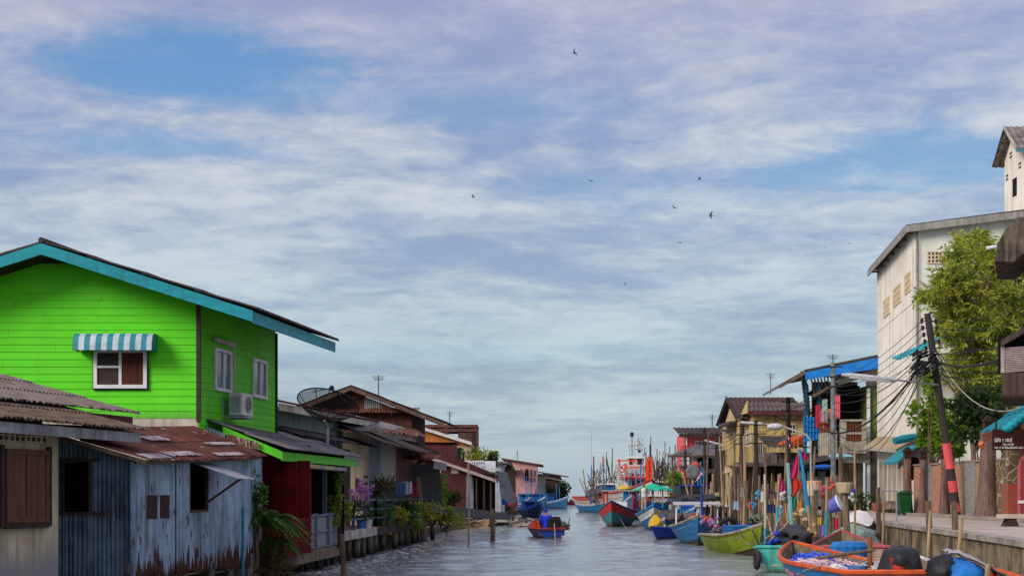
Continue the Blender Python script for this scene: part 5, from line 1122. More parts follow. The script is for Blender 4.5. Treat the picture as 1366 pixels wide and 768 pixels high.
def stump(u, vt, r, label):
    p = onC(u)+nC*.28; zt = Z(vt,p.y); mb = MB(); n = 14; prof = [(1.6,0),(1.25,.12),(1.05,.3),(.92,.55),(.85,.8),(.95,1)]
    base = len(mb.v)
    for (k, h) in prof:
        for j in range(n):
            t = 2*math.pi*j/n; q = r*k*(1+.16*math.sin(3*t+1+h)+.1*math.sin(5*t)*(1-h*.5)); mb.v.append(V((p.x+math.cos(t)*q,p.y+math.sin(t)*q,1.3+(zt-1.3)*h)))
    for i in range(len(prof)-1):
        for j in range(n): mb.f.append((i*n+j, i*n+(j+1) % n, (i+1)*n+(j+1) % n, (i+1)*n+j))
    mb.f.append(tuple(range((len(prof)-1)*n, len(prof)*n)))
    s = thing('stump_pillar', label, 'pillar', (p.x,p.y,1.3), 'concrete pillars shaped like tree stumps')
    mb.build('trunk', bark, s, smooth=2)
    MB().tube([(p.x-r*.75,p.y-r*.3,zt-.55),(p.x-r*1.0,p.y-r*.6,zt-.45)], [r*.4,r*.32], 8).build('branch_cut', mat('orange_cut', (.55,.16,.08), (.42,.12,.06), 3, .8), s)
    l = thing('garden_lantern', 'brown lantern on the %s' % label.replace('concrete tree stump pillar','stump pillar'), 'lantern', (p.x,p.y,zt), 'lanterns on the stump pillars')
    MB().bb(p.x-.13,p.x+.13,p.y-.13,p.y+.13,zt,zt+.3).build('body', mat('lantern_brown', (.1,.035,.025), (.06,.022,.018), 4, .7), l)
    b_ = MB(); b_.bb(p.x-.17,p.x+.17,p.y-.17,p.y+.17,zt+.3,zt+.35); b_.slab([(p.x-.18,p.y-.18,zt+.35),(p.x+.18,p.y-.18,zt+.35),(p.x,p.y-.18,zt+.52)], (0,.36,0)); b_.build('cap', M['darkwood'], l)
    q = MB()
    for zz in (zt+.05, zt+.17):
        for xx in (p.x-.1, p.x+.02): q.bb(xx,xx+.08,p.y-.14,p.y-.128,zz,zz+.09)
    q.build('light_pane', M['dark'], l)
    return s
stump(1328, 574, .3, 'thick concrete tree stump pillar beside the stone end of the wall')
stump(1240, 613, .14, 'slim concrete tree stump pillar behind a green mooring post')
stump(1269, 612, .15, 'slim concrete tree stump pillar behind the striped utility pole')
stump(1219, 612, .17, 'concrete tree stump pillar beside the green bin')
# stone pillar and brick base
Pi = thing('gate_pillar', 'tall river stone gate pillar on a red brick base', 'pillar', (17.2,49.8,1.3))
yg = 49.8; MB().bb(X(1345,yg),X(1361,yg),yg,yg+.5,1.3,Z(598,yg)).build('shaft', stn, Pi)
MB().bb(X(1343,yg),X(1362,yg),yg-.12,yg+.55,1.3,Z(645,yg)).build('base', brickmat('red_brick', (.4,.06,.03), (.3,.05,.025), (.22,.08,.05), .24, .09, .014), Pi)
# teal gate roof with dark sign
Gr = thing('gate_roof', 'teal tiled gate roof with brown eaves over the stone pillar', 'gate roof', (18,49,1.3))
a, b = at(1307,578,48), at(1400,556,48); c_, d_ = at(1366,538,50.5), at(1420,510,51)
MB().corr(a, b, d_, c_, .22, .035, .03, rows=2, lap=.04, per=6).build('roof', mat('teal_tile', (.012,.3,.36), (.01,.22,.27), 2, .45, bump=.15), Gr)
mb = MB()
p, q = at(1343,572,47.7), at(1400,528,49.5)
for i in range(10): mb.sph(p.lerp(q, i/9), (.2,.26,.13), 10, 6)
mb.build('ridge_tile', mat('teal_tile', (.012,.3,.36)), Gr)
MB().bar(a+V((.1,0,-.16)), b+V((0,0,-.16)), .08, .26).build('fascia', mat('brown_fascia', (.2,.085,.05), (.13,.055,.035), 2, .7), Gr)
MB().bb(X(1366,49),X(1378,49),48.9,49.5,1.3,Z(570,49)).build('post', mat('red_post', (.22,.06,.04), (.16,.045,.03), 3, .7), Gr)
Sg = thing('name_sign', 'dark brown wooden sign with white lettering under the teal gate roof', 'sign', at(1345,598,47.6))
x0, x1 = X(1324,47.6), X(1380,47.6); MB().bb(x0,x1,47.58,47.64,Z(600,47.6),Z(573,47.6)).build('board', mat('sign_brown', (.045,.012,.012), (.03,.01,.01), 3, .7), Sg)
lt = MB()
def glyphs(mb, u0, u1, v, h, y):                                   # small looped characters in a row
    x = X(u0,y); z = Z(v,y); hh = h*y/F
    while x < X(u1,y):
        wd = hh*R(.45,.75); k = random.randrange(4)
        mb.bb(x,x+hh*.16,y-.012,y,z,z+hh)
        if k in (0,2): mb.bb(x+hh*.16,x+wd,y-.012,y,z+hh*.84,z+hh)
        if k in (0, 2): mb.bb(x+wd-hh*.16,x+wd,y-.012,y,z,z+hh*.84)
        if k == 3: mb.bb(x+wd-hh*.16,x+wd,y-.012,y,z,z+hh*.84); mb.bb(x+hh*.16,x+wd-hh*.16,y-.012,y,z,z+hh*.15)
        if R(0,1) < .4: mb.bb(x,x+wd*.8,y-.012,y,z+hh*1.15,z+hh*1.28)
        x += wd+hh*.22
glyphs(lt, 1327, 1350, 589, 4.2, 47.578); glyphs(lt, 1338, 1352, 593.6, 2.2, 47.578); glyphs(lt, 1327, 1378, 598, 2.4, 47.578)
lt.build('lettering', M['white'], Sg)
MB().bb(X(1329,47.6),X(1331,47.6),47.66,47.72,Z(600,47.6),Z(560,47.6)).build('bracket', M['darkwood'], Sg)
# pink booth edge
Bo = thing('pink_booth', 'pink ribbed booth with rounded top at the right edge', 'booth', (16.6,47,1.3))
yk = 47.; xa, xb = X(1357,yk), X(1400,yk); pkm = mat('pink_booth_paint', (.5,.12,.14), (.4,.1,.115), 2, .55)
mb = MB(); pr = [(xa,yk,1.3),(xa,yk,Z(625,yk)),(xa+.08,yk,Z(612,yk)),(xa+.3,yk,Z(603,yk)),(xb,yk,Z(601,yk)),(xb,yk,1.3)]; mb.slab(pr, (.36,1,0)); mb.build('shell', pkm, Bo)
mb = MB()
for k in range(6): mb.bb(xa+.1+k*.16,xa+.17+k*.16,yk-.03,yk,1.45,Z(612-k,yk))
mb.build('rib', mat('booth_rib', (.28,.05,.07), (.22,.04,.055), 2, .6), Bo); MB().bb(xa+.02,xb,yk-.05,yk-.01,Z(671,yk),Z(667,yk)).build('band', M['white'], Bo)
# bench
Be = thing('stone_bench', 'concrete slab bench on dark carved feet, by the pink booth', 'bench', (13.7,40.5,1.3))
yn = 40.5; MB().bb(X(1336,yn),X(1420,yn),yn,yn+.45,Z(691,yn),Z(685.5,yn)).build('seat', mat('bench_slab', (.5,.42,.34), (.38,.32,.26), 2, .85, bump=.2), Be)
for u in (1346, 1400):
    x = X(u,yn)+.08; MB().add([(x-.18,yn+.05,1.3),(x+.22,yn+.05,1.3),(x+.14,yn+.05,1.5),(x+.24,yn+.05,Z(691,yn)),(x-.2,yn+.05,Z(691,yn)),(x-.08,yn+.05,1.5)]+[(a_,yn+.4,c_) for a_, c_ in ((x-.18,1.3),(x+.22,1.3),(x+.14,1.5),(x+.24,Z(691,yn)),(x-.2,Z(691,yn)),(x-.08,1.5))],
        [(0,1,2,5),(5,2,3,4),(6,11,8,7),(11,10,9,8)]+[(i,i+6,(i+1)%6+6,(i+1)%6) for i in range(6)]).build('foot', mat('bench_foot', (.05,.035,.03), (.03,.022,.02), 3, .8), Be)
# green wheelie bin
Wn = thing('wheelie_bin', 'dark green wheelie bin against the stump pillar', 'bin', at(1207,683,61.2))
b0 = V((X(1206.5,61.2),61.2,1.3)); gm_ = mat('bin_green', (.01,.075,.02), (.008,.055,.016), 3, .45)
mb = MB(); w0, w1, h = .19, .25, .9
mb.add([b0+V((-w0,-w0,.06)),b0+V((w0,-w0,.06)),b0+V((w0,w0,.06)),b0+V((-w0,w0,.06)),b0+V((-w1,-w1,h)),b0+V((w1,-w1,h)),b0+V((w1,w1,h)),b0+V((-w1,w1,h))],[(0,3,2,1),(4,5,6,7),(0,1,5,4),(1,2,6,5),(2,3,7,6),(3,0,4,7)]); mb.build('body', gm_, Wn)
mb = MB(); mb.bb(b0.x-w1-.03,b0.x+w1+.03,b0.y-w1-.04,b0.y+w1,b0.z+h,b0.z+h+.05); mb.sph(b0+V((0,0,h+.05)),(w1,w1,.09),10,6); mb.build('lid', gm_, Wn)
for s in (-1, 1): MB().tube([b0+V((s*.16,w0,.09)), b0+V((s*.2,w0,.09))], .09, 10).build('wheel', M['cable'], Wn)
# small teal shrine roof behind the wall
Sr = thing('teal_gable_shelter', 'little teal and wine red gabled shelter beside the cream building', 'shelter', (17.2,64,1.3))
pk, l_, r_ = at(1224,596,64), at(1197,618,64), at(1256,624,64)
for e in (l_, r_): MB().slab([e, pk, pk+V((0,2.4,0)), e+V((0,2.4,0))], (0,0,.1)).build('roof', tr, Sr)
MB().slab([l_+V((.05,.03,-.24)), pk+V((0,.03,-.22)), pk+V((0,.03,0)), l_+V((.05,.03,0))], (0,.05,0)).build('barge_board', wine, Sr)
MB().slab([r_+V((-.05,.03,-.24)), pk+V((0,.03,-.22)), pk+V((0,.03,0)), r_+V((-.05,.03,0))], (0,.05,0)).build('barge_board', wine, Sr)
MB().slab([at(1206,640,65), at(1246,640,65), at(1246,618,65), pk+V((0,1,-.35)), at(1206,612,65)], (0,.1,0)).build('back_panel', M['darkwood'], Sr)
MB().bb(X(1211,64.3),X(1214,64.3),64.3,64.45,1.3,Z(612,64)).build('post', wine, Sr)
MB().bb(X(1242,64.3),X(1245,64.3),64.3,64.45,1.3,Z(612,64)).build('post', wine, Sr)
# balcony house at the right edge
Eh = thing('balcony_house', 'weathered house with lattice balcony and stained concrete canopy at the right edge', 'house', (15,42,1.3))
yE = 42.; xw = 16.4
MB().bb(xw,24,yE-3,yE+4.5,1.3,11).build('wall', con, Eh)
lw = mat('dark_balcony_boards', (.09,.06,.05), (.055,.038,.034), 3, .85, bump=.3, aniso=(3,3,.4))
xa = X(1337,yE); mb = MB(); n = 12
for i in range(n): x_ = xa+(xw-xa)*i/n; mb.bb(x_,x_+(xw-xa)/n-.012,yE-.04,yE,Z(527,yE),Z(497,yE))
for i in range(8): y_ = .5*i; mb.slab([(xa+y_*.34,yE+y_+.01,Z(527,yE)),(xa+y_*.34+.165,yE+y_+.49,Z(527,yE)),(xa+y_*.34+.165,yE+y_+.49,Z(497,yE)),(xa+y_*.34,yE+y_+.01,Z(497,yE))], (.03,0,0))
mb.build('balcony_boards', lw, Eh)
MB().slab([(xa-.05,yE-.1,Z(530,yE)),(xw,yE-.1,Z(530,yE)),(xw,yE-.1,Z(527.2,yE)),(xa-.05,yE-.1,Z(527.2,yE))], (1.36,4,0)).build('balcony_floor', M['darkwood'], Eh)
mb = MB()
for i in range(14):
    a = V((xa,yE,Z(496-i*2.4,yE))); mb.bar(a, V((xw,yE+.0,Z(496-i*2.4-8,yE))), .02, .035)
mb.bb(xa-.03,xa+.05,yE-.04,yE+.04,Z(497,yE),Z(462,yE)); mb.build('lattice', mat('pink_grey_lattice', (.42,.33,.33), (.3,.24,.24), 3, .8), Eh)
MB().bb(xa+.05,xw,yE+.5,yE+.55,Z(497,yE),Z(445,yE)).build('dark_bay', M['dark'], Eh)
a, b = at(1335,462,yE-.15), at(1454,392,yE-.15); MB().slab([a, b, b+V((1.36,4,.1)), a+V((1.36,4,.1))], (0,0,.18)).build('balcony_roof', lw, Eh)
MB().slab([at(1327,348,yE), at(1352,349,yE), at(1366,338,yE), at(1452,322,yE), at(1452,280,yE), at(1356,290,yE), at(1341,306,yE), at(1331,325,yE)], (1.25,3.6,0)).build('canopy', mat('black_stained_concrete', (.16,.13,.1), (.075,.06,.05), 2.5, .95, bump=.4, streak=(.03,.025,.02), sk=.9, rust=(.3,.27,.23), ru=(.62,.72)), Eh)
MB().tube([at(1316,331,yE+.2), at(1329,329,yE+.2)], .05).build('pipe', M['white'], Eh)
# ---------------------------------------------------------------- BOATS
def hullpt(t, s, sg, L, B, hm, hb, hs, full, tr, draft, rake, inset=0., zoff=0.):
    st = (tr+(1-tr)*math.sin(min(t/.45,1)*math.pi/2)) if t < .45 else max(0, 1-((t-.45)/.55)**full)
    b = max(0, B/2*st-inset)
    zs = hm+(hs-hm)*max(0,1-2*t)**2+(hb-hm)*max(0,2*t-1)**2.2
    zk = -draft+max(0,t-.6)/.4*draft*.9*(t > .6)
    fl = s**.42
    y = b*fl*(1-.12*(1-s)); z = zk+(zs-zk)*s+zoff
    x = -L/2+L*t*.93+rake*max(0,t-.5)*2*s
    return V((x, sg*y, z))
def boat(name, label, cat, L, B, hm=.55, hb=1.1, hs=.7, full=2.2, tr=.72, draft=.35, rake=.5, bands=None, rim='white', rimr=.045, inside='boat_inside', floor=.18, deckf=0., thwarts=3, group=None):
    r = thing(name, label, cat, (0,0,0), group); n = 18
    a_ = (L, B, hm, hb, hs, full, tr, draft, rake)
    for nm, s0, s1, mm in bands:
        mb = MB(); ns = 4
        for sg in (-1, 1):
            base = len(mb.v)
            for i in range(n+1):
                for j in range(ns+1): mb.v.append(hullpt(i/n, s0+(s1-s0)*j/ns, sg, *a_))
            for i in range(n):
                for j in range(ns):
                    q = (base+i*(ns+1)+j, base+(i+1)*(ns+1)+j, base+(i+1)*(ns+1)+j+1, base+i*(ns+1)+j+1); mb.f.append(q if sg < 0 else q[::-1])
        base = len(mb.v)                                            # transom
        for j in range(ns+1):
            for sg in (-1, 1): mb.v.append(hullpt(0, s0+(s1-s0)*j/ns, sg, *a_))
        for j in range(ns): mb.f.append((base+2*j, base+2*j+2, base+2*j+3, base+2*j+1))
        mb.build(nm, mm, r, smooth=True)
    mb = MB(); ns = 3                                               # lining
    for sg in (-1, 1):
        base = len(mb.v)
        for i in range(n+1):
            for j in range(ns+1): mb.v.append(hullpt(min(i/n,.985), max(.3,1-.7*(1-j/ns)), sg, *a_, inset=.05))
        for i in range(n):
            for j in range(ns):
                q = (base+i*(ns+1)+j, base+(i+1)*(ns+1)+j, base+(i+1)*(ns+1)+j+1, base+i*(ns+1)+j+1); mb.f.append(q if sg > 0 else q[::-1])
    base = len(mb.v)
    for i in range(n+1):
        for sg in (-1, 1): p = hullpt(min(i/n,.97), .62, sg, *a_, inset=.05); p.z = floor+max(0,i/n-.5)*.3; mb.v.append(p)
    for i in range(n): mb.f.append((base+2*i, base+2*i+2, base+2*i+3, base+2*i+1))
    for j in range(1):
        q = [hullpt(.01,1,sg,*a_,inset=.05) for sg in (-1,1)]; mb.add([V((q[0].x+.05,q[0].y,floor)),V((q[1].x+.05,q[1].y,floor)),q[1]+V((.05,0,-.02)),q[0]+V((.05,0,-.02))],[(0,1,2,3)])
    mb.build('lining', M[inside] if inside in M else inside, r, smooth=True)
    if deckf:                                                      # foredeck
        mb = MB(); k = int(n*(1-deckf))
        for i in range(k, n+1):
            for sg in (-1, 1): p = hullpt(i/n, 1, sg, *a_, inset=.03); p.z -= .03; mb.v.append(p)
        for i in range(n-k): mb.f.append((2*i, 2*i+1, 2*i+3, 2*i+2))
        mb.build('foredeck', M[inside] if inside in M else inside, r)
    pts = [hullpt(i/n, 1, -1, *a_) for i in range(n+1)]+[hullpt(i/n, 1, 1, *a_) for i in range(n-1,-1,-1)]
    MB().tube(pts+[pts[0]], rimr, 6, cap=False).build('gunwale', M[rim] if isinstance(rim, str) else rim, r, smooth=True)
    for nm, s0, s1, mm in bands[:-1]:                              # strakes nailed along the hull
        for sg in (-1, 1): MB().tube([hullpt(i/n, s1, sg, *a_) for i in range(n)], .022 if L < 12 else .05, 5).build('strake', mm, r, smooth=True)
    for sg in (-1, 1): MB().tube([hullpt(i/n, .8, sg, *a_)+V((0,sg*.004,0)) for i in range(n)], .012 if L < 12 else .03, 4).build('strake', bands[-1][3], r, smooth=True)
    if thwarts:
        for i in range(thwarts):
            t = .15+.5*i/max(1,thwarts-1); a = hullpt(t, .86, -1, *a_, inset=.04); b = hullpt(t, .86, 1, *a_, inset=.04); MB().bar(a, b, .22, .04).build('thwart', M['wood'], r)
    return r
def put(r, x, y, heading, z=0.):
    r.location = (x, y, z); r.rotation_euler = (0, 0, heading); return r
def head(p, q): return math.atan2(q[1]-p[1], q[0]-p[0])
PNT = lambda n, c, d=.75: mat('paint_'+n, c, tuple(k*d for k in c), 1.5, .5, bump=.2, streak=(.06,.05,.04), sk=.4, rust=(.16,.12,.09), ru=(.66,.69), rsc=4, low=(.05,.05,.03), lowz=(.0,.2), aniso=(1,1,7))
M['boat_inside'] = mat('boat_inside', (.2,.15,.1), (.1,.075,.05), 3, .85, bump=.3)
pb = PNT('sky_blue', (.012,.2,.5)); po = PNT('orange', (.62,.1,.02)); pteal = PNT('turquoise', (.06,.42,.36)); plime = mat('paint_lime', (.23,.3,.02), (.15,.21,.015), 2, .55, streak=(.05,.06,.01), sk=.6)
pbl = PNT('royal_blue', (.01,.05,.42)); pwh = PNT('white', (.62,.62,.58)); pred = PNT('red', (.5,.03,.02)); pbd = PNT('mid_blue', (.02,.15,.4)); pdk = PNT('dark_bottom', (.06,.03,.02)); pnavy = PNT('navy', (.01,.03,.12)); pgr = PNT('green_teal', (.03,.22,.25))
M['orange'] = po; M['bluein'] = PNT('inner_blue', (.012,.12,.36)); M['white_p'] = pwh; M['red_p'] = pred; M['teal_p'] = pteal; M['blue_p'] = pb; M['grime'] = mat('grimy_rim', (.3,.26,.2), (.2,.17,.13), 3, .8)
blk = M['black']
def heap(name, label, cat, c, r, mt, n=1, jit=.15, parent=None, z0=-.35):
    """a draped mass: ellipsoid broken by creases, flat underneath"""
    c = V(c); mb = MB(); sd = V((R(0,50),R(0,50),R(0,50)))
    for k in range(n):
        o = V((R(-r[0],r[0])*.6,R(-r[1],r[1])*.6,R(-.1,.3)*r[2])) if n > 1 else V((0,0,0)); q = MB().sph((0,0,0),(1,1,1),30,18)
        f = R(.5,.8) if n > 1 else 1
        for p in q.v:
            d = p.normalized(); e = 1+jit*1.6*mn.noise(d*1.6+sd+o)+jit*1.3*(abs(mn.noise(d*3.4+sd+o*2))*2-.5)+jit*.6*mn.noise(d*8+sd)
            p.x, p.y, p.z = d.x*e*r[0]*f, d.y*e*r[1]*f, max(z0, d.z*abs(d.z)**.15*e)*r[2]*f
        mb.add([p+o+c for p in q.v], q.f)
    o = mb.build(name, mt, parent, smooth=2)
    return tag(o, label, cat) if parent is None else o
def reparent_world(o, p):
    """geometry was given in world space; bring it into the frame of a turned parent"""
    mi = (Matrix.Translation(V(p.location)) @ Matrix.Rotation(p.rotation_euler[2],4,'Z')).inverted()
    off = org(p)
    for v in o.data.vertices: v.co = mi @ (v.co+off)
    o.location = (0,0,0); o.parent = p; return o
# near boat, orange rim
b1 = boat('net_boat', 'blue open boat with broad orange rim, full of blue fishing nets', 'boat', 8.0, 1.9, .76, 1.06, .76, 2.6, .8, bands=[('hull',0,.96,pb),('rub_strip',.96,1.0,po)], rim='orange', rimr=.055, inside='boat_inside', floor=.42, thwarts=3)
put(b1, 6.75, 31.0, head((6.75,26.4),(6.5,34)))
bm = Matrix.Translation(V(b1.location)) @ Matrix.Rotation(b1.rotation_euler[2],4,'Z')
def onb(x, y, z, m=None): return (m or bm) @ V((x, y, z))
netb = mat('blue_net', (.03,.08,.55), (.02,.03,.22), 14, .9, bump=.9, bsc=60); netp = mat('pale_net', (.62,.45,.45), (.2,.2,.42), 7, .9, bump=.9, bsc=60); netg = mat('mixed_gear', (.12,.2,.22), (.3,.26,.2), 12, .8, bump=.6)
for i, (x, y, z, rx, ry, rz_, mm, lab) in enumerate([(1.5,.1,.6,1.1,.45,.26,netb,'blue fishing net heaped in the bow of the orange rimmed boat'),(.5,.25,.55,1.0,.6,.25,netp,'pale pink net spread across the middle of the orange rimmed boat'),(-.9,-.2,.52,.9,.6,.22,netb,'dark blue net at the centre of the orange rimmed boat'),(-2.3,.3,.5,.8,.5,.25,netp,'pink white net bundle near the stern of the orange rimmed boat')]):
    tag(MB().sph((0,0,0),(rx,ry,rz_),18,12,.16).build('fishing_net', mm, smooth=2, loc=(0,0,0)), lab, 'fishing net').location = onb(x,y,z)
for o in list(bpy.data.objects):
    if o.name.startswith('fishing_net'): o.rotation_euler = (0,0,b1.rotation_euler[2])
def tangle(parent, c, r, n, mt, m=None, label=None):
    mb = MB()
    for k in range(n):
        a = R(0,6.28); da = R(.4,2.2); z0 = R(.2,1); pts = []
        for q in range(7): t = a+da*q/6; f = (1-z0*z0*.7)**.5*(1+.12*math.sin(q*2+k)); p = V((math.cos(t)*r[0]*f, math.sin(t)*r[1]*f, r[2]*(z0+.1*math.sin(q*1.7+k)))); pts.append((m or Matrix.Identity(4)) @ (p+V(c)))
        mb.tube(pts, R(.008,.018), 4)
    if parent is None: return tag(mb.build('rope_tangle', mt), label, 'rope')
    return reparent_world(mb.build('cord', mt, parent), parent)
NT_ = [o for o in bpy.data.objects if o.name.startswith('fishing_net')]
tangle(NT_[0], (1.5,.1,.6), (1.1,.46,.28), 40, flat('cord_blue', (.05,.16,.7), .8), bm)
tangle(NT_[1], (.3,.1,.56), (1.3,.65,.27), 46, flat('cord_pink', (.75,.5,.52), .8), bm)
tangle(NT_[3], (-2.0,.1,.52), (1.0,.6,.27), 40, flat('cord_white', (.7,.68,.62), .8), bm)
mb = MB()
for i in range(26):
    p = onb(R(-3,2.6),R(-.75,.75),R(.55,.75)); q = p+V((R(-1,1),R(-1.4,1.4),R(-.05,.15))); mb.tube([p,(p+q)/2+V((R(-.2,.2),R(-.2,.2),R(0,.1))),q], R(.008,.02), 5)
tag(mb.build('rope_tangle', mat('old_rope', (.4,.3,.2), (.22,.17,.12), 5, .9)), 'tangled ropes lying over the nets of the orange rimmed boat', 'rope')
for i, (x, y, c_, s_, lab) in enumerate([(-1.6,-.55,(.65,.08,.02),.2,'orange plastic float in the orange rimmed boat'),(-2.7,-.35,(.6,.6,.6),.26,'white plastic crate near the stern of the orange rimmed boat'),(-.2,-.75,(.05,.4,.4),.16,'turquoise plastic tub in the orange rimmed boat'),(-3.0,.3,(.1,.2,.45),.2,'blue plastic tub beside the covered engine')]):
    p = onb(x,y,.6); mb = MB().lathe(p, [(s_*.75,0),(s_,s_*1.2),(s_*.92,s_*1.2),(s_*.68,.05)], 12); tag(mb.build('plastic_tub', flat('tub_%d' % i, c_, .5)), lab, 'tub')
p = onb(-1.2,-.1,.5); tag(MB().tube([onb(-3.4,.1,1.15), onb(1.5,.35,.72)], .035, 8).build('boat_pole', M['wood']), 'long wooden pole laid along the orange rimmed boat', 'pole')
tag(MB().tube([onb(-1.7,-.3,.42), onb(-1.7,-.3,1.35)], .05, 8).build('upright_post', mat('rust_brown_post', (.2,.09,.05), (.13,.06,.035), 4, .8)), 'short rusty brown post standing in the orange rimmed boat', 'post')
en = thing('covered_engine', 'red boat engine under a black plastic sheet at the stern', 'engine', onb(-3.5,-.35,.62))
o = onb(-3.55,-.35,.62); mb = MB(); mb.box(o+V((0,0,.2)),(.5,.6,.4)); mb.sph(o+V((-.05,-.3,.2)),(.2,.12,.17)); mb.build('engine_block', pred, en)
MB().tube([o+V((.05,-.38,.2)), o+V((.05,-.45,.2))], .1, 12).build('exhaust', M['cable'], en)
cvr = MB(); n = 32; rows = [(.02,.58),(.16,.58),(.27,.53),(.31,.42),(.35,.27),(.39,.1),(.42,-.06)]
for (k, z) in rows:
    for j in range(n):
        t = 2*math.pi*j/n; w_ = 1+.1*mn.noise(V((math.cos(t)*2.4,math.sin(t)*2.4,z*1.5)))+(.06*math.sin(t*7+z*5) if k > .3 else 0)
        cvr.v.append(o+V((math.cos(t)*k*w_*1.05,math.sin(t)*k*w_*1.2,z+.04*mn.noise(V((math.cos(t)*3,math.sin(t)*3,7))))))
for i in range(len(rows)-1):
    for j in range(n):
        t = 2*math.pi*(j+.5)/n; t = (t+math.pi) % (2*math.pi)-math.pi
        if -2.2 < t < -1.15 and i >= 4: continue
        cvr.f.append((i*n+j, i*n+(j+1) % n, (i+1)*n+(j+1) % n, (i+1)*n+j))
co_ = cvr.build('cover', blk, en, smooth=2); co_.modifiers.new('thick','SOLIDIFY').thickness = .012
# blue stern box boat to its right
b2 = boat('covered_boat', 'blue boat with a white sheet and black cover moored against the quay', 'boat', 6, 1.8, .5, .9, .6, 2.2, .75, bands=[('hull',0,.9,pb),('rub_strip',.9,1,pwh)], rim='white_p', floor=.2, thwarts=2)
put(b2, 8.2, 28.2, head((8.0,25.5),(8.6,31)))
heap('tarp_bundle', 'bundle wrapped in bright blue tarpaulin against the quay', 'bundle', (8.15,27.0,.68), (.48,.6,.36), mat('bright_blue_tarp', (.015,.17,.48), (.01,.11,.34), 3, .5, bump=.3, bsc=8), jit=.07)
heap('black_cover', 'crumpled black plastic cover beside the blue wrapped bundle', 'cover', (7.85,26.9,.75), (.3,.42,.34), blk, jit=.16)
tarp('grubby white sheet draped over the blue wrapped bundle', (V((8.0,26.9,1.12)),V((8.85,26.5,.72)),V((8.9,27.6,.8)),V((8.1,27.8,1.15))), mat('grubby_white_sheet', (.4,.39,.37), (.27,.26,.24), 3, .8, bump=.3, bsc=8), -.12, name='white_sheet', cat='sheet')
b2c = boat('dark_skiff', 'dark wooden skiff with an orange rim end at the foot of the quay', 'boat', 4.5, 1.5, .5, .8, .55, 2.3, .75, bands=[('hull',0,1,M['darkwood'])], rim='orange', floor=.2)
put(b2c, 9.05, 24.8, head((9.1,22.8),(8.9,26.5)))
# pinkish plank boat stern and tarps behind the net boat
b3 = boat('beige_boat', 'beige wooden boat with a red rim, stern towards the quay steps', 'boat', 6, 2.0, .75, 1.1, .85, 2.2, .85, bands=[('hull',0,1,mat('paint_beige', (.42,.3,.22), (.33,.23,.17), 2, .7, streak=(.15,.11,.08), sk=.6))], rim=PNT('pink_red', (.4,.08,.09)), rimr=.05, floor=.3)
put(b3, 9.25, 40.6, head((8.9,37.2),(9.8,43)))
tag(MB().lathe((8.35,36.6,.0), [(.42,0),(.46,.2),(.44,.55),(.47,.9),(.4,1.0),(.1,1.03)], 16).build('water_drum', mat('drum_blue', (.015,.16,.42), (.01,.1,.3), 3, .5)), 'big bright blue drum standing between the boats', 'drum')
tarp('large off white tarpaulin over nets on the quay edge', (at(1123,700,49.5),at(1160,702,47),at(1166,692,49.5),at(1128,690,52)), mat('offwhite_tarp', (.68,.65,.58), (.52,.5,.44), 2, .75, bump=.25, bsc=6), -.3, name='white_tarpaulin', hang=.0)
heap('net_heap', 'pale green net heap piled on the quay edge under the white tarpaulin', 'fishing net', at(1140,712,47)+V((0,0,-.3)), (.75,.7,.6), mat('pale_green_net', (.26,.36,.32), (.17,.25,.23), 12, .9, bump=.8, bsc=50), jit=.12)
# turquoise boat with black tarp
b4 = boat('turquoise_boat', 'turquoise boat with black tarpaulin and worn tyres on its stern', 'boat', 6.6, 2.0, .62, 1.0, .72, 2.3, .8, bands=[('bottom',0,.28,pdk),('hull',.28,1,pteal)], rim='teal_p', rimr=.05, inside='bluein', floor=.25)
put(b4, 8.35, 44.2, head((7.7,41.3),(9.0,47)))
m4 = Matrix.Translation(V(b4.location)) @ Matrix.Rotation(b4.rotation_euler[2],4,'Z')
def tyre(label, p, rx, ry, rz=0.):
    mb = MB(); pts = [V((math.cos(t)*.21, 0, math.sin(t)*.21)) for t in [2*math.pi*k/20 for k in range(21)]]; mb.tube(pts, .07, 8, cap=False)
    o = tag(mb.build('tyre', mat('tyre_rubber', (.02,.02,.021), (.035,.033,.03), 8, .8, bump=.3), smooth=2, loc=(0,0,0)), label, 'tyre', 'tyres used as fenders'); o.location = p; o.rotation_euler = (rx, ry, rz); return o
ht = b4.rotation_euler[2]
tyre('worn tyre hanging at the left corner of the turquoise stern', m4 @ V((-3.42,.8,.36)), .05, .1, ht+.25)
tyre('worn tyre hanging low at the right corner of the turquoise stern', m4 @ V((-3.42,-.35,.3)), .1, .1, ht+.15)
tyre('worn tyre pressed against the other at the turquoise stern', m4 @ V((-3.4,-.55,.32)), .1, -.1, ht-.25)
o = heap('black_tarp', 'black tarpaulin mounded over the load of the turquoise boat', 'tarpaulin', (0,0,0), (2.2,.78,.42), blk, jit=.16); o.location = m4 @ V((.1,.0,.66)); o.rotation_euler[2] = ht
for i, (x, y, c_, lab) in enumerate([(-2.2,.4,(.015,.06,.4),'blue net bundle in the stern of the turquoise boat'),(.9,-.5,(.6,.42,.03),'yellow and red float bundle on the turquoise boat')]):
    q = m4 @ V((x,y,.85)); mb = MB()
    for k in range(9): mb.sph(q+V((R(-.17,.17),R(-.15,.15),R(-.1,.25))), R(.05,.09), 8, 6)
    tag(mb.build('float_bundle', flat('bundle_%d' % i, c_, .7)), lab, 'floats')
q = m4 @ V((1.6,-.4,.95)); tag(MB().box(q,(.3,.3,.32)).build('bait_box', PNT('box_green', (.03,.35,.25))), 'turquoise green box at the bow of the turquoise boat', 'box')
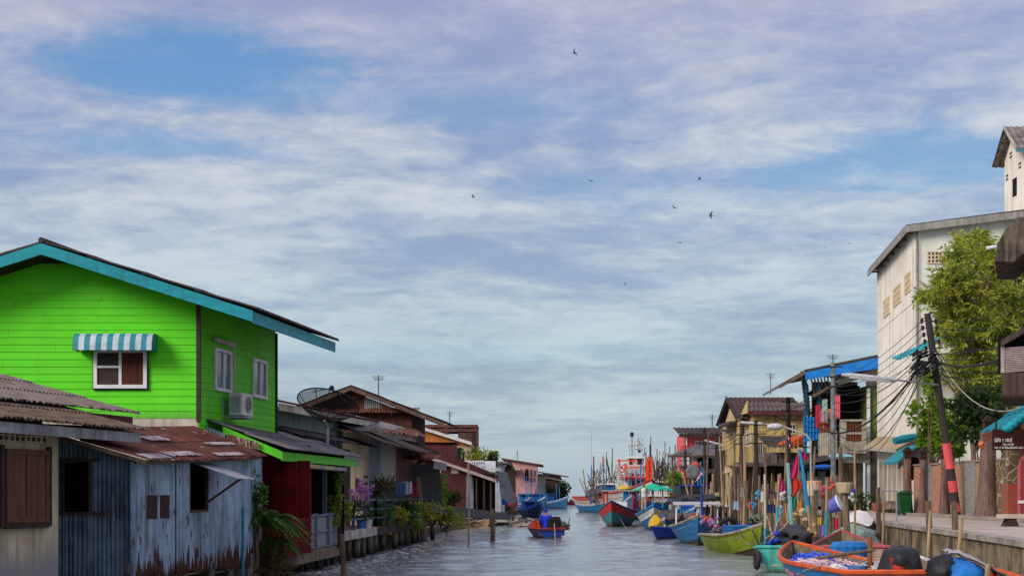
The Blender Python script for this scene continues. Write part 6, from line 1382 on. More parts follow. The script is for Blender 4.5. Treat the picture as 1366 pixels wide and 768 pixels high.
# lime boat
b5 = boat('lime_boat', 'lime green wooden boat with blue inside and a tyre on its stern', 'boat', 6.4, 2.0, .66, 1.15, .6, 2.0, .8, bands=[('bottom',0,.3,pdk),('hull',.3,.93,plime),('rub_strip',.93,1,M['grime'])], rim='grime', rimr=.05, inside='bluein', floor=.3, thwarts=2)
put(b5, 8.45, 55.0, head((8.2,57.8),(8.75,52)))
m5 = Matrix.Translation(V(b5.location)) @ Matrix.Rotation(b5.rotation_euler[2],4,'Z')
o = tyre('large black tyre lying on the stern of the lime boat', m5 @ V((-2.3,.1,.95)), .5, .2, .4); o.scale = (1.45,1.3,1.45)
MB_ = MB().box(m5 @ V((.5,.05,.78)),(1.7,1.2,.5),b5.rotation_euler[2]); tangle(None, (-1.9,0,.6), (.9,.6,.35), 26, MATS['old_rope'], m5, 'grey ropes coiled over the stern of the lime boat')
tag(MB_.build('engine_hatch', M['bluein']), 'blue engine hatch amidships in the lime boat', 'hatch')
mb = MB()
for k in range(12): mb.sph(m5 @ V((-.9+R(-.3,.3),-.9+R(-.3,.3),1.15+R(-.2,.2))), R(.06,.11), 8, 6)
tag(mb.build('float_bundle', mat('mixed_floats', (.5,.05,.05), (.05,.2,.45), 9, .6)), 'red and blue floats piled behind the lime boat', 'floats')
# blue boat with white frame canopy
b6 = boat('canopy_boat', 'blue boat with pale canopy frame and an orange cover inside', 'boat', 7.5, 2.4, .75, 1.3, .75, 2.1, .8, bands=[('bottom',0,.25,pdk),('hull',.25,.92,pbd),('rub_strip',.92,1,M['grime'])], rim='grime', inside='bluein', floor=.35)
put(b6, 8.25, 66, head((8.7,69.5),(7.9,62.2)))
m6 = Matrix.Translation(V(b6.location)) @ Matrix.Rotation(b6.rotation_euler[2],4,'Z')
fr = [m6 @ V((x,y,z)) for x in (-2.4,1.0) for y in (-.9,.9) for z in (.6,1.72)]
for i in (0,2,4,6): reparent_world(MB().tube([fr[i], fr[i+1]], .035).build('canopy_post', M['white'], b6), b6)
c_ = MB()
for (x0, x1, z0, z1) in ((-2.7,-.7,1.7,1.8),(-.7,1.3,1.8,1.7)): c_.slab([m6 @ V((x0,-1.05,z0)), m6 @ V((x1,-1.05,z1)), m6 @ V((x1,1.05,z1)), m6 @ V((x0,1.05,z0))], (0,0,.035))
reparent_world(c_.build('canopy', mat('pale_canopy', (.42,.4,.37), (.28,.27,.25), 3, .8), b6), b6)
heap('orange_cover', 'orange plastic cover under the pale canopy frame', 'cover', m6 @ V((.7,.1,.95)), (.7,.7,.3), mat('orange_cover', (.75,.17,.02), (.6,.12,.015), 3, .6), jit=.15)
heap('dark_net_heap', 'dark net heap on top of the pale boat canopy', 'fishing net', m6 @ V((-1.8,.2,1.95)), (.9,.8,.22), mat('dark_net', (.03,.035,.035), (.05,.05,.05), 10, .9, bump=.8), jit=.2)
tag(MB().tube([m6 @ V((1.6,.2,.4)), m6 @ V((1.6,.2,2.5))], .06, 8).build('boat_mast', mat('blue_mast', (.015,.05,.24), (.01,.035,.17), 3, .6)), 'slim dark blue mast in front of the canopy boat', 'mast')
# royal blue pointed boat with yellow bundle
b7 = boat('royal_blue_boat', 'deep royal blue pointed boat low in the water', 'boat', 5.4, 1.9, .5, .62, .85, 1.7, .75, bands=[('hull',0,1,pbl)], rim=PNT('royal_rim', (.01,.04,.34)), inside='bluein', floor=.2)
put(b7, 8.6, 72.8, head((9.8,74.2),(6.9,71.2)))
heap('yellow_waterproof', 'crumpled yellow waterproof lying over the side of a blue boat', 'waterproof', at(875,699,75), (.36,.36,.46), mat('yellow_waterproof', (.6,.38,.02), (.45,.27,.02), 3, .6), jit=.15)
heap('brown_net_heap', 'brown and grey net heap behind the royal blue boat', 'fishing net', at(895,693,77), (.75,.8,.5), mat('brown_net', (.1,.075,.06), (.06,.06,.06), 9, .9, bump=.8), n=3, jit=.2)
# parasol boat
b8 = boat('parasol_boat', 'white and blue boat with a green parasol and cyan pole', 'boat', 9, 2.8, .9, 1.55, .9, 2.0, .8, bands=[('bottom',0,.2,pdk),('hull',.2,.62,pbd),('hull_stripe',.62,.9,pwh),('rub_strip',.9,1,pb)], rim='blue_p', rimr=.07, inside='bluein', floor=.5, deckf=.25)
put(b8, 9.05, 91.5, head((9.7,96),(8.3,87.2)))
def parasol(label, p, h, r, c1, pc, tilt=0.):
    t = thing('parasol', label, 'parasol', p); m = MB(); p = V(p)
    MB().tube([p, p+V((0,0,h))], .05, 8).build('pole', pc, t)
    nn = 16; top = p+V((0,0,h+.05)); mb = MB(); ring1 = [p+V((math.cos(2*math.pi*k/nn)*r*.55,math.sin(2*math.pi*k/nn)*r*.55,h-r*.16)) for k in range(nn)]; ring2 = [p+V((math.cos(2*math.pi*k/nn)*r,math.sin(2*math.pi*k/nn)*r,h-r*.36+(.03 if k % 2 else -.02))) for k in range(nn)]
    for a in range(nn):
        b = (a+1) % nn; mb.slab([top, ring1[a], ring1[b]], (0,0,-.015)); mb.slab([ring1[a], ring2[a], ring2[b], ring1[b]], (0,0,-.015))
    mb.build('canopy', c1, t); return t
cy_ = mat('cyan_pole', (.02,.35,.5), (.02,.27,.4), 3, .5)
parasol('big green parasol on a cyan pole over the white and blue boat', (X(871,90),90,.6), Z(645,90)-.6, 1.0, mat('green_parasol', (.01,.38,.2), (.01,.3,.22), 1.5, .7), cy_)
parasol('smaller green parasol half hidden behind the big one', (X(884,94),94,.8), Z(648,94)-.8, .75, mat('green_parasol', (.01,.38,.2)), cy_)
parasol('light green parasol at the left behind the man in the vest', (X(858,95),95,.8), Z(648,95)-.8, .7, mat('light_green_parasol', (.05,.42,.17), (.04,.33,.13), 1.5, .7), cy_)
cb = thing('slatted_cabin', 'low boat cabin with white slatted rail and red seats behind the parasol', 'cabin', (X(876,97),97,.6))
mb = MB(); yc = 97.
for i in range(9): u = 864+i*3; mb.bb(X(u,yc),X(u+1.4,yc),yc,yc+.06,Z(660,yc),Z(653,yc))
mb.bb(X(863,yc),X(891,yc),yc-.02,yc+.1,Z(654,yc),Z(652.5,yc)); mb.bb(X(863,yc),X(891,yc),yc-.02,yc+.1,Z(661.5,yc),Z(660,yc)); mb.build('rail', M['white'], cb)
MB().bb(X(863,yc),X(891,yc),yc+.15,yc+1.8,.6,Z(661,yc)).build('body', pred, cb); MB().bb(X(862,yc),X(892,yc),yc-.1,yc+2,.5,Z(668,yc)).build('base', pnavy, cb)
# red bowed boat
b9 = boat('red_bowed_boat', 'red and teal boat pointing straight at the viewer', 'boat', 9, 2.75, 1.05, 1.75, 1.0, 1.9, .85, bands=[('bottom',0,.22,PNT('bottom_brown', (.12,.07,.04))),('hull',.22,.62,pgr),('hull_stripe',.62,.95,pred),('rub_strip',.95,1,pbd)], rim=PNT('rim_blue', (.02,.12,.3)), rimr=.06, inside='bluein', floor=.7, deckf=.3, rake=.7)
put(b9, 7.2, 101, head((7.9,105),(6.6,97)))
m9 = Matrix.Translation(V(b9.location)) @ Matrix.Rotation(b9.rotation_euler[2],4,'Z')
for x in (-3.2,-.6):
    for y in (-1,1): reparent_world(MB().tube([m9 @ V((x,y,.8)), m9 @ V((x,y,2.35))], .06).build('canopy_post', pred, b9), b9)
for z in (1.5,2.3):
    for y in (-1,1): reparent_world(MB().tube([m9 @ V((-3.2,y,z)), m9 @ V((-.6,y,z))], .04).build('canopy_rail', pred, b9), b9)
reparent_world(MB().slab([m9 @ V((-3.5,-1.15,2.35)), m9 @ V((-.3,-1.15,2.35)), m9 @ V((-.3,1.15,2.35)), m9 @ V((-3.5,1.15,2.35))], (0,0,.1)).build('canopy', mat('grey_canopy', (.3,.29,.28), (.2,.19,.19), 2, .8), b9), b9)
reparent_world(MB().box(m9 @ V((-1.6,0,1.2)),(1.6,1.2,.9),b9.rotation_euler[2]).build('engine_box', M['white'], b9), b9)
heap('yellow_net_heap', 'yellow net bundle on the canopy of the red bowed boat', 'fishing net', m9 @ V((-2.2,.3,2.55)), (.55,.5,.25), mat('yellow_net', (.55,.38,.08), (.4,.27,.06), 6, .8, bump=.5), jit=.15)
# trawlers
def mastt(parent, p, q, r, mm, name='mast'): return MB().tube([p, q], [r, r*.55], 6).build(name, mm, parent)
t1 = boat('blue_trawler', 'wooden trawler with blue hull, white band and red rail, cluttered with poles', 'trawler', 17, 4.6, 1.55, 2.35, 1.8, 2.0, .75, .6, rake=1.2, bands=[('bottom',0,.24,pdk),('hull',.24,.62,pb),('hull_stripe',.62,.9,pwh),('rub_strip',.9,1,pred)], rim='red_p', rimr=.1, floor=1.2, thwarts=0, deckf=.3)
put(t1, 10.5, 172, head((9.2,180),(11.8,165)))
m1 = Matrix.Translation(V(t1.location)) @ Matrix.Rotation(t1.rotation_euler[2],4,'Z')
def kid(mb, name, mm, p): return reparent_world(mb.build(name, mm, p), p)
for (u, v0, v1, ly, r_, mm, ul) in ((792,672,608,170,.1,M['darkwood'],0),(788,672,621,168,.08,pbl,1),(818,660,610,176,.12,M['darkwood'],-9),(816,662,597,178,.09,M['wood'],1),(800,672,632,167,.09,M['wood'],-16),(797,675,640,165,.08,M['wood'],-12),(805,668,626,172,.07,M['wood'],-8),(789,650,572,175,.03,M['steel'],0)):
    kid(MB().tube([V((X(u,ly),ly,Z(v0,ly))), V((X(u+ul,ly),ly,Z(v1,ly)))], [r_, r_*.6], 6), 'mast', mm, t1)
mb = MB(); 
for k in range(34):
    p = at(R(780,812),R(655,668),R(166,174)); q = p+V((R(-1.2,1.2),R(-1,1),R(.6,2.6))); mb.tube([p, q], .045, 5)
kid(mb, 'rigging', M['wood'], t1)
mb = MB()
for k in range(9): mb.sph(at(R(784,812),R(655,664),R(168,175)),(R(.5,.9),R(.5,.9),R(.4,.8)),9,6,.25)
kid(mb, 'net_pile', mat('trawler_nets', (.12,.09,.05), (.04,.1,.2), 1.2, .9), t1)
kid(MB().box(m1 @ V((2.5,0,2.5)),(1.8,1.5,1.4),t1.rotation_euler[2]), 'wheelhouse', pbd, t1)
kid(MB().box(m1 @ V((2.5,0,3.28)),(2.2,1.9,.14),t1.rotation_euler[2]), 'wheelhouse_roof', M['white'], t1)
for (x, u, v) in ((806,806,640),(814,814,652)): 
    p = at(u,v,171); mb = MB(); 
    for k in range(8): mb.tube([p+V((math.cos(k)*.8,R(-.5,.5),math.sin(k)*1.0-.2)), p+V((math.cos(k+1)*.8,R(-.5,.5),math.sin(k+1)*1.0-.2))], .04, 4)
    kid(mb, 'net_hoop', M['offwhite'], t1)
tag(MB().slab([at(803,617,169), at(807,615,169), at(805,608,169), at(804,607,169)], (0,.04,0)).build('flag', flat('dull_pink_flag', (.45,.16,.18), .9)), 'small limp pink flag on the blue trawler mast', 'flag')
t2 = boat('white_trawler', 'big trawler with white wheelhouse and orange red steel gantry', 'trawler', 20, 5.0, 2.3, 3.7, 2.2, 1.9, .8, .7, rake=2.2, bands=[('bottom',0,.18,pdk),('hull',.18,.56,pbl),('hull_stripe',.56,.93,pwh),('rub_strip',.93,1,pred)], rim='red_p', rimr=.1, floor=1.9, thwarts=0, deckf=.35)
put(t2, 13.0, 158, head((12.1,168),(13.9,148)))
m2 = Matrix.Translation(V(t2.location)) @ Matrix.Rotation(t2.rotation_euler[2],4,'Z')
yw = 160.; 
wh = MB(); wh.bb(X(833,yw),X(864,yw),yw,yw+3,1.8,Z(638,yw)); kid(wh, 'wheelhouse', M['white'], t2)
kid(MB().bb(X(830,yw),X(866,yw),yw-.5,yw+3.4,Z(639,yw),Z(636.8,yw)), 'wheelhouse_trim', pred, t2)
kid(MB().bb(X(834,yw),X(864,yw),yw-.45,yw+2.6,Z(636.8,yw),Z(630,yw)), 'upper_deck', M['white'], t2)
kid(MB().bb(X(838,yw),X(857.5,yw),yw,yw+2.2,Z(630,yw),Z(611,yw)), 'bridge', mat('pale_grey_paint', (.5,.53,.54), (.42,.44,.45), 2, .5), t2)
kid(MB().bb(X(837,yw),X(858.5,yw),yw-.2,yw+2.4,Z(611,yw),Z(608.6,yw)), 'bridge_roof', M['white'], t2)
mb = MB()
for u0, u1, v0, v1 in ((838,841,640.5,648),(843,847,640,647.5),(849.5,854,640,647),(856,860,640,646)): mb.bb(X(u0,yw),X(u1,yw),yw-.04,yw,Z(v1,yw),Z(v0,yw))
for u0, u1 in ((839.5,844),(850,856.5)): mb.bb(X(u0,yw),X(u1,yw),yw-.04,yw,Z(619,yw),Z(611.5,yw))
kid(mb, 'window', M['glass'], t2)
for u in (851, 857.5, 843.5): kid(MB().tube([V((X(u,yw),yw-.5,Z(633,yw))), V((X(u,yw),yw-.42,Z(633,yw)))], .14, 10), 'life_ring', pred, t2)
og = mat('gantry_orange', (.68,.07,.02), (.55,.055,.018), 2, .55); mb = MB()
L_ = lambda u, v, y=yw-1.2: V((X(u,y),y,Z(v,y)))
for a, b, w_ in (((826.5,632),(826,612),.2),((834.5,632),(834.5,618),.3),((823,614),(849,614),.14),((823,624.5),(864,622),.16),((824,636),(868,636),.12),((826,625),(834,618),.1),((826,618),(834,630),.1),((823,628),(836,630),.12),((864,640),(864,614),.4),((868,640),(868,613),.4),((866,616),(866,608),.3),((823,633),(836,634),.16),((845,614),(849,619),.1),((842,614),(845,619),.1)): mb.bar(L_(*a), L_(*b), w_)
for v in (615,619,623,627,631,635): mb.bar(L_(863,v), L_(869.5,v-2), .18)
kid(mb, 'gantry', og, t2)
mb = MB(); mb.tube([L_(843,608,yw), L_(843,578,yw)], .07); mb.tube([L_(838,594,yw), L_(853,594,yw)], .04); mb.tube([L_(840,608,yw), L_(840,594,yw)], .03); mb.tube([L_(846,608,yw), L_(846,590,yw)], .03); kid(mb, 'antenna_mast', M['steel'], t2)
mb = MB(); mb.lathe(L_(843,582,yw), [(.16,0),(.2,.1),(.2,.4),(.1,.5)], 8); mb.lathe(L_(853,603.5,yw), [(.1,0),(.16,.1),(.14,.3)], 8); kid(mb, 'mast_light', M['cable'], t2)
mb = MB()
for k in range(40): p = L_(854,591,yw)+V((R(-.35,.35),R(-.2,.2),R(-.7,.55))); mb.leaf(p, (R(-1,1),R(-1,1),R(-1,1)), .3, .07)
kid(mb, 'brush_bundle', mat('straw_brush', (.4,.3,.2), (.3,.22,.15), 5, .9), t2)
mb = MB(); 
for k in range(22): p = at(R(820,834),R(636,660),yw-2+R(-1,1)); mb.tube([p, p+V((R(-.8,.8),R(-.5,.5),R(-1.2,1.8)))], .05, 5)
kid(mb, 'rigging', M['offwhite'], t2)
# masts and superstructures of the boats moored beyond
random.seed(21)
bt = [boat('far_trawler', 'dark far trawler crowded with masts behind the coral house', 'trawler', 15, 4.4, 1.8, 3.0, 2.0, 2.0, .8, .5, rake=1.2, bands=[('bottom',0,.25,pdk),('hull',.25,.7,pgr),('hull_stripe',.7,1,pwh)], rim='red_p', rimr=.09, floor=1.5, thwarts=0)]
def trawler_top(b, hx, ht, col):
    MB().bb(-4,-.5,-1.4,1.4,1.6,3.6).build('wheelhouse', col, b); MB().bb(-4.4,-.1,-1.8,1.8,3.6,3.8).build('wheelhouse_roof', M['white'], b)
    MB().bb(-.52,-.44,-1.1,1.1,2.6,3.3).build('window', M['glass'], b)
    for x, y, h, r_, l in ((1.5,0,ht,.13,.1),(4.5,.5,ht*.75,.1,.5),(-3,0,ht*1.1,.1,-.2),(-5.5,-.6,ht*.7,.09,-.6),(3,-1,ht*.6,.08,1.2),(-1.5,1,ht*.8,.07,-.8),(0,-1.2,ht*.9,.07,.3),(5.5,-.8,ht*.55,.1,.9),(-4.5,1,ht*.85,.06,.2)): MB().tube([(x,y,1.5),(x+l,y,h)], [r_,r_*.5], 6).build('mast', random.choice([M['darkwood'],M['wood'],M['cable']]), b)
    mb = MB()
    for k in range(46): p = V((R(-6,6),R(-1.8,1.8),R(2,5))); mb.tube([p, p+V((R(-1,1),R(-1,1),R(.5,3)))], .05, 5)
    mb.build('rigging', M['darkwood'], b)
    mb = MB()
    for k in range(6): mb.sph((R(-5,6),R(-1.2,1.2),R(2,3.2)),(R(.5,1),R(.5,.9),R(.4,.8)),9,6,.2)
    mb.build('net_pile', mat('dull_green_net', (.05,.06,.05), (.09,.08,.06), 4, .9), b)
trawler_top(bt[0], 0, 8.5, pbd)
put(bt[0], 20.5, 205, 1.7)
for i, (x, y, h, lab) in enumerate([(17.6,188,1.5,'second dark trawler with bare masts beside the orange gantry'),(23.5,222,1.8,'farthest trawler, only its masts showing over the boats'),(14.8,236,1.6,'distant trawler moored behind the blue trawler'),(17,148,1.75,'rusty trawler packed with nets between parasol and gantry'),(14.2,126,1.7,'dark net boat moored before the coral house')]):
    q = copy_thing(bt[0], (x,y,0), h, lab, scale=(1-.03*i if i < 4 else .75))
# black canopy boat
b10 = boat('black_canopy_boat', 'boat with a square black canopy edged in blue', 'boat', 7.5, 2.5, .9, 1.5, .9, 2.0, .8, bands=[('hull',0,.9,pbd),('rub_strip',.9,1,pwh)], rim='blue_p', inside='bluein', floor=.4)
put(b10, 11.1, 90, head((11.6,94),(10.8,86.5)))
m10 = Matrix.Translation(V(b10.location)) @ Matrix.Rotation(b10.rotation_euler[2],4,'Z')
xa, xb, yy = X(905,90), X(943,90), 90.
mb = MB(); mb.bb(xa,xb,yy-1,yy-.95,Z(664,yy),Z(648,yy)); mb.bb(xa,xa+.05,yy-.95,yy+2.5,Z(664,yy),Z(648,yy)); mb.bb(xb-.05,xb,yy-.95,yy+2.5,Z(664,yy),Z(648,yy)); mb.bb(xa-.02,xb+.02,yy-1,yy+2.5,Z(648,yy),Z(648,yy)+.06); kid(mb, 'canopy', blk, b10)
kid(MB().bb(xa-.08,xb+.08,yy-1.08,yy-1.02,Z(648.4,yy),Z(646.6,yy)), 'canopy_edge', pbl, b10)
for x in (xa+.05, xb-.05):
    for y in (yy-.9, yy+2.4): kid(MB().tube([(x,y,.6),(x,y,Z(648,yy))], .05), 'canopy_post', pbd, b10)
kid(MB().box(m10 @ V((1.8,0,1.3)),(1.4,1.2,.9),b10.rotation_euler[2]), 'engine_box', pbl, b10)
# small blue striped tender
b11 = boat('striped_tender', 'small blue and white striped tender between larger boats', 'boat', 3.6, 1.5, .6, 1.0, .6, 2, .8, bands=[('hull',0,.4,pb),('hull_stripe',.4,.6,pwh),('upper_hull',.6,.8,pbd),('rub_strip',.8,1,pwh)], rim='blue_p', floor=.25, thwarts=1)
put(b11, X(901,80), 80, head((0,0),(-1.5,-3)))
# left bank boats
b12 = boat('dark_hulled_boat', 'dark hulled boat with blue cabin canopy moored on the left bank', 'boat', 8, 2.6, 1.0, 1.9, 1.1, 2, .8, bands=[('hull',0,.85,pnavy),('rub_strip',.85,1,pb)], rim='blue_p', inside='bluein', floor=.6)
b13 = boat('blue_cabin_boat', 'bright blue fishing boat with blue cabin below the pink house', 'boat', 9, 2.8, 1.1, 2.0, 1.2, 2, .8, bands=[('hull',0,.9,PNT('dusky_blue', (.02,.1,.24))),('rub_strip',.9,1,pwh)], rim='blue_p', inside='bluein', floor=.6)
def cabin(b, col, h=1.6):
    MB().bb(-2.6,-.4,-.9,.9,.6,.6+h).build('cabin', col, b); MB().bb(-2.9,-.1,-1.1,1.1,.6+h,.72+h).build('cabin_roof', pbd, b); MB().bb(-.41,-.36,-.6,.6,.3+h,h+.5).build('window', M['glass'], b)
    for x, y, hh in ((1.0,.2,3.8),(-2.8,.4,4.4),(2.4,-.3,3.2)): MB().tube([(x,y,.6),(x+R(-.3,.3),y,hh)], .06, 6).build('mast', pb, b)
    mb = MB()
    for k in range(5): mb.sph((R(-.2,2.6),R(-.6,.6),1.0),(R(.3,.5),R(.3,.5),R(.2,.4)),8,6,.2)
    mb.build('net_pile', netb, b)
cabin(b13, pbd); cabin(b12, pbl, 1.2)
put(b12, X(711,135), 135, head((0,0),(.2,-1))); b12.scale = (.8,.72,.8)
put(b13, X(702,165), 165, head((0,0),(.1,-1))); b13.scale = (.9,.75,.95)
b14 = copy_thing(b13, (X(737,215),215,0), -1.0, 'plain blue boat moored side on near the end of the left bank')
b15 = copy_thing(b13, (X(717,190),190,0), -1.35, 'blue boat with cabin behind the dark hulled boat')
b16 = boat('wooden_rowboat', 'pale wooden rowboat drawn up among the debris by the barn', 'boat', 4.2, 1.4, .45, .8, .5, 2, .7, bands=[('hull',0,1,mat('bare_hull', (.34,.22,.12), (.24,.15,.085), 3, .8))], rim='grime', floor=.2)
put(b16, X(644,98), 98, head((0,0),(.3,-1))); b16.scale = (.7,.7,.8)
# the boat under way
b17 = boat('longtail_boat', 'small blue boat with orange inside, motoring away down the canal', 'boat', 5.0, 1.7, .48, .85, .5, 2.1, .8, .25, bands=[('hull',0,.75,PNT('deep_blue', (.015,.08,.4))),('hull_stripe',.75,.92,pnavy),('rub_strip',.92,1,pred)], rim='red_p', rimr=.03, inside=po, floor=.15, thwarts=2)
put(b17, 1.62, 74.8, math.radians(98))
m17 = Matrix.Translation(V(b17.location)) @ Matrix.Rotation(b17.rotation_euler[2],4,'Z')
le = thing('longtail_engine', 'dark boat engine with long shaft at the stern of the motoring boat', 'engine', m17 @ V((-2.3,-.1,.5)))
o = m17 @ V((-2.2,-.15,.75)); MB().box(o,(.55,.45,.4),.4).build('engine_block', M['cable'], le); MB().box(o+V((.05,0,.25)),(.4,.3,.14),.4).build('fuel_tank', M['darkwood'], le)
MB().tube([o+V((0,-.1,.1)), m17 @ V((-3.4,.0,-.1))], .03).build('shaft', M['bamboo'], le); MB().tube([o, m17 @ V((-1.4,.2,.95))], .02).build('tiller', M['steel'], le)
heap('brown_net_bundle', 'brown net bundle in the motoring boat beside the engine', 'fishing net', m17 @ V((-1.3,-.5,.5)), (.6,.4,.3), mat('brown_net', (.1,.075,.06)), jit=.2)
tag(MB().tube([m17 @ V((-2.0,-.8,.4)), m17 @ V((-2.1,-.95,1.0))], .025).build('stern_stick', M['wood']), 'short stick at the stern corner of the motoring boat', 'stick')
b18 = boat('distant_speedboat', 'tiny red boat far out near the canal mouth', 'boat', 5.5, 1.8, .6, 1.1, .6, 2, .8, bands=[('hull',0,1,PNT('magenta', (.45,.03,.08)))], rim='red_p', floor=.2, thwarts=1)
put(b18, X(762,290), 290, math.radians(60))
for i, (u, v, y, lab) in enumerate([(930,688,84,'low blue dinghy in the shadow under the black canopy')]):
    q = copy_thing(b11, (X(u,y),y,0), -1.9, lab)

# more boats rafted up between the larger ones
for src, x, y, h, lab, sc_ in ((b9,10.2,108,-1.75,'red and teal boat second in line behind the red bowed one',.9),(b8,11.6,116,-1.7,'white and blue boat rafted behind the parasols',.85),(b6,10.4,76,-1.75,'blue boat with pale canopy frame nearer the picket fence',.9),(b7,11.0,68,-1.6,'royal blue boat half hidden behind the canopy boat',.9),(b11,9.6,84,-2.0,'blue and white striped tender beside the parasol boat',1.15),(b9,11.8,132,-1.75,'red boat moored under the orange gantry',1.0),(b5,11.3,61,-1.9,'lime green boat tucked among the stakes',.8),(b11,8.4,78.5,-1.8,'striped tender just behind the royal blue boat',1.1),(b10,13.2,104,-1.6,'black canopied boat further back before the coral house',.95)):
    copy_thing(src, (x,y,0), h, lab, scale=sc_)
random.seed(31)
for i, (x, y, z, rr, c_, lab) in enumerate([(10.6,77,1.0,.6,(.05,.12,.4),'blue net heap on the nearer canopy boat'),(10.0,83,.8,.55,(.25,.07,.04),'rust red net heap on the striped tender'),(11.2,92,1.9,.6,(.05,.06,.06),'black net heap on the engine box of the canopy boat'),(10.9,108,1.9,.7,(.4,.3,.1),'straw coloured net heap behind the parasols'),(9.3,93,1.7,.5,(.35,.33,.3),'pale grey net heap on the parasol boat foredeck'),(11.4,69,.9,.55,(.04,.2,.15),'green net heap beside the stakes'),(12.2,116,2.0,.8,(.3,.05,.03),'red net heap before the white porch')]):
    ho = heap('net_heap', lab, 'fishing net', (x,y,z), (rr,rr*.9,rr*.6), mat('heapnet_%d' % i, c_, tuple(q*.4+.02 for q in c_), 8, .9, bump=.8), n=3, jit=.22)
    tangle(ho, (x,y,z), (rr,rr*.9,rr*.6), 18, MATS['old_rope'])

for src, x, y, h, lab, sc_ in ((b9,12.2,146,-1.75,'red bowed boat farther along, below the white wheelhouse',1.1),(b13,10.6,128,-1.7,'dusky blue cabin boat behind the parasols',1.1),(b12,12.4,98,-1.6,'dark boat with a blue cabin before the picket fence',1.0),(b6,11.6,86,-1.65,'pale canopied boat between the black canopy and the fence',.85)):
    copy_thing(src, (x,y,0), h, lab, scale=sc_)
# ---------------------------------------------------------------- MOORING STAKES, FLAGS, POLES
random.seed(11)
def stake(u, vt, y, zb=-.7, r=.06, lean=0., m='pole', label=None, name='mooring_stake', group='wooden mooring stakes along the right bank', cat='stake', dy=0.):
    b = V((X(u,y),y,zb)); t = at(u+lean, vt, y+dy); md = b.lerp(t,.55)+V((R(-.06,.06),R(-.05,.05),0))
    b = V((X(u,y)+(b.z-0)*0,y,zb))
    return tag(MB().tube([b, md, t], [r, r*.9, r*.72], 7).build(name, M[m], smooth=True, loc=(b.x,b.y,max(zb,0))), label, cat, group)
for i in range(118):
    u = R(938,1122); y = R(62,88)*(1-.1*(u-938)/184)
    if X(u,y) < 8.9+.02*(y-58): y = 8.9/((u-CX)/F)+R(0,6); 
    tall = R(0,1); vt = R(572,622) if tall < .12 else R(628,672)
    if u > 1085: vt = R(632,672)
    stake(u, vt, y, r=R(.03,.075), lean=R(-5,5)*(1.6 if tall < .2 else .8), m=random.choice(['pole','pole','wood','bamboo']), label='bare wooden stake standing in the thicket of stakes before the houses', dy=R(-.3,.3))
spec = [(1171,650,47,.09,1,'wood','thick stake rising through the beige boat'),(1179,668,46,.05,4,'bamboo','thin pale stick beside the thick stake of the beige boat'),
 (1238,668,38,.1,0,'wood','dark green tinged post on the quay edge'),(1241,680,36,.045,6,'bamboo','thin pale cane leaning against the dark quay post'),(1273,668,36,.1,1,'wood','stout brown post in front of the striped utility pole'),
 (1283,690,33,.06,6,'bamboo','bent cane standing between the quay and the blue bundle'),(1318,752,25.5,.06,4,'bamboo','short cane stump at the foot of the quay wall'),
 (1127,655,44,.12,-1,'pole','thick bare trunk topped by a pale bucket'),(1087,655,50,.12,-2,'pole','thick bare trunk topped by an orange and white pot'),(1103,636,53,.11,-1,'pole','rough trunk post with red floats'),(1121,595,48,.09,-2,'wood','tall grey post reaching the concrete balcony'),(1140,600,46,.04,2,'bamboo','slender yellow bamboo cane in front of the plank door'),(996,640,62,.13,2,'wood','dark forked trunk behind the lime boat'),(976,650,66,.12,0,'wood','stout grey trunk beside the picket fence')]
for u, vt, y, r_, l, m_, lab in spec: stake(u-l, vt, y, r=r_, lean=l, m=m_, label=lab, group=None)
tag(MB().lathe(at(1126,657,44), [(.2,0),(.27,.3),(.25,.31),(.1,.3)], 12).build('bucket', mat('cream_bucket', (.5,.42,.27), (.4,.33,.21), 3, .7)), 'pale cream bucket upside down on a thick trunk', 'bucket')
tag(MB().lathe(at(1086,653,50), [(.2,0),(.26,.3),(.24,.31),(.1,.28)], 12).build('pot', mat('orange_white_pot', (.6,.28,.08), (.55,.52,.47), 5, .7)), 'orange and white pot on a bare trunk', 'pot')
bk = thing('bucket', 'violet blue bucket tied on its side to a stake', 'bucket', at(1112,676,47)); tl = Matrix.Rotation(1.1,3,'Y') @ Matrix.Rotation(.4,3,'X')
MB().lathe(at(1112,674,47), [(.18,-.2),(.26,.2),(.24,.2),(.17,-.17)], 14, tl).build('body', mat('violet_blue', (.12,.13,.5), (.09,.1,.4), 3, .5), bk); MB().lathe(at(1112,674,47)+tl @ V((0,0,.2)), [(.265,-.02),(.28,0),(.28,.03),(.24,.03)], 14, tl).build('rim', M['white'], bk)
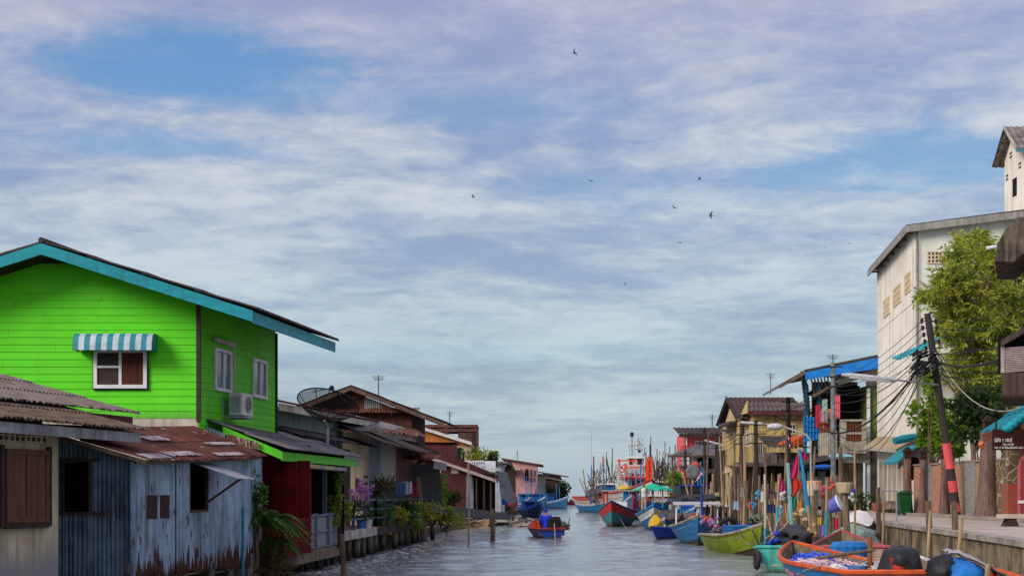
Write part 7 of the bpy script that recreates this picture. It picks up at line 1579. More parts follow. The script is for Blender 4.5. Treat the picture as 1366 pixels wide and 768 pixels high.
for i, (u, v, y, c_, lab) in enumerate([(1096,652,51,(.55,.05,.12),'pink and red float bunch on the posts'),(1108,646,52,(.5,.06,.03),'red float bunch tied near the violet bucket'),(1099,664,50,(.4,.04,.03),'dark red float bunch low on the posts'),(1133,653,46,(.02,.04,.3),'navy ball float beside the cream bucket'),(1136,662,46,(.6,.6,.6),'white rag bunch under the navy float'),(1044,662,50,(.6,.6,.6),'white and red plastic cans hung on the flag poles'),(1042,682,50,(.3,.4,.5),'grey blue can bundle below the pink flag'),(1012,660,56,(.02,.3,.4),'teal rag tied to a stake'),(1063,690,46,(.5,.35,.03),'yellow float garland hanging on the black tarpaulin'),(1072,686,44,(.55,.42,.25),'pale string of cork floats on the blue flag pole'),(1031,660,52,(.02,.02,.03),'black and white flag bundle tied between stakes'),(1084,706,44,(.55,.32,.1),'orange cream jar standing on the boats'),(1046,700,48,(.35,.04,.03),'dark red net hanging between flag poles'),(1005,672,58,(.02,.2,.35),'blue rope coil on a stake')]):
    p = at(u,v,y); mb = MB()
    for k in range(6): mb.sph(p+V((R(-.1,.1),R(-.08,.08),R(-.16,.16))), R(.05,.085), 8, 6, .1)
    tag(mb.build('float_bunch', mat('bunch_%d' % i, c_, tuple(.5*q+.06 for q in c_), 7, .6)), lab, 'floats')
# flag poles
cyan = mat('cyan_paint', (.03,.33,.42), (.02,.24,.32), 3, .55); blue_ = mat('flag_pole_blue', (.02,.24,.52), (.015,.18,.4), 3, .5)
def flagcloth(pts, mt, label, name='flag', thick=.012, div=5):
    """drooping cloth: rows of (left,right) points"""
    mb = MB()
    for (a, b), (c, d) in zip(pts, pts[1:]):
        for k in range(div):
            o = lambda t: V((0, .05*math.sin(t*9), 0)); t0, t1 = k/div, (k+1)/div
            mb.slab([a.lerp(b,t0)+o(t0), a.lerp(b,t1)+o(t1), c.lerp(d,t1)+o(t1), c.lerp(d,t0)+o(t0)], (0,thick,0))
    return tag(mb.build(name, mt), label, 'flag')
def fpole(u0, v0, u1, v1, y, r_, mt, label, low=None, lowf=.5):
    t = thing('flag_pole', label, 'flag pole', at(u0,v0,y), 'flag poles on the moored boats'); a, b = at(u0,v0,y), at(u1,v1,y)
    c = a.lerp(b, lowf)
    MB().tube([a, c], [r_, r_*.9], 7).build('shaft', low or mt, t); MB().tube([c, b], [r_*1.02, r_*.7], 7).build('upper_shaft', mt, t); return t
y = 43.
fpole(1085,728,1067,599,y,.055,blue_,'tall leaning blue flag pole, bare wood at its foot',M['bamboo'],.42)
fpole(1057,712,1051,617,45,.075,mat('turquoise_pole',(.2,.42,.43),(.14,.32,.34),4,.6),'turquoise painted pole carrying the red and pink flags')
fpole(1021,735,1020,632,y,.04,M['offwhite'],'thin pale pole at the stern of the turquoise boat',cyan,.3)
fpole(1036,712,1039,632,46,.05,M['bamboo'],'bare cane pole carrying the small pink flag',cyan,.45)
fpole(1102,722,1103,640,44,.05,M['bamboo'],'pole with bright cyan foot in front of the violet bucket',cyan,.5)
pinkf = mat('pink_flag', (.62,.035,.18), (.5,.03,.14), 3, .85, trans=.25); redf = mat('red_flag', (.6,.05,.03), (.48,.04,.03), 3, .85, trans=.25)
A3 = lambda u, v, y: at(u, v, y)
flagcloth([(A3(1063,606,44),A3(1065,608,44)),(A3(1059,616,44),A3(1065,622,44)),(A3(1055,628,44),A3(1065,632,44)),(A3(1053,637,44),A3(1062,638,44))], pinkf, 'large pink flag drooping from the turquoise pole')
flagcloth([(A3(1057,637,44),A3(1062,637,44)),(A3(1056,646,44),A3(1069,643,44)),(A3(1056,655,44),A3(1069,649,44)),(A3(1055,662,44),A3(1060,660,44))], redf, 'orange red flag hanging below the pink flag')
flagcloth([(A3(1040,637,46),A3(1043,637,46)),(A3(1038,647,46),A3(1048,649,46)),(A3(1038,657,46),A3(1046,655,46))], pinkf, 'small pink flag on the bare cane pole')
flagcloth([(A3(1069,602,43),A3(1072,602,43)),(A3(1070,607,43),A3(1079,609,43)),(A3(1071,613,43),A3(1074,613,43))], mat('magenta_flag', (.6,.02,.09), (.5,.02,.08), 3, .85, trans=.25), 'small magenta flag at the top of the blue pole')
flagcloth([(A3(1056,664,45),A3(1062,663,45)),(A3(1056,672,45),A3(1064,670,45)),(A3(1056,681,45),A3(1062,679,45))], mat('green_flag', (.02,.3,.2), (.015,.23,.16), 4, .85, trans=.25), 'green net flag low on the turquoise pole')
# national flag: red white blue stripes
ft_ = thing('national_flag', 'red white and blue striped flag hanging over the orange awning', 'flag', at(1048,596,84))
for k, c_ in enumerate([(.5,.06,.08),(.6,.6,.62),(.05,.06,.2),(.05,.06,.2),(.6,.6,.62),(.5,.06,.08)]):
    a = lambda t, s: at(1045+s*7+t*3, 580+t*13+s*6*t, 84+.2*math.sin(s*5))
    mb = MB(); t0, t1 = k/6, (k+1)/6
    for q in range(4): s0, s1 = q/4, (q+1)/4; mb.slab([a(t0,s0), a(t0,s1), a(t1,s1), a(t1,s0)], (0,.012,0))
    mb.build('stripe', flat('flag_stripe_%d' % (k if k < 3 else 5-k), c_, .9), ft_)
MB().tube([at(1045,600,84.1), at(1044,576,84.1)], .03).build('staff', M['wood'], ft_)
for (u0, v0, u1, v1, y, mt, lab, cl, pts) in [
  (920,668,911,630,86,M['bamboo'],'leaning cane pole with a red flag over the black canopy',redf,((911,626),(915,628),(912,636),(917,642),(914,642),(915,642))),
  (923,670,922,632,88,M['wood'],'grey pole carrying a red and white rag over the black canopy',mat('red_white_rag',(.55,.15,.15),(.6,.55,.55),5,.9),((929,640),(935,628),(926,644),(938,632),(924,646),(932,638)))]:
    fpole(u0,v0,u1,v1,y,.06,mt,lab)
    P = [at(a,b,y) for a, b in pts]; flagcloth([(P[0],P[1]),(P[2],P[3]),(P[4],P[5])], cl, lab.replace('pole carrying','flag, ').split(' over')[0].replace('leaning cane pole with a','limp')+' flapping above the black canopy boat')
tag(MB().sph(at(928,622,100),.35,12,8).build('ball_float', mat('rust_ball',(.4,.07,.03),(.3,.05,.025),3,.6)), 'round red ball float hung above the black canopy', 'float')
fan = thing('grey_fan_net', 'round grey net drum on a post above the black canopy boat', 'net drum', at(923,650,92)); mb = MB()
p = at(924,629,92); mb.lathe(p, [(.32,-.06),(.45,0),(.32,.06)], 16, Matrix.Rotation(1.4,3,'X')); mb.build('drum', mat('grey_net_drum',(.14,.16,.17),(.09,.1,.11),4,.8), fan); MB().tube([V((p.x,p.y+.1,.2)),V((p.x,p.y+.1,p.z))],.09).build('post', M['offwhite'], fan)
# crossed bamboo on the turquoise boat
for i, (u0, v0, u1, v1, lab) in enumerate([(1024,733,1040,690,'bamboo cane leaning right on the turquoise stern'),(1037,738,1020,678,'bamboo cane leaning left on the turquoise stern'),(1026,722,1054,694,'short cane lying low across the turquoise boat'),(1003,705,1017,736,'pale cane reaching from the lime boat to the turquoise stern'),(1022,717,1048,704,'bundle cane at the edge of the black tarpaulin')]):
    tag(MB().tube([at(u0,v0,42), at(u1,v1,43.5)], .025, 6).build('bamboo_cane', M['bamboo']), lab, 'cane')
# mooring ropes
def rope(label, p, q, sag, r_=.012, m='old', name='mooring_rope', cat='rope', group=None, n=14):
    p, q = V(p), V(q); pts = [p.lerp(q, i/n)-V((0,0,4*sag*(i/n)*(1-i/n))) for i in range(n+1)]
    return tag(MB().tube(pts, r_, 5).build(name, MATS['old_rope'] if m == 'old' else m, smooth=2), label, cat, group)
rope('slack rope from the lime boat to the turquoise stern', at(983,705,54), at(1010,720,43), .3)
rope('rope from the red bowed boat down to the water', at(827,690,97), at(838,706,93), .1)
rope('rope from the lime boat to the thick trunk behind', at(1015,695,52), at(996,668,62), .3)
rail = thing('quay_railing', 'thin grey pipe railing on the quay beside the bin', 'railing', at(1190,684,58)); mb = MB()
mb.tube([at(1196,712,46), at(1196,654,58), at(1178,654,60)], .03); mb.tube([at(1178,654,60), at(1178,684,60)], .03); mb.build('pipe', M['steel'], rail)
# potted plants and clutter along the road
cr_ = MB()
for k in range(18): cr_.box(at(R(1172,1196),R(672,684),R(68,72)),(R(.2,.6),R(.2,.4),R(.15,.4)),R(-.5,.5))
tag(cr_.build('junk_pile', mat('grey_junk',(.25,.2,.17),(.12,.09,.08),3,.9)), 'low junk of crates and bricks by the cream building', 'junk')
MBp = MB(); p = at(1171,682,66); MBp.lathe(p+V((0,0,.0)), [(.2,0),(.28,.4),(.24,.4)], 12); tag(MBp.build('plant_pot', mat('terracotta_pot',(.3,.09,.05),(.22,.07,.04),3,.85)), 'terracotta pot at the foot of the dark pier', 'pot')
# ---------------------------------------------------------------- UTILITY POLES, LAMPS, CABLES
Up = thing('utility_pole', 'leaning dark utility pole with pink and black bands, tangled with cables', 'utility pole', (X(1276,55),55,QZ))
b0, t0 = V((X(1277,55),55,QZ)), at(1237,418,54.6)
pm = mat('dark_pole', (.05,.04,.038), (.03,.025,.024), 3, .85, bump=.3, aniso=(3,3,.5))
MB().tube([b0, b0.lerp(t0,.5), t0], [.15,.135,.12], 10).build('shaft', pm, Up, smooth=True)
def onpole(v): f = (690-v)/(690-418); return b0.lerp(t0, f)
bands = [(682,671,(.68,.1,.1)),(671,655,(.05,.035,.04)),(655,640,(.68,.1,.1)),(640,624,(.05,.035,.04)),(624,602,(.68,.1,.1)),(602,590,(.68,.1,.1))]
for v0, v1, c_ in bands: MB().tube([onpole(v0), onpole(v1)], .165, 10).build('band', mat('band_%s' % ('pink' if c_[0] > .3 else 'black'), c_, tuple(q*.8 for q in c_), 3, .6), Up)
for i in range(5):
    for s in (-1, 1):
        if s > 0 and i == 4: continue
        p = onpole(428+i*9)+V((s*.26+.0,-.05,0)); MB().lathe(p, [(.03,-.1),(.07,-.07),(.045,-.02),(.07,.02),(.04,.08)], 8).build('insulator', M['darkwood'], Up)
mb = MB()
for i in range(5): p = onpole(428+i*9); mb.bar(p+V((-.3,-.02,0)), p+V((.3,-.02,0)), .03)
mb.build('crossbar', M['cable'], Up)
mb = MB()
for k in range(46):                                               # the bundle of splice boxes and spare loops
    p = at(R(1219,1246),R(470,500),54.4+R(-.4,.3)); d = V((R(.5,1),R(-.15,.15),R(.3,.75)))*R(.25,.5); mb.bar(p-d*.5, p+d*.5, .05, .06)
for k in range(9):
    c = at(R(1228,1246),R(478,498),54.3); mb.tube([c+V((math.cos(t)*R(.3,.42),R(-.05,.05),math.sin(t)*R(.28,.4))) for t in [2*math.pi*q/12 for q in range(13)]], .012, 4)
mb.build('cable_bundle', M['cable'], Up)
for v in (479, 489): MB().lathe(onpole(v)+V((-.12,-.2,0)), [(.05,-.12),(.09,-.08),(.09,.08),(.05,.12)], 10).build('splice_case', M['steel'], Up)
sl_ = thing('street_lamp', 'long grey tube street lamp reaching out from the utility pole', 'street lamp', onpole(512))
MB().tube([onpole(513)+V((0,-.1,0)), at(1190,506,54.2)], .035, 8).build('arm', M['steel'], sl_)
a, b = at(1195,507,54.2), at(1123,499.5,53.8); mb = MB().tube([a, a.lerp(b,.1), a.lerp(b,.85), b], [.05,.11,.1,.04], 10); mb.build('lamp_housing', mat('lamp_grey',(.5,.5,.52),(.4,.4,.42),3,.5), sl_, smooth=True)
MB().tube([a.lerp(b,.12)+V((0,-.03,-.06)), a.lerp(b,.86)+V((0,-.03,-.05))], .06, 8).build('diffuser', M['white'], sl_)
def lamp(label, head_, elbow, foot, base, tube=False):
    t = thing('street_lamp', label, 'street lamp', base)
    if tube:
        MB().tube([head_[0], head_[1]], [.07,.09], 8).build('lamp_housing', MATS['lamp_grey'], t)
    else:
        MB().sph(head_[0], (.42,.3,.18), 12, 8).build('lamp_housing', MATS['lamp_grey'], t)
    MB().tube([head_[1]]+elbow+[foot], .05, 8).build('arm', mat('lamp_arm',(.42,.4,.36),(.3,.29,.26),3,.6), t, smooth=True); return t
y = 74.
lamp('curved pipe street lamp with a grey bowl head before the yellow house', [at(1034,569,y),at(1039,567,y)], [at(1060,574,y),at(1076,580,y),at(1081,587,y)], V((X(1083,y),y,.4)), V((X(1083,y),y,.4)))
lamp('white tube street lamp before the yellow house gable', [at(988,563,80),at(1016,565.5,80)], [at(1020,566,80)], at(1034,566,80), at(1034,566,80), True)
lamp('white tube street lamp over the white porch house', [at(940,587,110),at(966,594,110)], [at(970,593,110)], at(987,590,110), at(987,590,110), True)
lamp('thin white lamp arm beside the yellow house', [at(962,573,100),at(972,576,100)], [at(962,580,100),at(975,584,100)], at(985,588,100), at(985,588,100), True)
# plain poles further along
for (u, v0, v1, y, r_, lab) in [(988,690,562,82,.16,'dark ribbed utility pole left of the yellow house'),(1010,690,560,80,.15,'dark utility pole before the yellow wall'),(1052,690,530,84,.17,'thick dark utility pole rising above the yellow house roof'),(1112,690,483,76,.15,'grey blue utility pole before the blue roof'),(940,680,570,112,.14,'thin dark pole before the coral house'),(957,680,575,112,.14,'second thin dark pole before the white porch'),(915,690,600,105,.12,'short dark pole by the coral side roof'),(1081,690,590,78,.05,'thin pole with the curved lamp before the shop')]:
    p = V((X(u,y),y,.2)); t = thing('utility_pole', lab, 'utility pole', p); MB().tube([p, V((p.x+R(-.1,.1),y,Z(v1,y)))], [r_, r_*.75], 8).build('shaft', pm if u != 1112 else mat('grey_blue_pole',(.2,.22,.23),(.13,.14,.15),3,.8), t)
    mb = MB()
    for k in range(3): mb.bar((p.x-.45,y-.1,Z(v1,y)-.25-k*.5), (p.x+.45,y-.1,Z(v1,y)-.25-k*.5), .06)
    mb.build('crossarm', M['cable'], t)
def cable(label, p, q, sag, r_=.013, mt=None): return rope(label, p, q, sag, r_, mt or M['cable'], 'power_cable', 'cable', 'overhead cables')
ol_ = 'thin dark overhead cable slung from the leaning utility pole'
pale = mat('pale_cable', (.45,.42,.36), (.35,.33,.28), 3, .6)
P2 = at(1112,520,76); P3 = at(1052,545,84); P4 = at(1010,570,80); P5 = at(988,570,82)
for i in range(5):
    p = onpole(428+i*9)+V((-.26,0,0)); cable('insulated overhead cable running from the leaning pole toward the blue roof', p, at(1112,507+i*4,76), .35+.1*i, .012)
    if i < 4: cable('overhead cable running from the leaning pole to the right edge', onpole(428+i*9)+V((.26,0,0)), at(1420,392+i*16,40), .25+.05*i, .012)
for i in range(8): cable('slack dark cable hanging from the splice bundle toward the far poles', at(1222+R(0,12),480+i*4,54.4), at(1112,527+i*9,76), .3+.22*i, R(.012,.022))
for i in range(6): cable('dark cable from the splice bundle to the lattice balcony', at(1246,472+i*6,54.6), at(1372+i*4,452+i*9,42), .12+.06*i, R(.012,.02))
cable('thick bundled cable between the splice boxes and the lattice balcony', onpole(480), at(1340,476,42.2), .25, .04)
cable('long pale cable sweeping down from the leaning pole to the teal gate roof', onpole(463), at(1362,543,48), .9, .02, pale)
cable('dark cable sweeping down beside the pale one to the gate roof', onpole(470), at(1350,534,48.5), 1.1, .014)
cable('sagging cable loop inside the tree', at(1262,476,55), at(1325,508,50), .8, .012)
for i in range(4):
    cable('cable strung past the blue roofed house to the yellow house pole', at(1112,510+i*8,76), P3+V((0,0,-.3*i)), .3+.1*i, .013)
    cable('cable strung between the poles before the yellow house', P3+V((0,0,-.3*i)), P4+V((0,0,-.2*i)), .3+.05*i, .014)
    cable('cable strung from the yellow house poles to the coral house', P5+V((0,0,-.25*i)), at(940,585+i*5,112), .4, .016)
cable('twisted thick cable drooping from the utility pole to the concrete balcony', at(1225,492,54.4), at(1095,572,79), 1.0, .045)
# ---------------------------------------------------------------- TREES AND PLANTS
random.seed(5)
LM = leafmat('bamboo_leaf', (.36,.39,.04), (.18,.25,.025), (.5,.47,.055)); LM2 = leafmat('bright_leaf', (.17,.3,.018), (.08,.17,.014), (.28,.38,.035)); LMd = leafmat('dark_leaf', (.035,.075,.015), (.018,.045,.01), (.06,.11,.02)); LMy = leafmat('yellow_leaf', (.3,.32,.02), (.16,.22,.02), (.4,.36,.04)); LMf = leafmat('fern_leaf', (.08,.19,.022), (.035,.1,.014), (.12,.25,.03)); LMp = leafmat('palm_leaf', (.035,.075,.022), (.02,.05,.018), (.05,.1,.03))
tr_ = thing('bamboo_tree', 'tall feathery yellow green tree in front of the cream building', 'tree', (20,61,1.3))
tk = MB(); lf = MB(); li = MB(); br_ = []
for k in range(9):
    b = V((R(18.4,21.4),R(59.5,63.5),1.3)); top = at(R(1262,1395),R(338,420),R(58,64)); m_ = b.lerp(top,.55)+V((R(-.3,.3),R(-.3,.3),.6))
    pts = [b, b.lerp(m_,.5), m_, top]; tk.tube(pts, [.13,.1,.07,.03], 7); br_.append(pts)
    for j in range(6):
        s = m_.lerp(top, R(0,1)) if j > 2 else b.lerp(m_, R(.45,1)); e = s+V((R(-1.4,1.4),R(-1.2,1.2),R(.2,1.5))); tk.tube([s, s.lerp(e,.5)+V((0,0,.15)), e], [.05,.035,.012], 5); br_.append([s,e])
tk.build('trunk', M['wood'], tr_, smooth=True)
# crown outline in the photo, as clusters: (u, v, radius px)
cl = [(1286,340,22),(1302,334,20),(1320,352,30),(1350,362,34),(1268,372,22),(1290,378,30),(1254,396,18),(1240,398,10),(1322,395,34),(1355,402,34),(1278,412,28),(1305,430,34),(1340,440,30),(1366,440,28),(1262,424,18),(1270,446,20),(1285,470,26),(1310,470,32),(1340,480,30),(1362,500,26),(1290,500,26),(1318,508,30),(1345,525,26),(1275,490,14),(1296,535,24),(1320,545,22),(1290,320,8),(1306,318,9),(1274,350,10),(1262,384,9),(1248,388,8),(1234,394,6),(1350,340,18),(1330,336,14)]
for (u, v, r) in cl:
    for rep in range(2):
        c = at(u, v, R(58,64)); rr = r*c.y/F*1.02; n = int(60+r*r*.62)
        for q in range(max(4, n//9)):                              # sprays of narrow leaves
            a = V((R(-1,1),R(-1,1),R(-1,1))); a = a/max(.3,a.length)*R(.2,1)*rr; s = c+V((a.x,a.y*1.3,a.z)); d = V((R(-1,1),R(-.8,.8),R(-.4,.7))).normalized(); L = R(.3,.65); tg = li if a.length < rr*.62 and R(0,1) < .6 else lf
            for m in range(13):
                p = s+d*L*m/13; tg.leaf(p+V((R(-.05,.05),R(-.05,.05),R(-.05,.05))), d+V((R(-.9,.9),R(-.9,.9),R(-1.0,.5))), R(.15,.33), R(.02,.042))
lf.build('crown', LM, tr_); li.build('inner_foliage', leafmat('painted_shade_leaf', (.13,.175,.025), (.075,.115,.015), (.2,.23,.03)), tr_)  # inner leaves coloured darker to paint shade within the crown
def bush(label, c, r, n, m_, l=(.12,.25), w=(.04,.08), stems=6, name='bush', cat='bush', clumps=9, zb=None):
    c = V(c); t = thing(name, label, cat, (c.x,c.y,zb if zb is not None else c.z-r[2])); mb = MB(); sm = MB()
    cs = [c+V((R(-1,1)*r[0]*.7,R(-1,1)*r[1]*.7,R(-.8,.9)*r[2]*.75)) for _ in range(clumps)]
    for q in cs:
        k = R(.3,.62)
        for _ in range(n//clumps):
            a = V((R(-1,1),R(-1,1),R(-1,1))); a = a.normalized()*R(.3,1)**.6; p = q+V((a.x*r[0]*k,a.y*r[1]*k,a.z*r[2]*k)); mb.leaf(p, a+V((R(-.6,.6),R(-.6,.6),R(-.5,.7))), R(*l), R(*w))
        b = V((c.x+R(-.2,.2)*r[0],c.y,zb if zb is not None else c.z-r[2])); sm.tube([b, b.lerp(q,.6)+V((0,0,.1)), q], [.035,.025,.01], 5)
    mb.build('foliage', m_, t); sm.build('stem', M['wood'], t); return t
bush('bright green broad leaved bush left of the leaning utility pole', at(1242,573,63.5), (1.25,.8,1.1), 1500, LM2, (.18,.34), (.06,.1), zb=1.3)
bush('bright green broad leaved bush right of the leaning utility pole', at(1284,583,61.5), (1.0,.8,.8), 1200, LM2, (.18,.34), (.06,.1), zb=1.3)
bush('dark green shrubs over the wall behind the stump pillar', at(1322,560,56), (1.7,1.0,1.2), 1900, LMd, (.15,.3), (.05,.09), zb=1.3)
bush('sparse climber hanging on the cream building under the street lamp', at(1237,520,62), (.35,.4,.7), 320, LM2, (.15,.28), (.05,.08), zb=1.3, clumps=5)
bush('green shrub in the shade before the plank door', at(1140,672,78), (1.3,.5,.55), 500, LMd, zb=1.3)
bush('green shrub by the far parasol and the net shed', at(899,644,118), (.55,.5,.8), 400, LM2, (.2,.35), (.08,.12), zb=1.0)
# blue green shade glimpsed through the tree, gate post behind
# fern at the shed corner
def fern(label, c, n, L, spread, m_, droop=.9, name='fern', cat='fern', leaf_=(.14,.022), zb=None):
    c = V(c); t = thing(name, label, cat, c if zb is None else (c.x,c.y,zb)); mb = MB(); sm = MB()
    for k in range(n):
        a = R(0,6.28); e = R(.25,1.1); l = L*R(.65,1.1); pts = []; d = V((math.cos(a)*math.cos(e)*spread,math.sin(a)*math.cos(e)*spread,math.sin(e)))
        p = c+V((R(-.12,.12),R(-.12,.12),R(-.1,.1))); N = 11
        for i in range(N+1): pts.append(p.copy()); p += d*l/N; d.z -= droop/N*1.6; 
        sm.tube(pts, [.014,.004], 4)
        for i in range(1, N):
            f = math.sin(math.pi*min(1,(i+.6)/N))*leaf_[0]*(1+.2*R(-1,1)); dd = (pts[i+1]-pts[i]).normalized(); sd2 = dd.cross(V((0,0,1))); sd2 = sd2.normalized() if sd2.length > .01 else V((1,0,0))
            for h in range(2):
                q = pts[i].lerp(pts[i+1], h/2)
                for s in (-1, 1): mb.leaf(q, sd2*s+dd*.5+V((0,0,R(-.5,-.05))), f*1.25, leaf_[1], up=V((0,0,1)))
    mb.build('fronds', m_, t); sm.build('stem', LMd, t); return t
fb_ = onl(352, 700, BL+.15, SL)
fern('big dark green fern overhanging the water at the shed corner', V((fb_.x+.05,fb_.y-.2,1.5)), 46, 1.3, 1.0, LMf, 1.25, zb=.5, leaf_=(.15,.026))
fern('lower fern clump under the big fern', V((fb_.x+.25,fb_.y+.2,.95)), 24, .9, 1.0, LMf, 1.3, leaf_=(.13,.024), zb=.3)
bush('tangle of dry brown fronds below the fern', V((fb_.x+.15,fb_.y-.1,.45)), (.5,.4,.5), 420, leafmat('dry_leaf',(.12,.085,.03),(.06,.05,.02),(.16,.13,.04)), (.2,.4), (.015,.03))
bush('spindly climbing shrub on the blue shed corner', V((fb_.x-.1,fb_.y-.5,1.9)), (.25,.25,.75), 260, LMf, (.1,.2), (.03,.06), zb=.5, clumps=7)
pt_ = onl(324, 700, BL+.2, SL); tag(MB().tube([V((pt_.x,pt_.y,-.5)), V((pt_.x,pt_.y,Z(676,pt_.y)))], .035, 8).build('water_pipe', mat('cyan_pipe',(.03,.22,.32),(.02,.16,.24),3,.5)), 'upright cyan water pipe beside the fern', 'pipe')
# hanging plants, orchids
def hang(label, u, v, y, h, m_, n=260, w=.16):
    c = at(u,v,y); t = thing('hanging_plant', label, 'plant', c); mb = MB()
    for k in range(n):
        f = R(0,1); p = c+V((R(-w,w)*(1.1-.5*f),R(-w,w),-h*f+.1)); mb.leaf(p, (R(-.5,.5),R(-.5,.5),R(-1,.1)), R(.06,.13), R(.02,.04))
    mb.build('foliage', m_, t); MB().tube([c+V((0,0,.1)), c+V((0,0,1.1))], .012, 5).build('hanger', M['cable'], t); MB().lathe(c+V((0,0,-.05)), [(.06,-.08),(.1,.06),(.09,.06)], 10).build('pot', mat('brown_pot',(.16,.07,.04),(.1,.05,.03),3,.8), t); return t
hang('long yellow green trailing plant hung at the porch end', 447, 664, 45.5, .95, LMy, 420, .2)
hang('trailing plant in a brown pot beside the orchids', 463, 672, 47, .6, LMy, 260, .18)
hang('thin twining plant hanging from the lime fascia', 452, 632, 45.2, .8, LM2, 150, .12)
orp = leafmat('orchid_petal', (.55,.12,.5), (.68,.3,.62), (.5,.09,.42))
for i, (u, v, lab) in enumerate([(472,655,'pale pink orchid spray on the walkway railing'),(480,648,'mauve orchid spray, tallest on the walkway railing'),(491,652,'bright magenta orchid spray nearest the cream wall')]):
    y = 48.5; c = at(u,v,y); t = thing('orchid', lab, 'orchid', c-V((0,0,.8))); mb = MB(); sm = MB(); gl = MB()
    for k in range(5):
        b = c+V((R(-.05,.05),0,-.75)); e = c+V((R(-.16,.16),R(-.08,.08),R(-.15,.28))); sm.tube([b, b.lerp(e,.6)+V((0,0,.1)), e], .008, 4)
        for q in range(15):
            p = b.lerp(e, R(.45,1))+V((R(-.06,.06),R(-.06,.06),R(-.05,.05)))
            for m in range(4): mb.leaf(p, (R(-1,1),R(-1,.2),R(-1,1)), .05, .02)
        for q in range(6): gl.leaf(b+V((R(-.1,.1),R(-.1,.1),R(-.1,.2))), (R(-1,1),R(-1,1),R(0,1)), .3, .025)
    mb.build('flower', orp, t); sm.build('stem', LMd, t); gl.build('foliage', LMd, t)
# palm and walkway plants
pc = at(527,672,60); fern('spiky dark palm in a pot on the raised walkway', V((pc.x,pc.y,1.35)), 30, 1.9, .8, LMp, .75, 'palm', 'palm', (.34,.03), zb=1.0)
bush('brown dried palm fronds drooping beside the palm', at(507,650,59), (.6,.4,.35), 220, MATS['dry_leaf'], (.3,.5), (.02,.04))
for i, (u, v, y, r, m_, n, lab) in enumerate([(512,690,56.5,(.45,.3,.5),LMf,300,'small potted shrub at the start of the planted walkway'),(530,690,59,(.4,.3,.4),LMy,260,'yellow green potted plant under the palm'),(548,688,61.5,(.4,.3,.5),LM2,280,'bright potted plant beside the leaning trunk post'),(566,682,65,(.8,.5,.6),LMy,600,'yellow green shrub spilling over the walkway end'),(592,690,72,(.9,.5,.65),LMy,800,'bright yellow green shrub under the black net'),(586,650,72,(.55,.5,.9),LM2,650,'fresh green shrub behind the black net curtain'),(601,668,78,(.7,.5,.5),LMd,420,'dark shrub at the foot of the wine red barn'),(510,705,57,(.35,.25,.3),LMy,220,'plant hanging down between the walkway piles'),(556,700,63,(.3,.25,.25),LM2,180,'small white flowered plant low on the walkway edge')]): 
    c = at(u,v,y); bush(lab, c, r, n, m_, (.1,.24), (.03,.06), zb=min(.9,c.z-r[2]))
bush('green plants growing along the white balcony', at(636,609,114), (1.5,.6,.5), 500, LMy, (.2,.4), (.04,.08), clumps=10)
bush('dark plants at the right end of the white balcony', at(655,616,113), (.55,.5,.7), 350, LMd, (.2,.35), (.06,.1))
bush('round dark tree on the last point of the left bank', at(749,654,262), (1.3,1.2,1.9), 700, LMd, (.4,.7), (.15,.25), zb=.3, name='tree', cat='tree')
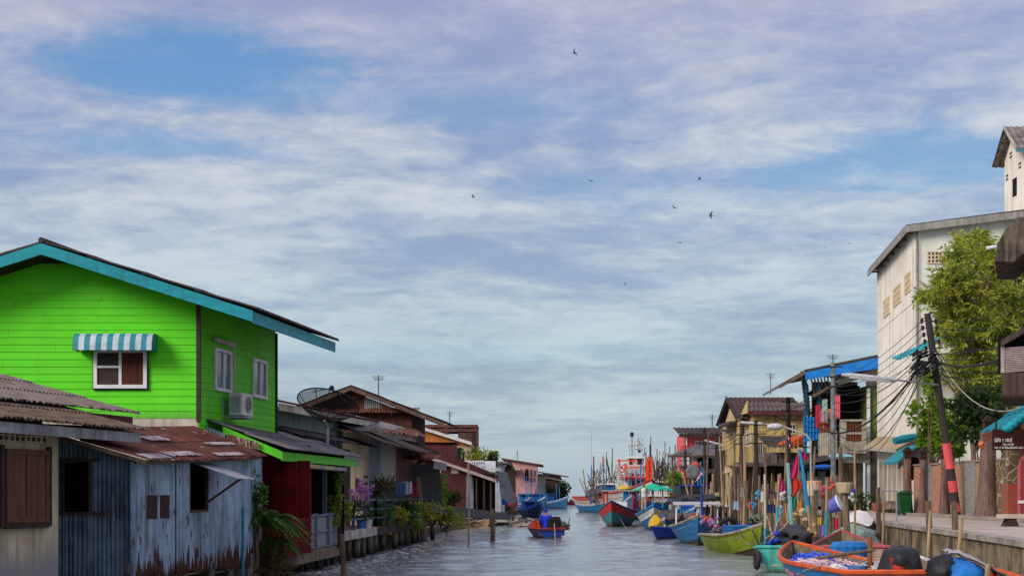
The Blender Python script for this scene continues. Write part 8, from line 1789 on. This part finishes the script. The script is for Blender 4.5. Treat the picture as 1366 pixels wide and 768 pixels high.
# ---------------------------------------------------------------- PEOPLE
def person(label, loc, rz, pose, skin, shirt, trousers, hair, scale=1., cap=None):
    t = thing('person', label, 'person', loc); t.rotation_euler = (0,0,rz); t.scale = (scale,)*3
    J = {'stand': dict(pel=(0,0,.95), che=(0,.02,1.3), nec=(0,.02,1.5), hd=(0,.05,1.64), kn=((-.1,.05,.5),(.1,.0,.5)), ft=((-.1,0,.06),(.12,0,.06)), el=((-.26,.02,1.15),(.26,.02,1.15)), ha=((-.24,.2,.95),(.26,.15,.92))),
         'sit': dict(pel=(0,0,.12), che=(0,.1,.48), nec=(0,.16,.68), hd=(0,.24,.82), kn=((-.16,.42,.3),(.16,.42,.3)), ft=((-.16,.5,-.1),(.16,.5,-.1)), el=((-.28,.15,.35),(.3,.05,.35)), ha=((-.2,.38,.28),(.42,-.12,.3)))}[pose]
    def skinmesh(name, verts, edges, radii, m_, parent):
        me = bpy.data.meshes.new(name); me.from_pydata([V(v) for v in verts], edges, []); o = bpy.data.objects.new(name, me); C.objects.link(o); o.parent = parent
        md = o.modifiers.new('skin', 'SKIN'); sv = me.skin_vertices[0] if me.skin_vertices else None
        if sv is None:
            return o
        for i, r_ in enumerate(radii): sv.data[i].radius = (r_, r_)
        sv.data[0].use_root = True
        s = o.modifiers.new('subsurf', 'SUBSURF'); s.levels = 1; s.render_levels = 2; me.materials.append(m_); return o
    # lofted, continuous body: each limb is a tapered chain rooted inside the torso, welded by remeshing
    mb = MB(); P = {k: ([V(q) for q in v] if isinstance(v[0], tuple) else V(v)) for k, v in J.items()}
    sh = [P['nec']+V((s*.19,0,-.06)) for s in (-1,1)]
    mb.tube([P['pel']+V((0,0,-.1)), P['pel'], P['pel'].lerp(P['che'],.5), P['che'], P['nec']+V((0,0,-.05)), P['nec'], P['hd']], [.12,.16,.145,.17,.11,.055,.06], 12)
    mb.sph(P['hd']+V((0,.02,.03)), (.078,.098,.118), 14, 10); mb.sph(P['hd']+V((0,.12,.0)), (.016,.025,.022), 8, 6)
    for s in (-1,1): mb.sph(P['hd']+V((s*.08,.0,.01)), (.014,.025,.035), 8, 6)
    for k in (0,1):
        hip = P['pel']+V(((-.09,.09)[k],0,-.03)); mb.tube([hip, P['kn'][k], P['ft'][k]], [.095,.06,.042], 10); f = P['ft'][k]; mb.sph(f+V((0,.07,-.02)), (.045,.12,.035), 10, 6)
        mb.tube([P['nec']+V((0,0,-.1)), sh[k], P['el'][k], P['ha'][k]], [.07,.065,.042,.03], 10)
        h = P['ha'][k]; d = (h-P['el'][k]).normalized(); sx = d.cross(V((0,0,1))).normalized()
        mb.tube([h, h+d*.09], [.03,.04], 8)
        for q in range(4): b = h+d*.085+sx*(q-1.5)*.02; mb.tube([b, b+d*.04, b+d*.06+V((0,0,-.025))], [.011,.01,.008], 5)
        mb.tube([h+d*.03+sx*.03, h+d*.07+sx*.055], [.012,.009], 5)
    o = mb.build('body', skin, t, smooth=2, loc=None) if False else None
    me = bpy.data.meshes.new('body'); me.from_pydata(mb.v, [], mb.f); me.materials.append(skin); o = bpy.data.objects.new('body', me); C.objects.link(o); o.parent = t
    rm = o.modifiers.new('remesh', 'REMESH'); rm.mode = 'VOXEL'; rm.voxel_size = .016; rm.use_smooth_shade = True; sm_ = o.modifiers.new('smooth', 'SMOOTH'); sm_.iterations = 3
    def clothes(name, chains, m_):
        c_ = MB()
        for pts, rs in chains: c_.tube(pts, rs, 12)
        me = bpy.data.meshes.new(name); me.from_pydata(c_.v, [], c_.f); me.materials.append(m_); q = bpy.data.objects.new(name, me); C.objects.link(q); q.parent = t
        rm = q.modifiers.new('remesh', 'REMESH'); rm.mode = 'VOXEL'; rm.voxel_size = .02; rm.use_smooth_shade = True; q.modifiers.new('smooth', 'SMOOTH').iterations = 3
    tor = ([P['pel']+V((0,0,-.08)), P['pel'], P['pel'].lerp(P['che'],.5), P['che'], P['nec']+V((0,0,-.08)), P['nec']+V((0,0,-.03))], [.18,.185,.17,.195,.16,.085])
    arms = [([P['nec']+V((0,0,-.1)), sh[k], P['el'][k], P['el'][k].lerp(P['ha'][k],.75)], [.09,.088,.065,.05]) for k in (0,1)] if shirt[1] == 'long' else []
    clothes('shirt', [tor]+arms, shirt[0])
    clothes('trousers', [([P['pel']+V(((-.09,.09)[k],0,.0)), P['kn'][k], P['ft'][k]+V((0,0,.05))], [.12,.085,.06]) for k in (0,1)]+[([P['pel']+V((-.06,0,0)), P['pel']+V((.06,0,0))], .17)], trousers)
    hm = MB().sph(P['hd']+V((0,-.005,.055)), (.088,.105,.1), 14, 8); me = hm.build('hair' if not cap else 'cap', cap or hair, None, smooth=2, loc=(0,0,0)); me.parent = t
    return t
sk = mat('brown_skin', (.28,.14,.08), (.24,.12,.07), 4, .6, bump=0); hairm = flat('black_hair', (.012,.01,.01), .6)
wv = flat('pale_vest_cloth', (.5,.58,.56), .9); bj = flat('blue_jacket', (.01,.03,.5), .6); dkt = flat('dark_trousers', (.03,.03,.045), .9); grt = flat('beige_shorts', (.35,.28,.2), .9)
person('man in a pale mint vest standing on the bow of the parasol boat', (X(859,88.5),88.5,1.15), math.radians(170), 'stand', sk, (wv,'none'), grt, hairm, .95)
pz = m17 @ V((-1.7,.15,.38)); person('person in a bright blue jacket and hood steering the motoring boat', pz, b17.rotation_euler[2]-math.pi/2, 'sit', sk, (bj,'long'), dkt, hairm, 1.12, cap=bj)
person('tiny person in dark clothes on the distant red boat', (X(762,290),290,.3), .4, 'sit', sk, (dkt,'long'), dkt, hairm, 1.1)
# ---------------------------------------------------------------- BIRDS
bm_ = flat('bird_black', (.012,.012,.014), .8)
for i, (u, v, s, a) in enumerate([(766,71,1.0,.9),(788,242,.8,.3),(631,263,.9,-.5),(899,277,.8,.7),(933,239,.8,-.4),(948,287,1.0,1.2),(907,324,.6,.2),(834,379,.6,-.7),(1133,325,.5,.4),(1101,330,.35,.1)]):
    y = 110.; p = at(u,v,y); mb = MB(); mb.tube([V((-.14,0,0)),V((-.08,0,.01)),V((.05,0,.01)),V((.13,0,.01)),V((.17,0,.0))], [.01,.035,.045,.03,.006], 8)
    for sg in (-1,1): mb.slab([V((.07,0,.02)),V((-.04,0,.02)),V((-.08,sg*.16,.1)),V((-.12,sg*.36,.06)),V((.02,sg*.2,.11))], (0,0,.008))
    mb.slab([V((-.13,0,0)),V((-.27,.05,0)),V((-.22,0,0)),V((-.27,-.05,0))], (0,0,.008))
    o = tag(mb.build('bird', bm_, loc=(0,0,0)), ['small dark bird flying highest in the sky','dark bird gliding at mid sky left of the pair','lone dark bird far left in the sky','dark bird just below the pair over the canal','dark bird upper of the pair at right of centre','dark bird with swept wings lowest of the right group','faint bird under the right group','faint bird low over the canal mouth','speck of a bird beside the cream building','faintest speck of a bird left of the cream building'][i], 'bird', 'birds in the sky')
    o.location = p; o.scale = (s*.95,)*3; o.rotation_euler = (a*.8, .3-a*.4, a*2+.6)

# ---------------------------------------------------------------- foam flecks and painted glints on the water, odds and ends on the left bank
random.seed(77)
mb = MB()
for k in range(420):
    y = R(40,80); x = bx_(y)+abs(random.gauss(0,1.2))+.15; s_ = R(.02,.075); n = 6; z = R(.02,.035); a0 = R(0,6)
    ring = [V((x+math.cos(a0+6.283*q/n)*s_*R(.7,1.2)*1.4, y+math.sin(a0+6.283*q/n)*s_*R(.7,1.2), z)) for q in range(n)]; mb.slab(ring, (0,0,.012))
struct(mb.build('foam_glint_flecks', mat('foam_glint_white', (.7,.7,.66), (.45,.43,.36), 6, .8)), 'stuff')  # white flecks stand for foam and for sparkles on the ripples
pots = [('terracotta pot standing on the first walkway plank',461,46.9,(.3,.1,.05),.16),('blue plastic pot hung on the walkway rail',487,51,(.05,.15,.4),.15),('white pail behind the orchids',496,52.3,(.6,.6,.58),.17),('brown glazed jar on the planted walkway',520,57.2,(.12,.05,.03),.24),('grey cement pot on the planted walkway',538,60,(.25,.24,.22),.2),('black tub by the leaning trunk post',558,62.6,(.03,.03,.035),.22)]
for lab, u, y, c_, r_ in pots:
    p = V((X(u,y)-.15,y,1.0)); t = thing('plant_pot', lab, 'pot', p); MB().lathe(p, [(r_*.7,0),(r_,r_*1.5),(r_*1.08,r_*1.5),(r_*1.08,r_*1.7),(r_*.9,r_*1.7)], 14).build('body', flat('pot_'+lab[:8].replace(' ','_'), c_, .7), t)
    l = MB()
    for k in range(60): l.leaf(p+V((R(-.5,.5)*r_,R(-.5,.5)*r_,r_*1.6)), (R(-1,1),R(-1,1),R(.3,1.4)), R(.15,.4), R(.02,.045))
    l.build('foliage', random.choice([LMd,LM2,LMf]), t)
for i, (u, v, y, w_, h_, c_, lab) in enumerate([(640,672,104,1.2,.9,(.03,.12,.4),'blue plastic barrel lying in the dark barn bay'),(652,676,106,.9,1.2,(.25,.26,.27),'grey sack stack at the mouth of the barn'),(672,662,128,1.0,1.4,(.02,.1,.42),'blue drum beside the white cabin'),(684,668,140,1.3,1.0,(.3,.06,.05),'red crate pile under the dark gabled shed')]):
    p = at(u,v,y); mb = MB(); mb.lathe((p.x,p.y,p.z-h_/2), [(w_*.3,0),(w_*.34,h_*.1),(w_*.36,h_*.5),(w_*.34,h_*.9),(w_*.28,h_)], 12); tag(mb.build('barrel', flat('barrel_%d' % i, c_, .6)), lab, 'barrel')

RG = [('faded red rag',1001,668,(.45,.06,.05)),('white rag',1018,655,(.6,.58,.54)),('navy rag',1029,672,(.03,.04,.12)),('orange rag',1066,668,(.6,.2,.04)),('teal rag',1077,672,(.03,.3,.3)),('grey cloth',990,650,(.25,.24,.23)),('pale blue cloth',982,668,(.3,.4,.5)),('brown sacking',1024,690,(.22,.15,.08)),('yellow rag',1093,690,(.55,.42,.05)),('crimson cloth',1117,690,(.4,.03,.06)),('black bag',1008,692,(.02,.02,.02)),('cream cloth',1080,645,(.55,.48,.35)),('green rag',1056,690,(.05,.25,.1)),('violet rag',1100,700,(.2,.12,.4))]
for i, (nm, u, v, c_) in enumerate(RG):
    y = R(48,57) if u > 1020 else R(56,64); mb = MB(); n = 5; wd = R(.1,.2); h_ = R(.25,.55); p = at(u,v,y)
    for j in range(n):
        xa, xb = p.x-wd+2*wd*j/n, p.x-wd+2*wd*(j+1)/n; mb.slab([(xa,y+.04*(j % 2),p.z-h_+R(0,.1)),(xb,y+.04*((j+1) % 2),p.z-h_+R(0,.1)),(xb*.8+p.x*.2,y+.04*((j+1) % 2),p.z),(xa*.8+p.x*.2,y+.04*(j % 2),p.z)], (0,.012,0))
    tag(mb.build('hanging_rag', flat('rag_%d' % i, c_, .9)), nm+' hung among the mooring stakes', 'rag')

# thin roof aerials and laundry on the left bank
for i, (u, v0, v1, y, lab) in enumerate([(505,530,500,76,'thin fishbone aerial on the brown gabled house'),(600,566,548,132,'thin aerial on the brown roof terrace'),(690,618,600,220,'tiny aerial on the pink house roof'),(1028,523,497,100,'thin aerial on the yellow house ridge'),(1111,486,472,84,'short aerial with a camera box on the blue roof'),(950,568,552,133,'thin aerial on the coral red house')]):
    t = thing('roof_aerial', lab, 'aerial', at(u,v0+3,y)); MB().tube([at(u,v0+3,y), at(u,v1,y)], .025 if y < 120 else .04, 5).build('mast', M['cable'], t); m_ = MB()
    for k in range(4): p = at(u,v1+2+k*1.6,y); m_.bar(p+V((-.35+.05*k,0,0)), p+V((.35-.05*k,0,0)), .02)
    m_.build('element', M['cable'], t)
for i, (nm, u, v, y, c_) in enumerate([('white shirt',543,642,66,(.6,.6,.58)),('faded blue sarong',535,643,65,(.1,.2,.4)),('maroon cloth',551,645,67,(.25,.03,.05)),('grey towel',641,652,103,(.35,.34,.33)),('yellow shirt',648,654,103,(.55,.4,.06))]):
    p = at(u,v,y); mb = MB(); n = 5; wd = .22
    for j in range(n): xa, xb = p.x-wd+2*wd*j/n, p.x-wd+2*wd*(j+1)/n; mb.slab([(xa,y+.03*(j % 2),p.z-.6+R(0,.08)),(xb,y+.03*((j+1) % 2),p.z-.6+R(0,.08)),(xb,y+.03*((j+1) % 2),p.z),(xa,y+.03*(j % 2),p.z)], (0,.012,0))
    tag(mb.build('hanging_garment', flat('wash_%d' % i, c_, .9)), nm+' hung out to dry on the left bank', 'laundry')
